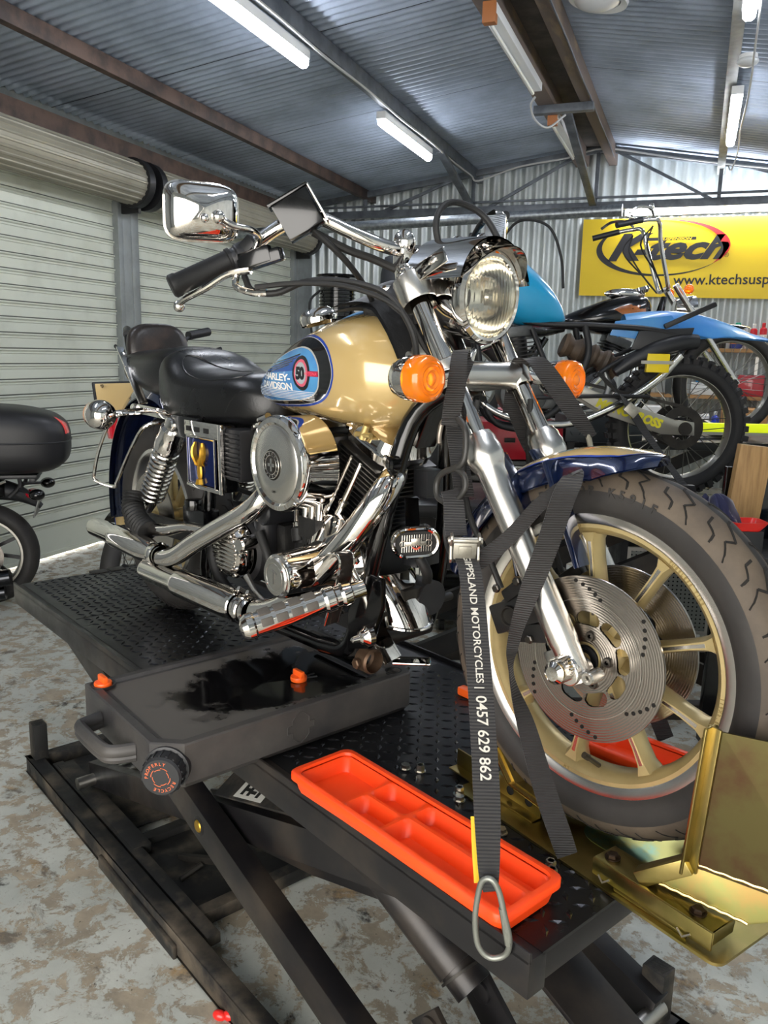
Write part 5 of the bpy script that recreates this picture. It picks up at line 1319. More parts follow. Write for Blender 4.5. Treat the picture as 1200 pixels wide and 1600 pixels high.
# transmission end cover with ribs
tc_ = V((-.985, -.10, 1.060))
part('gearbox', G().box((-.985, .0, 1.05), (.24, .20, .17)), crinkle, hb, bevel=.012)
part('clutch_cover_base', G().lathe(tc_, (0, -1, 0), [(.088, 0), (.090, .03), (.084, .045), (.070, .050)], 40), satin, hb)
g = G().lathe(tc_+V((-.01, 0, 0)), (0, -1, 0), [(.072, .045), (.072, .075), (.066, .090), (.056, .096), (.0, .096)], 40); cv = part('gearbox_end_cover', g, chrome, hb)
for k in range(9):
    z = -.044+.011*k; hx = math.sqrt(max(0, .055**2-z*z)); part('cover_rib', G().beam(tc_+V((-.01-hx, -.098, z)), tc_+V((-.01+hx, -.098, z)), .006, .0055, (0, 0, 1)), polished, cv, bevel=.001)
for k in range(6): a = 2*pi*k/6; part('cover_bolt', G().bolt(tc_+V((-.01+.068*cos(a), -.078, .068*sin(a))), (0, -1, 0), .007, .014), chrome, cv)
part('breather_boss', G().lathe(tc_+V((.055, -.05, .03)), (.2, -1, 0), [(0, .05), (.014, .05), (.018, .046), (.02, 0)], 24), chrome, hb)
part('clutch_cable_end', G().tube([(-.90, -.19, 1.015), (-.86, -.19, .985), (-.80, -.18, .955), (-.74, -.17, .935)], [.009, .006, .005, .005], 10, sm=4), steel, hb)
part('oil_filler', G().lathe((-.925, -.115, 1.07), (0, 0, 1), [(.030, 0), (.030, .07), (.033, .072), (.034, .105), (.030, .110), (0, .110)], 32), plasticb, hb)
part('filler_band', G().lathe((-.925, -.115, 1.07), (0, 0, 1), [(.0345, .074), (.0352, .078), (.0352, .086), (.0345, .09)], 32), chrome, hb)
part('oil_line', G().tube([(-1.12, -.15, 1.09), (-1.13, -.155, 1.02), (-1.08, -.16, .955), (-1.0, -.16, .925), (-.88, -.16, .93)], .016, 14, sm=6), rubber, hb)
part('oil_line', G().tube([(-.90, -.15, 1.12), (-.86, -.15, 1.06), (-.84, -.14, .98), (-.80, -.13, .93)], .012, 12, sm=5), rubber, hb)
part('starter_motor', G().cyl((-.90, -.02, 1.17), (-.90, -.14, 1.17), .035).ell((-.90, -.14, 1.17), (.034, .012, .034)), plasticb, hb)
part('primary_case', G().box((-.86, .14, 1.04), (.50, .07, .18)), chrome, hb, bevel=.03)
part('oil_pump', G().box((-.70, -.125, 1.165), (.07, .05, .05)), crinkle, hb, bevel=.006)
for x in (-.715, -.690, -.665): part('intake_stud', G().cyl((x, -.14, 1.19), (x+.004, -.14, 1.235), .0085, seg=14), chrome, hb)
# carburettor behind the air cleaner
part('carburettor', G().box((-.70, -.09, 1.33), (.09, .09, .09)).cyl((-.70, -.06, 1.33), (-.70, -.14, 1.33), .035), crinkle, hb, bevel=.006)
AC = V((-.705, -.125, 1.318))
g = G().lathe(AC, (0, -1, 0), [(.0, .0), (.098, .0), (.104, .006), (.104, .078), (.107, .084), (.107, .094), (.102, .102), (.092, .104), (.086, .100), (.083, .1005)], 64)
ao = part('air_cleaner', g, chrome, hb, ang=35)
g = G().lathe(AC, (0, -1, 0), [(.0845, .1005), (.08, .1035), (.05, .109), (.034, .110), (.033, .108)], 64); part('air_cleaner_disc', g, brushed, ao)
md = part('air_cleaner_medallion', G().lathe(AC, (0, -1, 0), [(.033, .108), (.032, .1115), (.030, .1125), (.0, .1125)], 40), darkm, ao)
g = G()
for r in (.030, .021): g.tube([AC+V((r*cos(2*pi*k/32), -.113, r*sin(2*pi*k/32))) for k in range(32)], .0010, 6, closed=True)
for k in range(14): a = 2*pi*k/14; g.beam(AC+V((.023*cos(a), -.1128, .023*sin(a))), AC+V((.028*cos(a), -.1128, .028*sin(a))), .003, .001, (0, 1, 0))
g.beam(AC+V((-.012, -.1128, .0)), AC+V((.012, -.1128, .0)), .007, .0015, (0, 1, 0)); g.beam(AC+V((0, -.1128, -.014)), AC+V((0, -.1128, .014)), .006, .0015, (0, 1, 0)); part('medallion_relief', g, polished, md)
l = text_geo('1340', .007, .0003, align='CENTER'); l.xf(trans(AC+V((0, -.1085, -.062))) @ Matrix(((1, 0, 0, 0), (0, 0, -1, 0), (0, 1, 0, 0), (0, 0, 0, 1)))); part('cover_lettering', l, darkm, ao)

# ---- exhaust
fe = [(-.54, -.03, 1.300), (-.50, -.06, 1.305), (-.474, -.10, 1.290), (-.483, -.135, 1.245), (-.53, -.165, 1.170), (-.62, -.195, 1.070), (-.70, -.215, .995), (-.78, -.23, .962), (-.86, -.235, .955)]
part('front_exhaust_pipe', G().tube(fe, .0285, 24, sm=6), chrome, hb)
re_ = [(-.86, -.105, 1.31), (-.82, -.15, 1.26), (-.80, -.19, 1.235), (-.84, -.215, 1.19), (-.95, -.225, 1.135), (-1.08, -.235, 1.07), (-1.17, -.24, 1.022), (-1.24, -.243, 1.000), (-1.30, -.245, .998)]
part('rear_exhaust_pipe', G().tube(re_, .026, 24, sm=6), chrome, hb)
def muffler(a, b, r0=.030, r1=.037):
    a, b = V(a), V(b); d = (b-a).normalized(); L_ = (b-a).length
    g = G().lathe(a, d, [(r0, 0), (r0+.003, .01), (r0+.003, .04), (r0, .045), (r1, .10), (r1, L_*.62), (r1-.001, L_*.64), (r1-.004, L_*.66), (r1-.006, L_-.01), (r1-.008, L_), (r1-.012, L_-.003), (r1-.014, L_-.06), (0, L_-.06)], 36); return g
m1 = part('upper_muffler', muffler((-1.26, -.244, 1.000), (-1.735, -.244, 1.000), .028, .036), chrome, hb)
m2 = part('lower_muffler', muffler((-.80, -.238, .958), (-1.345, -.25, .945), .030, .038), chrome, hb)
for x in (-.865, -.825): part('muffler_clamp', G().lathe((x, -.239, .957), (1, 0, 0), [(.035, -.009), (.038, -.006), (.038, .006), (.035, .009)], 32).cyl((x, -.215, .985), (x, -.235, 1.0), .006), chrome, m2)
part('muffler_clamp', G().lathe((-1.275, -.244, 1.0), (1, 0, 0), [(.033, -.010), (.036, -.006), (.036, .006), (.033, .010)], 32), chrome, m1)
part('muffler_bracket', G().beam((-1.25, -.20, 1.0), (-1.20, -.13, 1.05), .03, .006), steel, hb)
part('support_pipe', G().tube([(-.86, -.20, .945), (-1.0, -.17, .92), (-1.15, -.165, .915)], .012, 12, sm=3), blackm, hb)

# ---- foot controls: chrome peg, brake pedal plate
pr_, pt_ = V((-.445, -.185, 1.093)), V((-.535, -.425, 1.033)); d = (pt_-pr_).normalized(); L_ = (pt_-pr_).length
g = G().lathe(pr_, d, [(.012, 0), (.018, .004), (.018, .03), (.024, .034), (.026, .05), (.022, .056), (.022, .066), (.0265, .070), (.0265, .086), (.023, .092), (.0235, .10), (.024, L_-.03), (.0265, L_-.026), (.0265, L_-.014), (.020, L_-.004), (.010, L_), (.0, L_-.002)], 32)
pg = part('foot_peg', g, chrome, hb, ang=30)
up = V((0, 0, 1)); up = (up-d*up.dot(d)).normalized(); sd = d.cross(up)
for k in range(4):
    for j, ph in enumerate((.35, -.75, 1.3)):
        n = (up*cos(ph)+sd*sin(ph)*-1); c0 = pr_+d*(L_-.145+.031*k)+n*.0235; Rg = Matrix((d, n.cross(d), n)).transposed(); part('peg_rubber', G().box(c0, (.024, .016, .006), Rg), M('grey brown rubber pad', '#4b4640', .6), pg, bevel=.002)
# pedal arm: thin chrome-edged plate arching up over the peg
pp = [(-.535, -.205, .995), (-.516, -.205, 1.041), (-.490, -.205, 1.104), (-.481, -.205, 1.146), (-.500, -.205, 1.158), (-.565, -.205, 1.136), (-.610, -.205, 1.105)]
pd_ = part('brake_pedal_guard', G().strip(smooth(pp, 5), (0, 1, 0), .036, .003), M('smoked plate', '#3a3532', .15, .6), hb, bevel=.001)
for s in (-1, 1): part('guard_edge', G().tube([V(p)+V((0, .018*s, 0)) for p in pp], .0025, 8, sm=5), chrome, pd_)
part('brake_pedal', G().tube([(-.52, -.20, 1.15), (-.50, -.18, 1.12), (-.47, -.16, 1.05), (-.48, -.15, .98)], .008, 10, sm=4), chrome, hb, bevel=.002)
part('control_plate', G().prism([(-.53, .93), (-.46, .95), (-.42, 1.05), (-.42, 1.11), (-.47, 1.11), (-.53, 1.02)], 'xz', -.165, -.15), blackm, hb, bevel=.004)
part('cone_nut', G().lathe((-.45, -.165, .985), (-.2, -1, -.1), [(.022, 0), (.022, .012), (.016, .018), (.014, .026), (.008, .03), (.006, .045), (0, .05)], 24), chrome, hb)
part('crash_bar_clamp', G().lathe((-.50, -.13, .905), (1, 0, 0), [(.024, -.02), (.028, -.015), (.028, .015), (.024, .02)], 20).bolt((-.5, -.16, .905), (0, -1, 0), .012, .01), M('rusty clamp', '#5a4636', .5, .7), hb)
part('front_engine_mount', G().box((-.50, 0, 1.02), (.05, .10, .06)).cyl((-.50, -.12, 1.0), (-.50, .12, 1.0), .01), darkm, hb, bevel=.004)

# ---- horn between the down tubes: chrome oval with grille
def stadium(hx, hz, n=12):
    o = []; r = hz
    for k in range(n+1): a = -pi/2+pi*k/n; o.append(((hx-r)+r*cos(a), r*sin(a)))
    for k in range(n+1): a = pi/2+pi*k/n; o.append((-(hx-r)+r*cos(a), r*sin(a)))
    return o
HRC = V((-.405, -.085, 1.178)); hn = V((.80, -.60, .0)).normalized(); ht = V((.60, .80, .0)).normalized(); ht = V((ht.x, ht.y, .06)).normalized(); hu = hn.cross(ht)*-1
if hu.z < 0: hu = -hu
def hring(hx, hz, dd): return [HRC+ht*p[0]+hu*p[1]+hn*dd for p in stadium(hx, hz)]
g = G().loft([hring(.040, .022, -.06), hring(.048, .030, -.045), hring(.052, .034, -.01), hring(.052, .034, .0), hring(.050, .032, .006), hring(.047, .029, .008), hring(.043, .025, .006), hring(.042, .024, .002)], cap=False)
hc_ = part('horn_cover', g, chrome, hb, ang=30)
part('horn_face', G().add(hring(.042, .024, .001), [tuple(range(26))]), M('dark recess', '#040404'), hc_)
for k in range(13):
    x = -.030+.005*k; part('horn_slat', G().beam(HRC+ht*x+hu*-.018+hn*.003, HRC+ht*(x+.003)+hu*.018+hn*.003, .0016, .002, hn), polished, hc_)
g = G()
for x in (-.026, .026): g.lathe(HRC+ht*x+hn*.004, hn, [(.005, 0), (.006, .003), (.0075, .003), (.008, 0)], 18)
g.beam(HRC+ht*-.022+hn*.006, HRC+ht*.022+hn*.006, .009, .003, hn); g.beam(HRC+ht*-.010+hu*.004+hn*.006, HRC+ht*.010+hu*.004+hn*.006, .014, .004, hn)
part('horn_emblem', g, M('horn emblem', '#a8a39b', .25, 1), hc_, bevel=.001)
part('emblem_chevron', G().beam(HRC+ht*-.008+hu*-.007+hn*.009, HRC+hu*-.012+hn*.009, .003, .002, hn).beam(HRC+hu*-.012+hn*.009, HRC+ht*.008+hu*-.007+hn*.009, .003, .002, hn), M('chevron red', '#c8421e', .4), hc_)
part('horn_bracket', G().beam(HRC+hn*-.05+hu*.03, (-.49, -.02, 1.25), .03, .005), blackm, hb)
# chrome regulator / oil filter cover low in front
def regpt(u, v):
    a = radians(-65+130*v); s = V((-.555, -.035, .995)); t = u
    r = .050*(1+.22*sin(pi*t)); return s+V((.045*cos(a)*(1.0)+.035*t*cos(a)+.03*sin(1.6*t), .070*sin(a)*1.0+.012*t, -.015+.10*(1-t)-.015*cos(a)*t))
g = G().grid(lambda u, v: regpt(u, v), 14, 16); g2 = G().grid(lambda u, v: regpt(u, v)-V((.004, 0, 0)), 14, 16)
rg = part('regulator_cover', g.join(g2), chrome, hb, ang=50)
part('cover_lip', G().tube([regpt(k/14, 0) for k in range(15)], .006, 10).tube([regpt(1, k/16) for k in range(17)], .005, 8), chrome, rg)
part('cover_foot', G().beam((-.55, -.075, .955), (-.50, -.06, .885), .05, .006, (1, 0, 0)).beam((-.50, -.06, .885), (-.44, .0, .885), .04, .006), chrome, rg, bevel=.002)
part('oil_filter', G().cyl((-.55, .03, 1.02), (-.47, .03, 1.02), .04), satin, hb)
part('regulator_hose', G().tube([(-.48, -.02, 1.14), (-.46, .0, 1.09), (-.49, .03, 1.05)], .012, 12, sm=5), rubber, hb)
parts('wiring_block', G().box((-.50, .02, 1.12), (.05, .07, .05)).box((-.49, .03, 1.28), (.045, .05, .06)), plasticb, hb, bevel=.004)
# ---- side electrics cover with gold eagle
g = G().box((-1.135, -.145, 1.285), (.20, .045, .175)); sc = part('side_cover', g, blackm, hb, bevel=.008)
part('battery_strap', G().bb(-1.225, -1.035, -.176, -.168, 1.335, 1.375).bb(-1.045, -1.03, -.178, -.168, 1.195, 1.375).bb(-1.225, -1.035, -.176, -.168, 1.195, 1.206), chrome, sc, bevel=.002)
for x in (-1.20, -1.155, -1.105): part('strap_slot', G().bb(x-.013, x+.013, -.1775, -.1765, 1.347, 1.360), M('dark recess', '#040404'), sc, bevel=.003)
part('badge_plate', G().bb(-1.205, -1.065, -.178, -.170, 1.21, 1.33), M('badge blue chrome', '#1c2b66', .1, .8), sc, bevel=.004)
part('badge_frame', G().tube([(-1.208, -.178, 1.207), (-1.062, -.178, 1.207), (-1.062, -.178, 1.333), (-1.208, -.178, 1.333)], .003, 8, closed=True), chrome, sc)
gg = M('gold eagle', '#d8a53a', .3, .85)
eg = G().ell((-1.135, -.182, 1.245), (.012, .006, .026))
for s in (-1, 1):
    eg.tube([(-1.135+s*.006, -.182, 1.262), (-1.135+s*.022, -.184, 1.285), (-1.135+s*.024, -.183, 1.305), (-1.135+s*.018, -.182, 1.322)], [.010, .011, .010, .004], 8, sm=4, sy=.5)
    for k in range(4): eg.beam((-1.135+s*(.014+.003*k), -.183, 1.272+.010*k), (-1.135+s*(.026-.001*k), -.183, 1.262+.012*k), .004, .003, (0, 1, 0))
eg.ell((-1.135, -.183, 1.272), (.006, .005, .008)).tube([(-1.135, -.182, 1.225), (-1.135, -.182, 1.212)], [.010, .014], 8)
part('eagle_badge', eg, gg, sc)
part('finned_coil', G().box((-1.0, -.13, 1.30), (.07, .06, .13)), satin, hb, bevel=.004)
for k in range(10): part('coil_fin', G().box((-1.0, -.163, 1.245+.012*k), (.07, .006, .004)), satin, hb)
parts('chrome_tube_bundle', G().tube([(-.95, -.10, 1.36), (-.92, -.13, 1.39), (-.88, -.13, 1.405)], .010, 10, sm=3).tube([(-.97, -.10, 1.34), (-.93, -.14, 1.375), (-.88, -.15, 1.385)], .008, 10, sm=3), chrome, hb)
part('master_cylinder', G().box((-1.20, -.15, 1.10), (.12, .05, .07)).cyl((-1.20, -.17, 1.13), (-1.20, -.17, 1.16), .025), blackm, hb, bevel=.006)

# ================================================================== STRAPS (frame BK)
web = M('ribbed black webbing', '#191717', .6, 0, sheen=.12)
def web_node():
    nt = web.node_tree; b = nt.nodes['Principled BSDF']; tc = nt.nodes.new('ShaderNodeTexCoord')
    wv = nt.nodes.new('ShaderNodeTexWave'); wv.bands_direction = 'Z'; wv.inputs['Scale'].default_value = 75
    bp = nt.nodes.new('ShaderNodeBump'); bp.inputs['Strength'].default_value = .7; bp.inputs['Distance'].default_value = .0015
    nt.links.new(tc.outputs['Object'], wv.inputs['Vector']); nt.links.new(wv.outputs['Fac'], bp.inputs['Height']); nt.links.new(bp.outputs['Normal'], b.inputs['Normal'])
web_node()
CR = V((.656, .755, 0)).normalized(); CN = V((.755, -.656, 0)).normalized()
def band(g, pts, wd, w_, th=.0022, sub=5):
    p = smooth(pts, sub); n = len(p)
    if isinstance(wd, list): wd = [v.normalized() for v in smooth(wd, sub)]
    if isinstance(w_, list): w_ = [v.x for v in smooth([V((q, 0, 0)) for q in w_], sub)]
    g.strip(p, wd, w_, th); return g
rs = thing('ratchet_strap', 'black lettered ratchet strap from the right fork clamp down to the lift edge', 'strap', (.05, -.34, .76), BK)
g = G(); band(g, [(-.262, -.155, 1.43), (-.238, -.165, 1.50), (-.238, -.160, 1.555), (-.265, -.125, 1.562), (-.30, -.09, 1.53), (-.33, -.075, 1.46), (-.285, -.10, 1.36), (-.24, -.13, 1.30)], [CR, CR, CR, V((.8, .55, .2)), V((.6, .7, 0)), CR, CR, CR], [.030, .034, .028, .028, .034, .036, .036, .036])
band(g, [(-.258, -.158, 1.44), (-.258, -.150, 1.49), (-.245, -.135, 1.55)], CR, .030)
part('soft_loop', g, web, rs)
hk = [(-.258, -.158, 1.412), (-.272, -.158, 1.405), (-.274, -.16, 1.385), (-.262, -.165, 1.37)]
g = G().tube([(-.262, -.155, 1.445), (-.282, -.152, 1.435), (-.286, -.155, 1.412), (-.283, -.158, 1.395)], .0048, 12, sm=5)
part('hook_tip', g, M('worn steel hook', '#8d847a', .4, .9), rs)
g = G().tube([(-.240, -.155, 1.445), (-.218, -.158, 1.425), (-.212, -.162, 1.385), (-.222, -.165, 1.362), (-.262, -.165, 1.345), (-.278, -.165, 1.325), (-.272, -.168, 1.300), (-.250, -.17, 1.292)], .0058, 12, sm=6)
g.tube([(-.250, -.17, 1.292), (-.225, -.168, 1.30), (-.207, -.165, 1.322), (-.212, -.163, 1.345), (-.235, -.165, 1.358)], .0055, 12, sm=6)
part('vinyl_hook', g, M('black dipped hook', '#2a2927', .45), rs)
g = G(); band(g, [(-.240, -.172, 1.315), (-.222, -.178, 1.30), (-.205, -.19, 1.27), (-.19, -.20, 1.245)], CR, [.030, .036, .038, .038], .004); part('stitched_webbing', g, web, rs)
low = [(-.170, -.205, 1.225), (-.130, -.225, 1.195), (-.075, -.262, 1.10), (-.005, -.315, .98), (.045, -.355, .89), (.083, -.388, .815), (.092, -.394, .795)]
g = G(); band(g, low, CR, [.038, .038, .0395, .040, .040, .030, .020], .0026); lw = part('webbing', g, web, rs)
g = G(); band(g, [(.084, -.386, .800), (.066, -.370, .84), (.048, -.358, .88)], CR, [.016, .022, .034], .0025); part('webbing_fold', g, web, rs)
g = G(); band(g, [(.068, -.392, .795), (.048, -.378, .835), (.032, -.366, .875)], V((.5, .7, .1)), .014, .001); tagp = part('warning_tag', g, M('yellow tag', '#d9b21c', .6), rs)
# buckle
Bc = V((-.158, -.212, 1.235)); sx = CR; sz = V((.15, -.1, 1)).normalized(); sn = sx.cross(sz).normalized(); 
if sn.dot(CN) < 0: sn = -sn
RB_ = Matrix((sx, sn, sz)).transposed()
bk_m = M('cast zinc buckle', '#aaa69c', .38, .9, vary=(30, '#8d897f', .4, .7))
g = G()
for s in (-1, 1):
    g.loft([[Bc+sx*(s*.0235)+sx*d+sn*(p[0])+sz*p[1] for p in [(.016, .024), (.019, .018), (.008, .002), (.019, -.018), (.016, -.026), (-.002, -.026), (-.006, 0), (-.002, .024)]] for d in (-.0022, .0022)])
parts('ratchet_cheek', g, bk_m, rs, bevel=.001)
g = G().box(Bc+sz*-.006+sn*.006, (.040, .012, .030), RB_).cyl(Bc+sx*-.030+sz*.012+sn*.006, Bc+sx*.030+sz*.012+sn*.006, .006); part('ratchet_spindle', g, bk_m, rs, bevel=.002)
part('release_tab', G().box(Bc+sz*-.004+sn*.014, (.022, .004, .016), RB_), bk_m, rs, bevel=.001)
# loose tail over the fork leg and down in front of the wheel
tl = [(-.165, -.205, 1.205), (-.148, -.185, 1.205), (-.112, -.150, 1.250), (-.068, -.132, 1.310), (-.030, -.115, 1.350), (-.006, -.122, 1.370), (-.008, -.145, 1.335), (-.026, -.155, 1.255), (-.052, -.160, 1.173), (-.078, -.162, 1.085), (-.082, -.160, 1.010), (-.045, -.156, .925), (-.004, -.152, .830), (.034, -.148, .755), (.046, -.142, .722)]
wd = [V((.3, .3, .9)), V((.3, .3, .9)), V((.35, .1, -.9))*-1, V((-.45, -.1, .85)), V((-.2, .2, .95)), V((.7, .5, .5)), CR, CR, V((.75, .6, -.1)), V((.6, .3, -.5)), V((.3, -.7, .0))*-1, V((.55, .75, 0)), CR, CR, CR]
g = G(); band(g, tl, wd, [.026, .030, .026, .024, .022, .030, .038, .038, .034, .022, .020, .032, .038, .038, .036], .0024, 7); part('loose_tail', g, web, rs)
part('strap_cord', G().tube([(-.235, -.168, 1.30), (-.245, -.172, 1.25), (-.235, -.176, 1.215), (-.20, -.19, 1.195)], .0045, 9, sm=6), rubber, rs)
def strap_text(txt, p0, length, hgt, off=.0022):
    l = text_geo(txt, hgt, hgt*.012); s_ = length/width(l); l.xf(Matrix.Diagonal((s_, 1, 1, 1))); P_ = smooth(low, 24); cum = [0]
    for i in range(1, len(P_)): cum.append(cum[-1]+(P_[i]-P_[i-1]).length)
    def along(s):
        for i in range(1, len(P_)):
            if cum[i] >= s: f = (s-cum[i-1])/(cum[i]-cum[i-1]); t = (P_[i]-P_[i-1]).normalized(); return P_[i-1].lerp(P_[i], f), t
        return P_[-1], t
    x0 = min(p.x for p in l.v); o = []
    for p in l.v:
        c0, t = along(p0+(p.x-x0)); n = CR.cross(t).normalized(); n = n if n.dot(CN) > 0 else -n; o.append(c0+CR*(p.y-hgt*.34)+n*off)
    l.v = o; return l
wpr = M('white strap print', '#c4c0b6', .6)
part('strap_lettering', strap_text('GIPPSLAND MOTORCYCLES |', .020, .230, .017), wpr, lw); part('strap_lettering', strap_text('0457 629 862', .262, .128, .024), wpr, lw)
# carabiner through the deck lip
cb = thing('carabiner', 'grey steel carabiner joining the lettered strap to the lift edge', 'carabiner', (.052, -.345, .70), BK)
ca = smooth([(.084, -.402, .812), (.078, -.403, .790), (.074, -.403, .745), (.078, -.398, .700), (.092, -.386, .682), (.110, -.374, .692), (.118, -.376, .722), (.112, -.384, .765), (.104, -.390, .802), (.095, -.397, .818)], 6, closed=True)
part('hook_body', G().tube(ca, .0045, 12, closed=True), M('matt steel carabiner', '#8e9089', .45, .8), cb)
part('gate', G().tube([(.117, -.377, .715), (.109, -.386, .775)], .0052, 10), M('gate steel', '#a3a59e', .35, .9), cb)
# left strap
ls = thing('ratchet_strap', 'second black strap looped over the left end of the lower fork clamp', 'strap', (-.2, .2, 1.3), BK)
g = G(); band(g, [(-.335, .10, 1.44), (-.315, .085, 1.50), (-.295, .075, 1.548), (-.262, .085, 1.545), (-.235, .115, 1.50), (-.21, .15, 1.445), (-.19, .185, 1.40)], [V((.6, .8, 0)), V((.6, .8, 0)), V((.5, .85, .1)), V((.5, .85, -.1)), V((.6, .7, -.2)), V((.6, .7, 0)), CR], [.036, .036, .036, .038, .038, .034, .020]); part('soft_loop', g, web, ls)
g = G(); band(g, [(-.335, .10, 1.47), (-.31, .135, 1.38), (-.27, .17, 1.30), (-.20, .24, 1.12), (-.12, .31, .90), (-.06, .352, .74)], CR, .036); part('webbing', g, web, ls)
part('vinyl_hook', G().tube([(-.20, .18, 1.41), (-.19, .185, 1.37), (-.185, .19, 1.33), (-.19, .20, 1.30)], .006, 10, sm=4), M('pale hook', '#8f8a7c', .5, .5), ls)

# ================================================================== OTHER MACHINES
knob = M('knobbly tyre rubber', '#1d1d1f', .7, 0, bump=(80, .2), vary=(10, '#2b2a29', .45, .7))
rimal = M('dull alloy rim', '#a8a59c', .35, .85)
spk = M('dull spokes', '#77766f', .35, .9)
def wheel(t, c, R, hw, rimr, spokes=32, knobs=False, name='rear', mt=None, hubr=.045, sprok=False):
    c = V(c); b = tyre(c.x, c.z, R, hw, rimr, seg=64); b.v = [p+V((0, c.y, 0)) for p in b.v]; tp = part(name+'_tyre', b, mt or knob, t, ang=50)
    part(name+'_rim', G().lathe(c, (0, 1, 0), [(rimr+.006, -hw*.62), (rimr-.006, -hw*.62), (rimr-.014, -hw*.3), (rimr-.016, 0), (rimr-.014, hw*.3), (rimr-.006, hw*.62), (rimr+.006, hw*.62)], 64, closed=True), rimal, t)
    part(name+'_hub', G().lathe(c, (0, 1, 0), [(0, -.05), (hubr*.6, -.05), (hubr, -.035), (hubr*.8, 0), (hubr, .035), (hubr*.6, .05), (0, .05)], 24), satin, t)
    for k in range(spokes):
        a = 2*pi*k/spokes; s = 1 if k % 2 else -1; da = .35*(1 if (k//2) % 2 else -1)
        part('spoke', G().tube([c+V((hubr*.9*cos(a-da*2), s*.032, hubr*.9*sin(a-da*2))), c+V(((rimr-.012)*cos(a), s*.004, (rimr-.012)*sin(a)))], .0022, 5), spk, t)
    if knobs:
        n = 44
        g = G()
        for k in range(n):
            a = 2*pi*k/n; d = V((cos(a), 0, sin(a))); tg_ = V((-sin(a), 0, cos(a)))
            Rk = Matrix((tg_, V((0, 1, 0)), d)).transposed()
            if k % 2: g.box(c+d*(R+.003)+V((0, -.018, 0)), (.022, .024, .020), Rk); g.box(c+d*(R+.003)+V((0, .018, 0)), (.022, .024, .020), Rk)
            else: g.box(c+d*(R+.004), (.020, .030, .018), Rk)
            for s in (-1, 1): g.box(c+d*(R-.016)+V((0, s*hw*.78, 0)), (.026, .022, .024), Matrix.Rotation(0, 3, 'X') @ Rk)
        part('tread_knobs', g, knob, tp, bevel=0, kind='stuff')
def engine(t, c, s=1.0, lean=.1, fins=9):
    c = V(c); part('crankcase', G().cyl(c+V((0, -.10*s, 0)), c+V((0, .10*s, 0)), .11*s, seg=28).box(c+V((-.13*s, 0, .01)), (.2*s, .18*s, .16*s)), M('grey alloy cases', '#5d5f60', .42, .7, vary=(10, '#3d3e40', .4, .7)), t, bevel=.01)
    part('side_case', G().lathe(c+V((0, -.10*s, 0)), (0, -1, 0), [(.085*s, 0), (.08*s, .025), (.05*s, .03), (0, .03)], 28), M('alloy side case', '#8b8c8b', .35, .85), t)
    u = V((sin(lean), 0, cos(lean))); x = V((cos(lean), 0, -sin(lean))); R_ = Matrix((x, V((0, 1, 0)), u)).transposed()
    for k in range(fins): part('cooling_fin', G().box(c+u*(.12+.018*k)*s, (.16*s, .15*s, .005), R_), fin_m, t)
    part('cylinder', G().cyl(c+u*.08*s, c+u*(.13+.018*fins)*s, .052*s), satin, t); part('cylinder_head', G().box(c+u*(.14+.018*fins)*s, (.15*s, .14*s, .05*s), R_), M('grey alloy cases', '#5d5f60'), t, bevel=.008)
# ---- blue trail bike, faces left: local +x = towards its front
B2 = trans((.041, 2.492, 0)) @ rot('Z', radians(201))
t2 = thing('motorcycle', 'stripped blue trail motorcycle without a seat standing on a raised lift behind the cruiser', 'motorcycle', (0, 0, .985), B2)
wheel(t2, (0, 0, 1.262), .31, .055, .238, 32, True)
blue = M('bright blue plastic', '#1f9ccf', .28, 0, coat=.5, bump=(3, .02)); bluef = M('blue fender plastic', '#3f86cf', .34, 0, coat=.3, vary=(3, '#5b9fd0', .45, .65))
part('rear_sprocket', G().lathe((0, -.062, 1.262), (0, 1, 0), [(.055, 0), (.095, 0), (.095, .005), (.055, .005)], 44, closed=True), darkm, t2)
sw = M('silver swingarm', '#a5a39b', .35, .8)
g = G().prism([(-.045, 1.232), (-.04, 1.292), (.05, 1.302), (.30, 1.38), (.52, 1.46), (.52, 1.41), (.34, 1.31), (.10, 1.235)], 'xz', -.105, -.085); sa = part('swingarm', g, sw, t2, bevel=.005)
part('swingarm_side', G().prism([(-.045, 1.232), (-.04, 1.292), (.05, 1.302), (.30, 1.38), (.52, 1.46), (.52, 1.41), (.34, 1.31), (.10, 1.235)], 'xz', .085, .105), sw, t2, bevel=.005)
l = text_geo('MONOCROSS', .052, .003, .15); s_ = .31/width(l); l.xf(Matrix.Diagonal((s_, 1, 1, 1)))
# seen from local -y the image runs right to left, so mirror the writing direction
yl = M('yellow lettering', '#d9cf1a', .4); 
part('axle_plate', G().lathe((.0, -.105, 1.262), (0, -1, 0), [(0, .012), (.028, .012), (.030, 0)], 20), darkm, t2)
for k in range(3): a = 2*pi*k/3; part('axle_dot', G().cyl((.016*cos(a), -.117, 1.262+.016*sin(a)), (.016*cos(a), -.1185, 1.262+.016*sin(a)), .004, seg=10), polished, t2)
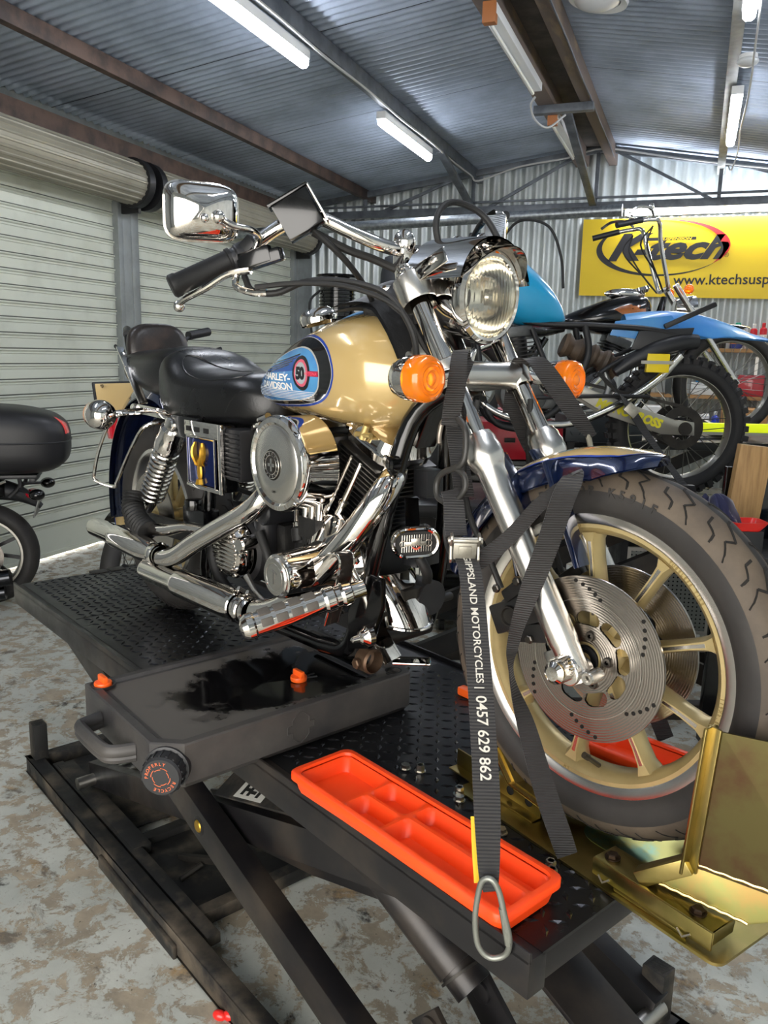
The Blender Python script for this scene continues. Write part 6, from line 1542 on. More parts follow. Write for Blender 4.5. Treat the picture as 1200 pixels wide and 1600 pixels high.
# the near side of this bike is local +y (it faces left in view)
part('axle_plate', G().lathe((.0, .105, 1.262), (0, 1, 0), [(0, .012), (.028, .012), (.030, 0)], 20), darkm, t2)
part('rear_sprocket', G().lathe((0, .062, 1.262), (0, 1, 0), [(.055, 0), (.095, 0), (.095, .005), (.055, .005)], 44, closed=True), darkm, t2)
Rt = Matrix(((-1, 0, 0, 0), (0, 0, 1, 0), (0, 1, 0, 0), (0, 0, 0, 1)))
l.xf(rot('Z', 0)); l.xf(trans((.405, .1065, 1.355)) @ rot('Y', radians(-17.5)) @ Rt); part('swingarm_lettering', l, yl, sa)
part('chain_run', G().beam((.0, .062, 1.357), (.50, .062, 1.46), .006, .014).beam((.0, .062, 1.167), (.50, .062, 1.42), .006, .014), darkm, t2)
fm = satin
part('upper_frame', G().tube([(.02, .10, 1.66), (.22, .10, 1.69), (.45, .09, 1.70), (.72, .07, 1.71), (.98, .02, 1.82)], .013, 12, sm=4), fm, t2)
part('upper_frame', G().tube([(.02, -.10, 1.66), (.22, -.10, 1.69), (.45, -.09, 1.70), (.72, -.07, 1.71), (.98, -.02, 1.82)], .013, 12, sm=4), fm, t2)
for s in (-1, 1):
    part('subframe_tube', G().tube([(.08, s*.10, 1.66), (.30, s*.10, 1.56), (.42, s*.11, 1.48)], .010, 10, sm=3), fm, t2)
    part('rear_frame_tube', G().tube([(.47, s*.09, 1.70), (.45, s*.10, 1.58), (.50, s*.11, 1.45), (.58, s*.11, 1.33), (.72, s*.11, 1.25)], .015, 12, sm=4), fm, t2)
    part('front_frame_tube', G().tube([(.97, s*.03, 1.80), (.93, s*.07, 1.6), (.90, s*.10, 1.38), (.84, s*.11, 1.27), (.72, s*.11, 1.24)], .014, 12, sm=4), fm, t2)
part('frame_brace', G().tube([(.70, .09, 1.68), (.62, .1, 1.50), (.56, .11, 1.36)], .012, 10), fm, t2)
engine(t2, (.72, 0, 1.40), .95, .15, 8)
g = G()
tk = [(.545, .03, 1.735, 1.715), (.57, .075, 1.79, 1.695), (.63, .11, 1.87, 1.685), (.72, .135, 1.95, 1.69), (.80, .14, 2.005, 1.71), (.87, .12, 2.01, 1.75), (.93, .085, 2.005, 1.79), (.97, .04, 1.97, 1.83)]
part('fuel_tank', seat_loft(tk, 30, 2.6), blue, t2, ang=60)
part('far_shroud', G().box((.58, -.10, 1.76), (.05, .03, .11), Matrix.Rotation(.4, 3, 'Y')), bluef, t2, bevel=.01)
def fend(u, v):
    x = .28-.68*u; z = 1.755+.03*sin(pi*min(1, u*1.2))-.10*u**2; y = (-.085+.17*v)*(1-.75*max(0, u-.55)/.45); return V((x, y, z-13*y*y))
part('rear_fender', G().grid(fend, 24, 8).join(G().grid(lambda u, v: fend(u, v)-V((0, 0, .004)), 24, 8)), bluef, t2, ang=60)
part('side_panel', G().prism([(.10, 1.75), (.34, 1.72), (.36, 1.66), (.20, 1.64), (.06, 1.70)], 'xz', .085, .095), bluef, t2, bevel=.003)
part('grab_handle', G().beam((.13, .10, 1.70), (-.08, .11, 1.80), .03, .022), satin, t2, bevel=.006)
part('black_side_cover', G().prism([(.0, 1.70), (.24, 1.68), (.27, 1.60), (.12, 1.60), (.02, 1.63)], 'xz', .10, .112), plasticb, t2, bevel=.006)
part('rear_silencer', G().tube([(-.02, .09, 1.64), (.05, .10, 1.635), (.16, .10, 1.60), (.26, .10, 1.55), (.33, .10, 1.50)], [.032, .038, .040, .032, .02], 18, sm=3), plasticb, t2)
pts = smooth([(.55, .02, 1.62), (.42, .02, 1.57), (.30, .03, 1.52)], 9); rr_ = [.038+.008*math.sin(k*1.5) for k in range(len(pts))]
part('rear_shock', G().tube(pts, [r*1.25 for r in rr_], 18), M('brown dusty rubber boot', '#5b4a3a', .6, vary=(9, '#3a322b', .4, .7)), t2, ang=20)
part('yellow_box', G().box((.155, .125, 1.545), (.098, .03, .080)), M('yellow reflector box', '#f0d417', .4), t2, bevel=.004); part('box_band', G().box((.16, .142, 1.548), (.14, .004, .014)), rimal, t2)
part('shock_linkage', G().tube([(.36, .05, 1.50), (.34, .06, 1.43), (.37, .07, 1.36)], .016, 12, sm=3), M('alloy side case', '#8b8c8b'), t2)
part('exhaust_header', G().tube([(.86, .05, 1.62), (.95, .07, 1.56), (.94, .09, 1.40), (.80, .11, 1.30), (.55, .12, 1.27), (.35, .12, 1.34), (.16, .11, 1.46), (.05, .11, 1.58)], .018, 14, sm=5), polished, t2)
for s in (-1, 1):
    part('fork_leg', G().cyl((1.02, s*.09, 1.95), (1.30, s*.09, 1.36), .020, .026), polished, t2)
part('fork_clamp', G().box((1.02, 0, 1.90), (.07, .24, .03)).box((1.07, 0, 1.78), (.07, .24, .03)), satin, t2, bevel=.006)
wheel(t2, (1.33, 0, 1.272), .335, .045, .27, 24, False, 'front')
def ff(u, v): a = radians(45+95*u); y = -.06+.12*v; return V((1.33-.42*cos(a)*-1*-1, y, 1.32+.44*sin(a)-3*y*y))
part('front_fender', G().grid(ff, 18, 6).join(G().grid(lambda u, v: ff(u, v)-V((0, 0, .004)), 18, 6)), bluef, t2, ang=60)
part('handlebar', G().tube([(.90, .38, 2.09), (.95, .26, 2.10), (.99, .10, 2.02), (.99, -.10, 2.02), (.95, -.26, 2.10), (.90, -.38, 2.09)], .011, 12, sm=4), satin, t2)
for s in (-1, 1):
    part('rubber_grip', G().cyl((.905, s*.30, 2.095), (.885, s*.42, 2.09), .017), plasticb, t2); part('control_cluster', G().box((.93, s*.26, 2.10), (.05, .05, .04)).cyl((.95, s*.25, 2.09), (.96, s*.20, 2.08), .012), plasticb, t2, bevel=.005)
part('cable_loop', G().tube([(.86, .12, 2.04), (.78, .12, 2.12), (.66, .12, 2.10), (.60, .12, 1.98), (.58, .11, 1.85)], .006, 8, sm=6), rubber, t2)
part('kick_lever', G().tube([(.94, .14, 1.89), (.90, .15, 1.80), (.86, .15, 1.75)], .008, 10).ell((.86, .15, 1.745), .018), polished, t2)
part('foot_bar', G().tube([(.18, .14, 1.40), (.36, .15, 1.40), (.60, .15, 1.39), (.75, .14, 1.38)], .009, 10, sm=3), satin, t2)
# its strap with buckle
st2 = thing('strap', 'black tie-down strap with pale buckle crossing the knobbly wheel of the blue motorcycle', 'strap', (.2, .2, 1.0), B2)
g = G(); band(g, [(.42, .17, 1.50), (.30, .19, 1.38), (.20, .21, 1.24), (.06, .24, 1.06), (.02, .25, 1.0)], V((1, 0, 1)), .045, .003); part('webbing', g, web, st2)
part('cam_buckle', G().box((.275, .205, 1.345), (.06, .02, .045), Matrix.Rotation(radians(-40), 3, 'Y')), bk_m, st2, bevel=.004)
part('buckle_lower', G().box((.02, .255, 1.01), (.05, .03, .05)), plasticb, st2, bevel=.006)
# lift under the blue bike
L2 = thing('motorcycle_lift', 'raised black lift under the blue trail motorcycle', 'motorcycle lift', (.6, 0, 0), B2)
part('deck_plate', G().bb(-.45, 2.0, -.33, .33, .88, .934), deck_m, L2, bevel=.004)
part('scissor_arm', G().beam((-.3, .28, .1), (1.5, .28, .9), .04, .09), arm_m, L2); part('scissor_arm', G().beam((-.3, .28, .9), (1.5, .28, .1), .04, .09), arm_m, L2)
part('scissor_arm', G().beam((-.3, -.28, .1), (1.5, -.28, .9), .04, .09), arm_m, L2); part('scissor_arm', G().beam((-.3, -.28, .9), (1.5, -.28, .1), .04, .09), arm_m, L2)
part('base_frame', G().bb(-.45, 1.8, -.36, -.30, 0, .07).bb(-.45, 1.8, .30, .36, 0, .07).bb(-.45, -.40, -.30, .30, 0, .07).bb(1.75, 1.8, -.30, .30, 0, .07), arm_m, L2)
# ---- black chopper with tall bars, faces right
B3 = trans((.289, 4.285, 0)) @ rot('Z', radians(21))
t3 = thing('motorcycle', 'black chopper with orange flash on the tank and very tall chrome bars before the banner', 'motorcycle', (-.8, 0, 1.08), B3)
wheel(t3, (0, 0, 1.42), .345, .05, .275, 40, False, 'front', tirem, .04)
wheel(t3, (-1.7, 0, 1.40), .32, .075, .22, 24, False, 'rear', tirem)
def f3(u, v): a = radians(75+115*u); y = -.06+.12*v; return V((.375*cos(a), y, 1.42+.375*sin(a)-3*y*y))
part('front_fender', G().grid(f3, 20, 6).join(G().grid(lambda u, v: f3(u, v)-V((0, 0, .004)), 20, 6)), blackm, t3, ang=60)
for s in (-1, 1): part('fork_leg', G().cyl((.02, s*.10, 1.42), (-.42, s*.10, 2.02), .024, .020), brushed, t3)
tk = [(-1.12, .02, 1.79, 1.77), (-1.06, .08, 1.83, 1.74), (-.92, .13, 1.89, 1.72), (-.78, .15, 1.94, 1.71), (-.66, .15, 1.96, 1.72), (-.58, .12, 1.95, 1.76), (-.54, .05, 1.91, 1.82)]
gt = seat_loft(tk, 30, 2.4); tko = part('fuel_tank', gt, blackm, t3, ang=60); T3 = bvh_of(gt)
pl_ = [(-.80, 1.86), (-.76, 1.88), (-.70, 1.893), (-.64, 1.89), (-.60, 1.87), (-.60, 1.84), (-.64, 1.81), (-.70, 1.79), (-.735, 1.785), (-.73, 1.815), (-.76, 1.84)]
g = disc_poly(pl_, 5); o_ = []
for p in g.v:
    h = T3.ray_cast(V((p.x, -1, p.z)), V((0, 1, 0))); o_.append(h[0]+h[1]*.001 if h[0] else p)
g.v = o_; part('orange_flash', g, M('burnt orange paint', '#a8622c', .25, 0, coat=.8, vary=(12, '#7d451f', .4, .7)), tko)
part('saddle', seat_loft([(-1.08, .08, 1.78, 1.72), (-1.25, .15, 1.76, 1.68), (-1.42, .16, 1.80, 1.69), (-1.55, .12, 1.84, 1.72)]), leather, t3, ang=60)
part('dash_console', G().ell((-.70, 0, 1.965), (.13, .05, .035)).lathe((-.60, 0, 1.99), (-.3, 0, 1), [(0, .02), (.05, .02), (.055, 0), (.04, -.02)], 24), chrome, t3)
engine(t3, (-.85, 0, 1.36), 1.1, .35, 9); part('second_cylinder', G().cyl((-.90, 0, 1.45), (-1.02, 0, 1.68), .07), fin_m, t3)
part('frame_loop', G().tube([(-.45, 0, 1.95), (-.52, .1, 1.6), (-.60, .12, 1.25), (-1.1, .12, 1.20), (-1.4, .12, 1.3), (-1.2, .1, 1.68)], .018, 12, sm=4), blackm, t3)
part('frame_loop', G().tube([(-.45, 0, 1.95), (-.52, -.1, 1.6), (-.60, -.12, 1.25), (-1.1, -.12, 1.20), (-1.4, -.12, 1.3), (-1.2, -.1, 1.68)], .018, 12, sm=4), blackm, t3)
part('exhaust_pipe', G().tube([(-.78, -.12, 1.6), (-.66, -.18, 1.52), (-.72, -.2, 1.38), (-.95, -.2, 1.27), (-1.5, -.2, 1.25)], .026, 14, sm=5).tube([(-.95, -.12, 1.6), (-.85, -.18, 1.5), (-1.0, -.2, 1.36), (-1.5, -.2, 1.32)], .024, 14, sm=5), chrome, t3)
part('headlight', G().lathe((-.30, 0, 1.88), (1, 0, 0), [(0, -.09), (.05, -.08), (.075, -.03), (.085, .02), (.085, .04), (0, .05)], 30), chrome, t3)
for s in (-1, 1):
    part('ape_bar', G().tube([(-.46, 0, 1.99), (-.46, s*.08, 1.99), (-.47, s*.10, 2.03), (-.54, s*.13, 2.25), (-.57, s*.16, 2.37), (-.62, s*.20, 2.385), (-.76, s*.25, 2.36)], .0135, 12, sm=5), chrome, t3)
    part('rubber_grip', G().cyl((-.70, s*.23, 2.375), (-.86, s*.28, 2.335), .018), plasticb, t3)
    part('control_lever', G().tube([(-.62, s*.20, 2.40), (-.66, s*.25, 2.44), (-.74, s*.29, 2.44), (-.80, s*.31, 2.40)], .009, 8, sm=4), polished, t3)
    part('mirror', G().ell((-.64, s*.20, 2.455), (.015, .035, .022)), chrome, t3)
    for q in (0, 1): part('control_cable', G().tube([(-.62, s*.20, 2.35), (-.64-.04*q, s*.18, 2.24), (-.55, s*.12, 2.08), (-.48, s*.06, 1.98)], .005, 8, sm=5), rubber, t3)
    part('turn_signal', G().ell((-.36, s*.17, 1.99), (.03, .03, .03)), amber, t3)
L3 = thing('motorcycle_lift', 'second raised lift carrying the black chopper', 'motorcycle lift', (-.8, 0, 0), B3)
part('deck_plate', G().bb(-2.1, .4, -.33, .33, 1.02, 1.072), deck_m, L3, bevel=.004)
for s in (-1, 1):
    part('scissor_arm', G().beam((-1.8, s*.28, .1), (.1, s*.28, 1.0), .04, .09), arm_m, L3); part('scissor_arm', G().beam((-1.8, s*.25, 1.0), (.1, s*.25, .1), .04, .09), arm_m, L3)
part('base_frame', G().bb(-2.0, .2, -.36, -.30, 0, .07).bb(-2.0, .2, .30, .36, 0, .07).bb(-2.0, -1.95, -.30, .30, 0, .07), arm_m, L3)
# ---- black bike with top box at the left, faces left
B1 = trans((-3.83, 2.15, 0)) @ rot('Z', radians(216))
t1 = thing('motorcycle', 'black motorcycle with a large black top box at the left edge of the picture', 'motorcycle', (0, 0, 0), B1)
b = tyre(0, .315, .315, .075, .225, seg=64); part('rear_tyre', b, tirem, t1, ang=50)
part('rear_rim', G().lathe((0, 0, .315), (0, 1, 0), [(.232, -.055), (.215, -.055), (.205, -.03), (.200, 0), (.205, .03), (.215, .055), (.232, .055)], 64, closed=True), rimal, t1)
for k in range(10): a = 2*pi*k/10; part('wheel_spoke', G().beam((.05*cos(a), 0, .315+.05*sin(a)), (.205*cos(a+.15), 0, .315+.205*sin(a+.15)), .02, .018, (0, 1, 0)), satin, t1)
part('rear_hub', G().lathe((0, 0, .315), (0, 1, 0), [(0, -.08), (.06, -.08), (.07, -.05), (.07, .05), (.06, .08), (0, .08)], 28), darkm, t1)
part('rear_disc', G().lathe((0, .085, .315), (0, 1, 0), [(.06, 0), (.125, 0), (.125, .005), (.06, .005)], 44, closed=True), disc_m, t1)
part('swingarm', G().beam((-.03, .12, .315), (.50, .11, .38), .035, .06).beam((-.03, -.12, .315), (.50, -.11, .38), .035, .06), satin, t1, bevel=.006)
part('rear_mudguard', G().tube([(-.34, 0, .60), (-.22, 0, .68), (-.05, 0, .72), (.15, 0, .73)], [.02, .06, .085, .09], 18, sm=4, sx=1, sy=.8), plasticb, t1)
part('saddle', seat_loft([(-.12, .09, .845, .76), (-.05, .13, .865, .75), (.15, .15, .87, .76), (.40, .16, .83, .74), (.62, .13, .83, .73)]).xf(trans((-.03, 0, -.09))), leather, t1, ang=60)
parts('seat_rail', G().tube([(-.17, .14, .78), (-.05, .15, .74), (.2, .15, .70), (.4, .14, .66)], .012, 10, sm=3).tube([(-.2, .13, .86), (-.1, .15, .82), (-.02, .15, .80)], .009, 10, sm=3), chrome, t1)
for x in (-.10, 0, .10): part('rail_bolt', G().ell((x, .165, .72-.12*x), .012), chrome, t1)
part('rack_plate', G().box((-.17, 0, .797), (.34, .22, .025)).cyl((-.31, -.1, .775), (-.31, .1, .775), .018), plasticb, t1, bevel=.008)
parts('rack_strut', G().tube([(-.24, .10, .785), (-.24, .11, .74), (-.18, .12, .68)], .012, 10, sm=3).tube([(-.24, -.10, .785), (-.24, -.11, .74), (-.18, -.12, .68)], .012, 10, sm=3), satin, t1)
for s in (-1, 1):
    part('signal_stalk', G().cyl((-.22, s*.09, .73), (-.31, s*.20, .715), .012, .008), plasticb, t1); part('turn_signal', G().ell((-.35, s*.23, .71), (.045, .045, .034)), blackm, t1)
part('number_plate', G().box((-.32, 0, .60), (.008, .20, .11), Matrix.Rotation(-.3, 3, 'Y')), M('plate edge grey', '#70716e', .4), t1, bevel=.003); part('tail_light', G().ell((-.29, 0, .68), (.04, .08, .03)), M('red tail lens', '#c4142c'), t1)
part('silencer', G().tube([(.30, .20, .20), (.10, .22, .20), (-.10, .23, .215), (-.18, .23, .225)], [.03, .045, .05, .048], 20, sm=3), M('dark chrome silencer', '#3c3d40', .2, 1), t1)
part('silencer', G().tube([(.30, .16, .11), (.10, .18, .11), (-.08, .19, .12), (-.14, .19, .125)], [.03, .042, .046, .044], 20, sm=3), M('dark chrome silencer', '#3c3d40'), t1)
part('side_panel', G().box((.30, 0, .62), (.5, .24, .25)), plasticb, t1, bevel=.03); engine(t1, (.75, 0, .40), 1.2, .1, 6)
part('fuel_tank', seat_loft([(.60, .1, .90, .78), (.75, .16, .99, .76), (.95, .17, 1.04, .76), (1.1, .12, 1.0, .82)]), blackm, t1, ang=60)
wheel(t1, (1.45, 0, .31), .31, .055, .235, 20, False, 'front', tirem); part('fork_leg', G().cyl((1.43, .1, .32), (1.13, .1, .98), .022).cyl((1.43, -.1, .32), (1.13, -.1, .98), .022).box((1.15, 0, .95), (.08, .26, .04)), polished, t1)
# top box: own thing, clipped on the rack
tb = thing('top_box', 'black motorcycle top box with red rear reflector on the left motorcycle', 'top box', (-.12, 0, .915), B1 @ trans((-.05, 0, -.105)))
def tbring(x, w_, zb, zt, e=3.6): return superring(x, w_, zt, zb, 40, e)
def tbz(rows, sub=5):
    a = smooth([V((r[0], r[1], 0)) for r in rows], sub); b = smooth([V((r[0], r[2], r[3])) for r in rows], sub); return [superring(a[i].x, max(.01, a[i].y), b[i].z, b[i].y, 44, 3.6) for i in range(len(a))]
rows = [(-.475, .02, 1.09, 1.13), (-.465, .12, 1.03, 1.18), (-.44, .18, .98, 1.23), (-.36, .235, .935, 1.28), (-.2, .265, .92, 1.315), (0, .27, .92, 1.325), (.15, .25, .93, 1.31), (.22, .20, .96, 1.28), (.24, .08, 1.02, 1.22)]
gb_ = G().loft(tbz(rows)); part('box_shell', gb_, M('matt black box plastic', '#1b1b1e', .45, 0, bump=(200, .1)), tb, ang=60); TBX = bvh_of(gb_)
g = G(); o_ = []
for k in range(60):
    a = 2*pi*k/60; d = V((cos(a), sin(a), 0)); h = TBX.ray_cast(V((-.12, 0, 1.115))+d*1.5, -d); o_.append(h[0]+d*.001)
part('lid_seam', G().tube(o_, .005, 8, closed=True), plasticb, tb)
g = G().grid(lambda u, v: V((0, -.0+(.10+.125*u), 1.16+(.10-.045*(1-u)*0)*v*(.55+.45*u))), 8, 8); o_ = []
for p in g.v:
    a0 = pi-.06-(p.y-.10)*2.6; d = V((cos(a0), sin(a0), 0)); h = TBX.ray_cast(V((-.12, 0, p.z))+d*1.5, -d); o_.append(h[0]+d*.003)
g.v = o_; part('red_reflector', g, M('bright red reflector', '#e01e22', .15, 0, coat=.8, emit=('#e01e22', .15)), tb)
for s in (1,):
    g = G().grid(lambda u, v: V((.02+.07*u, 0, 1.10+.022*v)), 4, 2); o_ = [TBX.ray_cast(V((p.x, 2, p.z)), V((0, -1, 0)))[0]+V((0, .003, 0)) for p in g.v]; g.v = o_; part('white_label', g, M('white label', '#c9cac8', .5), tb)
# ---- tall-barred motorcycle behind the cruiser's tail
B4 = trans((-2.81, 2.21, 0)) @ rot('Z', radians(285))
t4 = thing('motorcycle', 'black motorcycle mostly hidden behind the cruiser, its front wheel showing past the lift end', 'motorcycle', (-.5, 0, 0), B4)
wheel(t4, (0, 0, .31), .31, .05, .24, 20, False, 'front', tirem)
for s in (-1, 1): part('fork_leg', G().cyl((0, s*.09, .31), (-.42, s*.09, 1.0), .026, .022), M('dull fork alloy', '#6d6a65', .4, .8), t4)
part('steering_stem', G().cyl((-.40, 0, .92), (-.46, 0, 1.05), .03).box((-.43, 0, 1.0), (.06, .24, .04)).box((-.39, 0, .90), (.06, .24, .04)), satin, t4, bevel=.005)
part('front_fender', G().grid(lambda u, v: V((.35*cos(radians(60+100*u)), -.06+.12*v, .32+.36*sin(radians(60+100*u)))), 16, 4), blackm, t4)
for s in (-1, 1):
    part('tall_bar', G().tube([(-.44, 0, 1.04), (-.44, s*.06, 1.05), (-.46, s*.12, 1.35), (-.50, s*.18, 1.60), (-.56, s*.20, 1.63)], .012, 12, sm=4), satin, t4)
    part('rubber_grip', G().cyl((-.54, s*.19, 1.64), (-.70, s*.26, 1.67), .026), plasticb, t4); part('control_lever', G().tube([(-.52, s*.18, 1.50), (-.60, s*.26, 1.53), (-.70, s*.34, 1.57)], .012, 8, sm=3), satin, t4)
part('fuel_tank', seat_loft([(-.95, .05, .92, .80), (-.8, .14, .98, .76), (-.6, .16, 1.02, .78), (-.48, .1, 1.0, .84)]), blackm, t4, ang=60)
engine(t4, (-.72, 0, .42), 1.1, .2, 6); wheel(t4, (-1.5, 0, .31), .31, .07, .22, 20, False, 'rear', tirem)
part('saddle', seat_loft([(-.95, .1, .80, .72), (-1.15, .16, .78, .68), (-1.45, .14, .82, .70)]), leather, t4, ang=60)
part('frame_loop', G().tube([(-.45, 0, .95), (-.5, .1, .5), (-.65, .12, .25), (-1.1, .12, .25), (-1.5, .13, .31), (-1.2, .1, .68), (-.5, .03, .88)], .018, 10, sm=4), blackm, t4)

# ================================================================== CLUTTER
CWX = rot('Z', radians(21))
def FR(x, y, z=0, a=21): return trans((x, y, z)) @ rot('Z', radians(a))
# red tool cabinet
redp = M('red tool chest paint', '#b5182a', .3, 0, coat=.5)
X_ = FR(-.92, 3.06)
tcb = thing('tool_cabinet', 'red and black tool cabinet with drawers behind the front fork', 'tool cabinet', (0, 0, 0), X_)
part('cabinet_body', G().bb(-.34, .34, -.16, .24, .08, 1.00), blackm, tcb, bevel=.006)
part('red_chest', G().bb(-.34, .34, -.16, .24, 1.005, 1.21), redp, tcb, bevel=.008)
for k in range(6):
    z = .12+.145*k; d = part('drawer', G().bb(-.31, .31, -.172, -.16, z, z+.13), blackm, tcb, bevel=.004); part('drawer_pull', G().bb(-.30, .30, -.185, -.172, z+.112, z+.126), polished, d, bevel=.002)
part('chest_latch', G().bb(.02, .08, -.17, -.16, 1.10, 1.125), darkm, tcb, bevel=.003)
for x in (-.28, .28):
    for y in (-.1, .18): part('castor', G().cyl((x-.015, y, .04), (x+.015, y, .04), .04), rubber, tcb)
solo('work_glove', G().ell((0, 0, 0), (.10, .05, .035)).ell((.07, .02, .012), (.05, .03, .02)).xf(trans((.0, .0, 1.245))), M('pink rag', '#d98a8c', .8, bump=(15, .6, .02)), 'pink rag lying on top of the red tool chest', 'rag', (0, 0, 1.21), X_ @ trans((.05, 0, 0)))
g = G().box((-.2, .02, 1.25), (.12, .1, .08)); solo('spray_can_box', g, M('yellow box', '#e3b62a', .5), 'small yellow box on the red tool chest', 'box', (-.2, .02, 1.18), X_, bevel=.004)
# diamond plate step box
X_ = FR(-.38, 3.24)
pb_ = thing('step_box', 'grey black chequer plate box standing behind the front mudguard', 'box', (0, 0, .9), X_)
g = G().bb(-.22, .20, -.15, .15, 1.11, 1.255); g2 = plate_geo(-.21, .19, -.04, .04, 0, .045, .034, .006, .002); g2.xf(trans((0, -.151, 1.185)) @ rot('X', pi/2) @ Matrix.Diagonal((1, 1.4, 1, 1)))
part('box_body', g, M('grey black plate', '#3b3f42', .4, .6), pb_, bevel=.008); part('chequer_pattern', g2, M('grey black plate', '#3b3f42'), pb_)
part('box_stand', G().bb(-.20, -.16, -.12, .12, 0, 1.11).bb(.14, .18, -.12, .12, 0, 1.11).bb(-.18, .16, -.02, .02, .1, .14), satin, pb_)
# wood post, navy cloth, red bowl, hose on a black stand at the right
X_ = FR(.46, 1.99)
sd = thing('tool_stand', 'black steel stand at the right edge holding the blue hose', 'stand', (0, 0, 0), X_)
part('back_panel', G().bb(-.22, .50, .02, .05, .05, 1.16), blackm, sd, bevel=.003); part('shelf_plate', G().bb(-.34, .45, -.30, .02, .86, .88), satin, sd, bevel=.003)
for x in (-.20, .45): part('leg', G().bb(x-.02, x+.02, -.26, -.22, 0, .86), satin, sd); 
part('foot_rail', G().bb(-.22, .47, -.26, .05, .02, .05), satin, sd)
g = G().box((-.16, -.03, 1.065), (.125, .035, .37), Matrix.Rotation(.09, 3, 'Y')); solo('wood_plank', g, M('raw timber', '#b08c5c', .6, 0, vary=(9, '#8c6b42', .4, .7), scl=(6, 6, .6)), 'short upright timber plank leaning beside the blue coiled hose', 'plank', (-.16, -.03, .88), X_, bevel=.002)
hose = thing('air_hose', 'coiled bright blue air hose hanging at the right edge', 'hose', (-.02, -.10, .88), X_)
pts = [V((-.005, -.06, 1.12)), V((-.005, -.07, 1.05)), V((.0, -.08, 1.00))]
n = 7*12
for k in range(n): a = 2*pi*k/12; f = k/n; pts.append(V((-.03+.026*cos(a), -.10+.026*sin(a)*.8, 1.0-.085*f)))
for k in range(9*12): a = 2*pi*k/12; f = k/108; c0 = V((-.03+.10*f**1.1+.01*f, -.12, .915-.015*sin(pi*f))); rd = V((cos(a)*.5*(1-f)+ .0, 0, 1)); pts.append(c0+V((.030*cos(a)*(1-.55*f)+.0, .028*cos(a)*f*.5, .030*sin(a))))
part('hose_coil', G().tube(pts, .0052, 8), M('blue hose', '#1f7fb4', .3, 0, trans=.1, coat=.4), hose)
part('hose_fitting', G().cyl((-.005, -.055, 1.12), (-.005, -.053, 1.17), .009), polished, hose)
def cloth(u, v):
    a = 2*pi*u; r = .105*v*(1+.22*sin(3*a+.6)+.12*sin(5*a+2)); p = V((r*cos(a)*1.25, r*sin(a), .095*(1-v**1.7)+.018*sin(7*a)*v*(1-v)*4+.012*sin(13*a+1)*v)); return p+noise.noise_vector(p*18)*.018
X2 = FR(.20, 1.66, .88)
solo('work_shirt', G().grid(cloth, 64, 16).xf(trans((0, 0, .062)) @ Matrix.Diagonal((.85, 1, 1.45, 1))), M('navy cloth', '#1d2147', .85, 0, sheen=.4, bump=(60, .3), vary=(6, '#141732', .45, .7)), 'crumpled navy cloth beside the small red bowl', 'cloth', (0, 0, 0), X2, ang=80)
X3 = FR(.315, 1.67, .0, 21)
rb_ = thing('small_red_bowl', 'small bright red plastic tray beside the navy cloth and the blue hose', 'bowl', (0, 0, .96), X3)
def rr3(h, x, y, r=.02): return [V((a, b, h)) for a, b in rrect(-x, x, -y, y, r)]
g = G().loft([rr3(.972, .045, .04), rr3(.998, .062, .052), rr3(1.004, .066, .056), rr3(1.004, .060, .050), rr3(.980, .046, .040)], cap=False); g.add(rr3(.980, .046, .040), [tuple(range(20))]); part('bowl_body', g, M('red plastic bowl', '#e0261f', .3, 0, coat=.3), rb_)
solo('battery_block', G().bb(-.05, .05, -.045, .045, .88, .972), plasticb, 'black block under the small red tray', 'block', (0, 0, .88), X3, bevel=.004)
# yellow spirit level / lamp bar between lifts
X_ = FR(.20, 3.55)
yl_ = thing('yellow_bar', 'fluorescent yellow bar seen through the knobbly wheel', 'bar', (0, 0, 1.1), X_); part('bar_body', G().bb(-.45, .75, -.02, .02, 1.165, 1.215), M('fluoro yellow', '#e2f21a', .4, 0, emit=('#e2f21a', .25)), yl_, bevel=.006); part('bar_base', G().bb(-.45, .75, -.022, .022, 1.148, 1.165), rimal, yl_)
parts('bar_trestle', G().bb(-.43, -.39, -.02, .02, 0, 1.148).bb(.66, .70, -.02, .02, 0, 1.148), satin, yl_)
# perforated guard panel low behind the front wheel
X_ = FR(.06, 3.28, 0, 14)
gp = thing('perforated_panel', 'grey perforated steel panel standing on the floor behind the front wheel', 'panel', (0, 0, 0), X_)
pm = M('perforated steel', '#6f7270', .45, .7)
def perf():
    nt = pm.node_tree; b = nt.nodes['Principled BSDF']; tc = nt.nodes.new('ShaderNodeTexCoord'); vo = nt.nodes.new('ShaderNodeTexVoronoi'); vo.inputs['Scale'].default_value = 42; vo.inputs['Randomness'].default_value = 0
    r = nt.nodes.new('ShaderNodeValToRGB'); r.color_ramp.interpolation = 'CONSTANT'; r.color_ramp.elements[0].color = lin('#101112'); r.color_ramp.elements[1].color = lin('#7d807d'); r.color_ramp.elements[1].position = .32
    nt.links.new(tc.outputs['Object'], vo.inputs['Vector']); nt.links.new(vo.outputs['Distance'], r.inputs['Fac']); nt.links.new(r.outputs['Color'], b.inputs['Base Color'])
perf()
part('panel_sheet', G().bb(-.22, .22, -.006, .006, .05, .50), pm, gp); part('panel_frame', G().bb(-.24, -.22, -.01, .01, 0, .52).bb(.22, .24, -.01, .01, 0, .52).bb(-.22, .22, -.01, .01, .50, .52).bb(-.22, .22, -.01, .01, .03, .05), steel, gp)
part('panel_foot', G().bb(-.24, -.22, -.12, .12, 0, .02).bb(.22, .24, -.12, .12, 0, .02), steel, gp)
cable([(-.1, 3.10, .012), (.12, 3.0, .012), (.28, 2.9, .012), (.48, 2.7, .012), (.9, 2.5, .012)], .012, rubber, 'ribbed black hose lying on the floor seen through the front wheel', 'floor_hose')
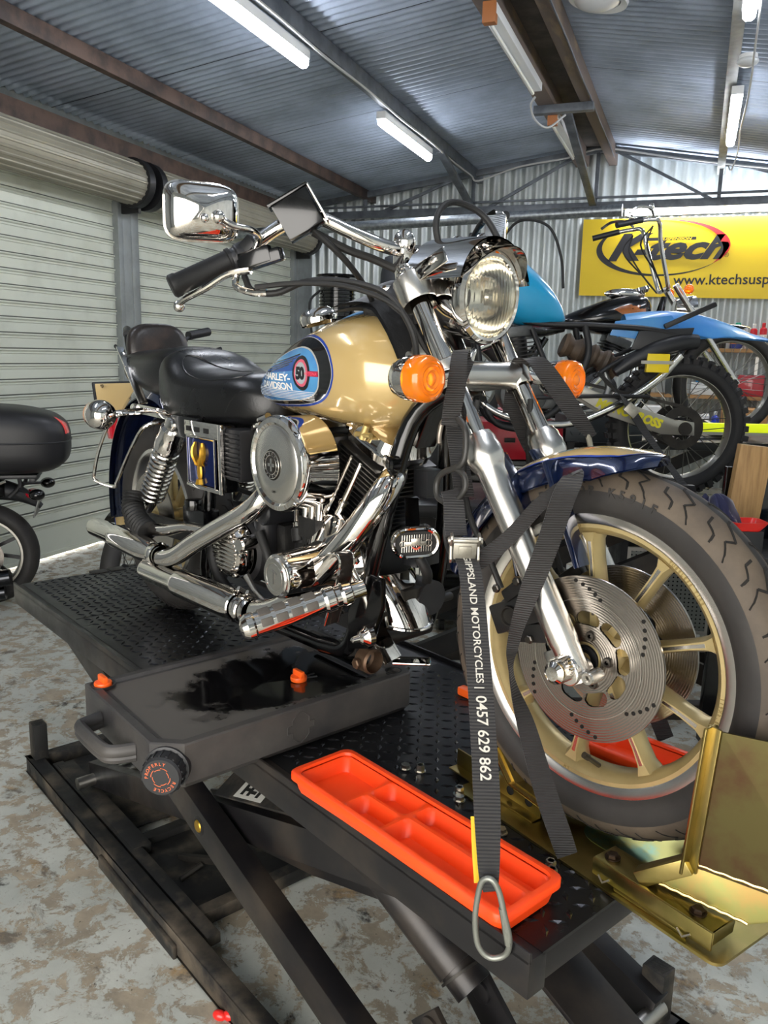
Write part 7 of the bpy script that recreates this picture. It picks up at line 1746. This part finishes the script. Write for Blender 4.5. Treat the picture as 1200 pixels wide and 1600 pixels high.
# shelf on the back wall with bottles and cans
shl = thing('wall_shelf', 'wooden shelf on the back wall below the banner, full of bottles and cans', 'shelf', (.45, 7.4, 1.66))
wd_ = M('raw shelf timber', '#b58a58', .6, 0, vary=(6, '#96703f', .4, .7), scl=(.6, 6, 6))
part('shelf_board', G().bb(-.35, 1.7, 7.22, 7.54, 1.655, 1.69), wd_, shl, bevel=.002); part('lower_board', G().bb(-.35, 1.7, 7.22, 7.54, 1.20, 1.235), wd_, shl, bevel=.002)
for x in (-.3, .65, 1.6): part('bracket', G().bb(x-.015, x+.015, 7.24, 7.53, 1.62, 1.655).bb(x-.015, x+.015, 7.50, 7.53, 1.2, 1.655), steel, shl)
def bottle(x, y, z, r, h, body, cap, label, cat='bottle', kind=0, band=None):
    t = thing('spray_can' if cat == 'can' else 'bottle', label, cat, (x, y, z), WF, 'workshop bottles and cans')
    if cat == 'can': pr = [(0, 0), (r, .002), (r, h*.74), (r*.8, h*.80), (r*.45, h*.82), (0, h*.82)]; cp = [(r*.5, h*.8), (r*.5, h*.98), (r*.4, h), (0, h)]
    else: pr = [(0, 0), (r*.95, .002), (r, .01), (r, h*.62), (r*.85, h*.72), (r*.35, h*.80), (r*.35, h*.86), (0, h*.86)]; cp = [(r*.42, h*.83), (r*.42, h*.98), (r*.36, h), (0, h)]
    part('body', G().lathe((x, y, z), (0, 0, 1), pr, 20), body, t); part('cap', G().lathe((x, y, z), (0, 0, 1), cp, 16), cap, t)
    if band: part('label_band', G().lathe((x, y, z), (0, 0, 1), [(r+.001, h*.18), (r+.001, h*.55)], 20), band, t)
wp = M('white plastic', '#e6e6e2', .4); bp2 = M('blue cap', '#1d86c9', .4); rp2 = M('red label', '#c81f2a', .4); gp2 = M('green cap', '#1f9b7c', .4); np2 = M('navy tin', '#2c3f86', .4); kp = M('black cap', '#18181a', .4)
bottle(.02, 7.36, 1.691, .05, .25, wp, bp2, 'white bottle with blue cap, leftmost on the shelf behind the wheels', band=rp2)
bottle(.17, 7.33, 1.691, .035, .22, wp, wp, 'slim white bottle right of the blue-capped bottle')
bottle(.30, 7.36, 1.691, .045, .18, kp, kp, 'short black bottle in the middle of the shelf')
bottle(.44, 7.36, 1.691, .06, .25, np2, gp2, 'navy tin with green cap on the shelf', band=M('orange band', '#c8763a', .5))
bottle(.585, 7.35, 1.691, .032, .24, rp2, wp, 'red spray can with white cap right of the navy tin', 'can', band=wp)
bottle(.67, 7.36, 1.691, .032, .25, rp2, rp2, 'red spray can at the picture edge on the shelf', 'can', band=wp)
bottle(-.10, 7.36, 1.691, .04, .10, rp2, wp, 'low red and white pot at the left end of the shelf', band=wp)
bottle(-.22, 7.36, 1.691, .04, .11, wp, rp2, 'low white pot with red top at the very left end of the shelf')
def carton(x0, x1, y0, y1, z0, z1, m, label, cat='box'): 
    solo('carton', G().bb(x0, x1, y0, y1, z0, z1), m, label, cat, ((x0+x1)/2, (y0+y1)/2, z0), WF, bevel=.004)
carton(.06, .36, 7.26, 7.48, 1.236, 1.36, wp, 'white box on the lower shelf'); carton(.10, .34, 7.24, 7.255+.2, 1.361, 1.43, bp2, 'blue box on top of the white box on the lower shelf')
carton(.48, .72, 7.26, 7.5, 1.236, 1.44, redp, 'red carton on the lower shelf'); carton(.76, .98, 7.26, 7.5, 1.236, 1.44, redp, 'second red carton right of the first on the lower shelf')
# workbench
wb = thing('workbench', 'timber workbench against the back wall under the shelf', 'workbench', (.3, 7.0, 0))
part('bench_top', G().bb(-.9, 2.2, 6.65, 7.5, .86, .91), wd_, wb, bevel=.004)
for x in (-.85, .6, 2.15):
    for y in (6.7, 7.45): part('leg', G().bb(x-.035, x+.035, y-.035, y+.035, 0, .86), wd_, wb)
carton(-.6, -.2, 6.85, 7.3, .911, 1.12, wp, 'white carton on the left of the workbench'); carton(-.1, .25, 6.8, 7.2, .911, 1.06, wp, 'second white carton near the middle of the workbench')
carton(.36, .75, 6.8, 7.3, .911, 1.13, M('cardboard', '#b98d5e', .8), 'brown cardboard carton on the workbench'); carton(.9, 1.3, 6.8, 7.3, .911, 1.15, redp, 'red crate on the right of the workbench')
bottle(.30, 6.72, .911, .035, .2, M('blue bottle', '#1f3fc0', .3), wp, 'blue bottle standing on the workbench')
# black machine and grey cover near the rear left corner
X_ = FR(-2.68, 4.75, 0, 25)
mc = thing('tyre_machine', 'tall black workshop machine with a ribbed drum behind the fuel tank', 'machine', (0, 0, 0), X_)
part('column', G().bb(-.10, .10, -.05, .15, 0, 1.85), satin, mc, bevel=.01)
part('base', G().bb(-.25, .25, -.22, .25, 0, .35), satin, mc, bevel=.02)
part('drum', G().lathe((0, 0, 1.85), (0, 0, 1), [(0, 0), (.14, 0), (.14, .28), (.10, .30), (.10, .31)], 32), blackm, mc)
for k in range(8): part('drum_rib', G().lathe((0, 0, 1.88+.028*k), (0, 0, 1), [(.14, 0), (.15, .004), (.15, .010), (.14, .014)], 32), blackm, mc)
part('top_plate', G().lathe((0, 0, 2.155), (0, 0, 1), [(0, .0), (.165, .0), (.17, .01), (.165, .022), (0, .022)], 36), blackm, mc)
part('machine_hose', G().tube([(-.14, -.05, 2.05), (-.22, -.08, 1.95), (-.20, -.1, 1.7), (-.15, -.1, 1.4)], .010, 8, sm=5), rubber, mc)
g = G().loft([superring(0, .13, 2.35, 1.5, 24, 3)[:0] or [V((.13*cos(2*pi*k/24)*s_, .10*sin(2*pi*k/24)*s_, z)) for k in range(24)] for (z, s_) in ((0, 1.1), (1.6, 1.05), (2.2, .95), (2.33, .7), (2.36, .05))])
solo('covered_cabinet', g, M('grey black cover', '#3a3d42', .6, 0, bump=(6, .5, .02)), 'dark grey covered tall object behind the handlebar riser', 'cover', (0, 0, 0), FR(-2.25, 4.95), ang=60)
# bits on the floor
g = G().ell((0, 0, .012), (.011, .009, .011)); solo('pebble', g, M('dark pebble', '#33312e', .6), 'tiny dark pebble on the floor beneath the lift', 'pebble', (-.53, .23, 0))
g = G().ell((-.012, 0, .012), (.018, .012, .012)).ell((.008, .006, .012), (.016, .010, .012)); solo('red_handle', g, M('red plastic bowl', '#e0261f'), 'small red plastic handle at the bottom edge beside the lift rail', 'handle', (-.79, -.02, 0), trans((-.80, -.015, 0)))
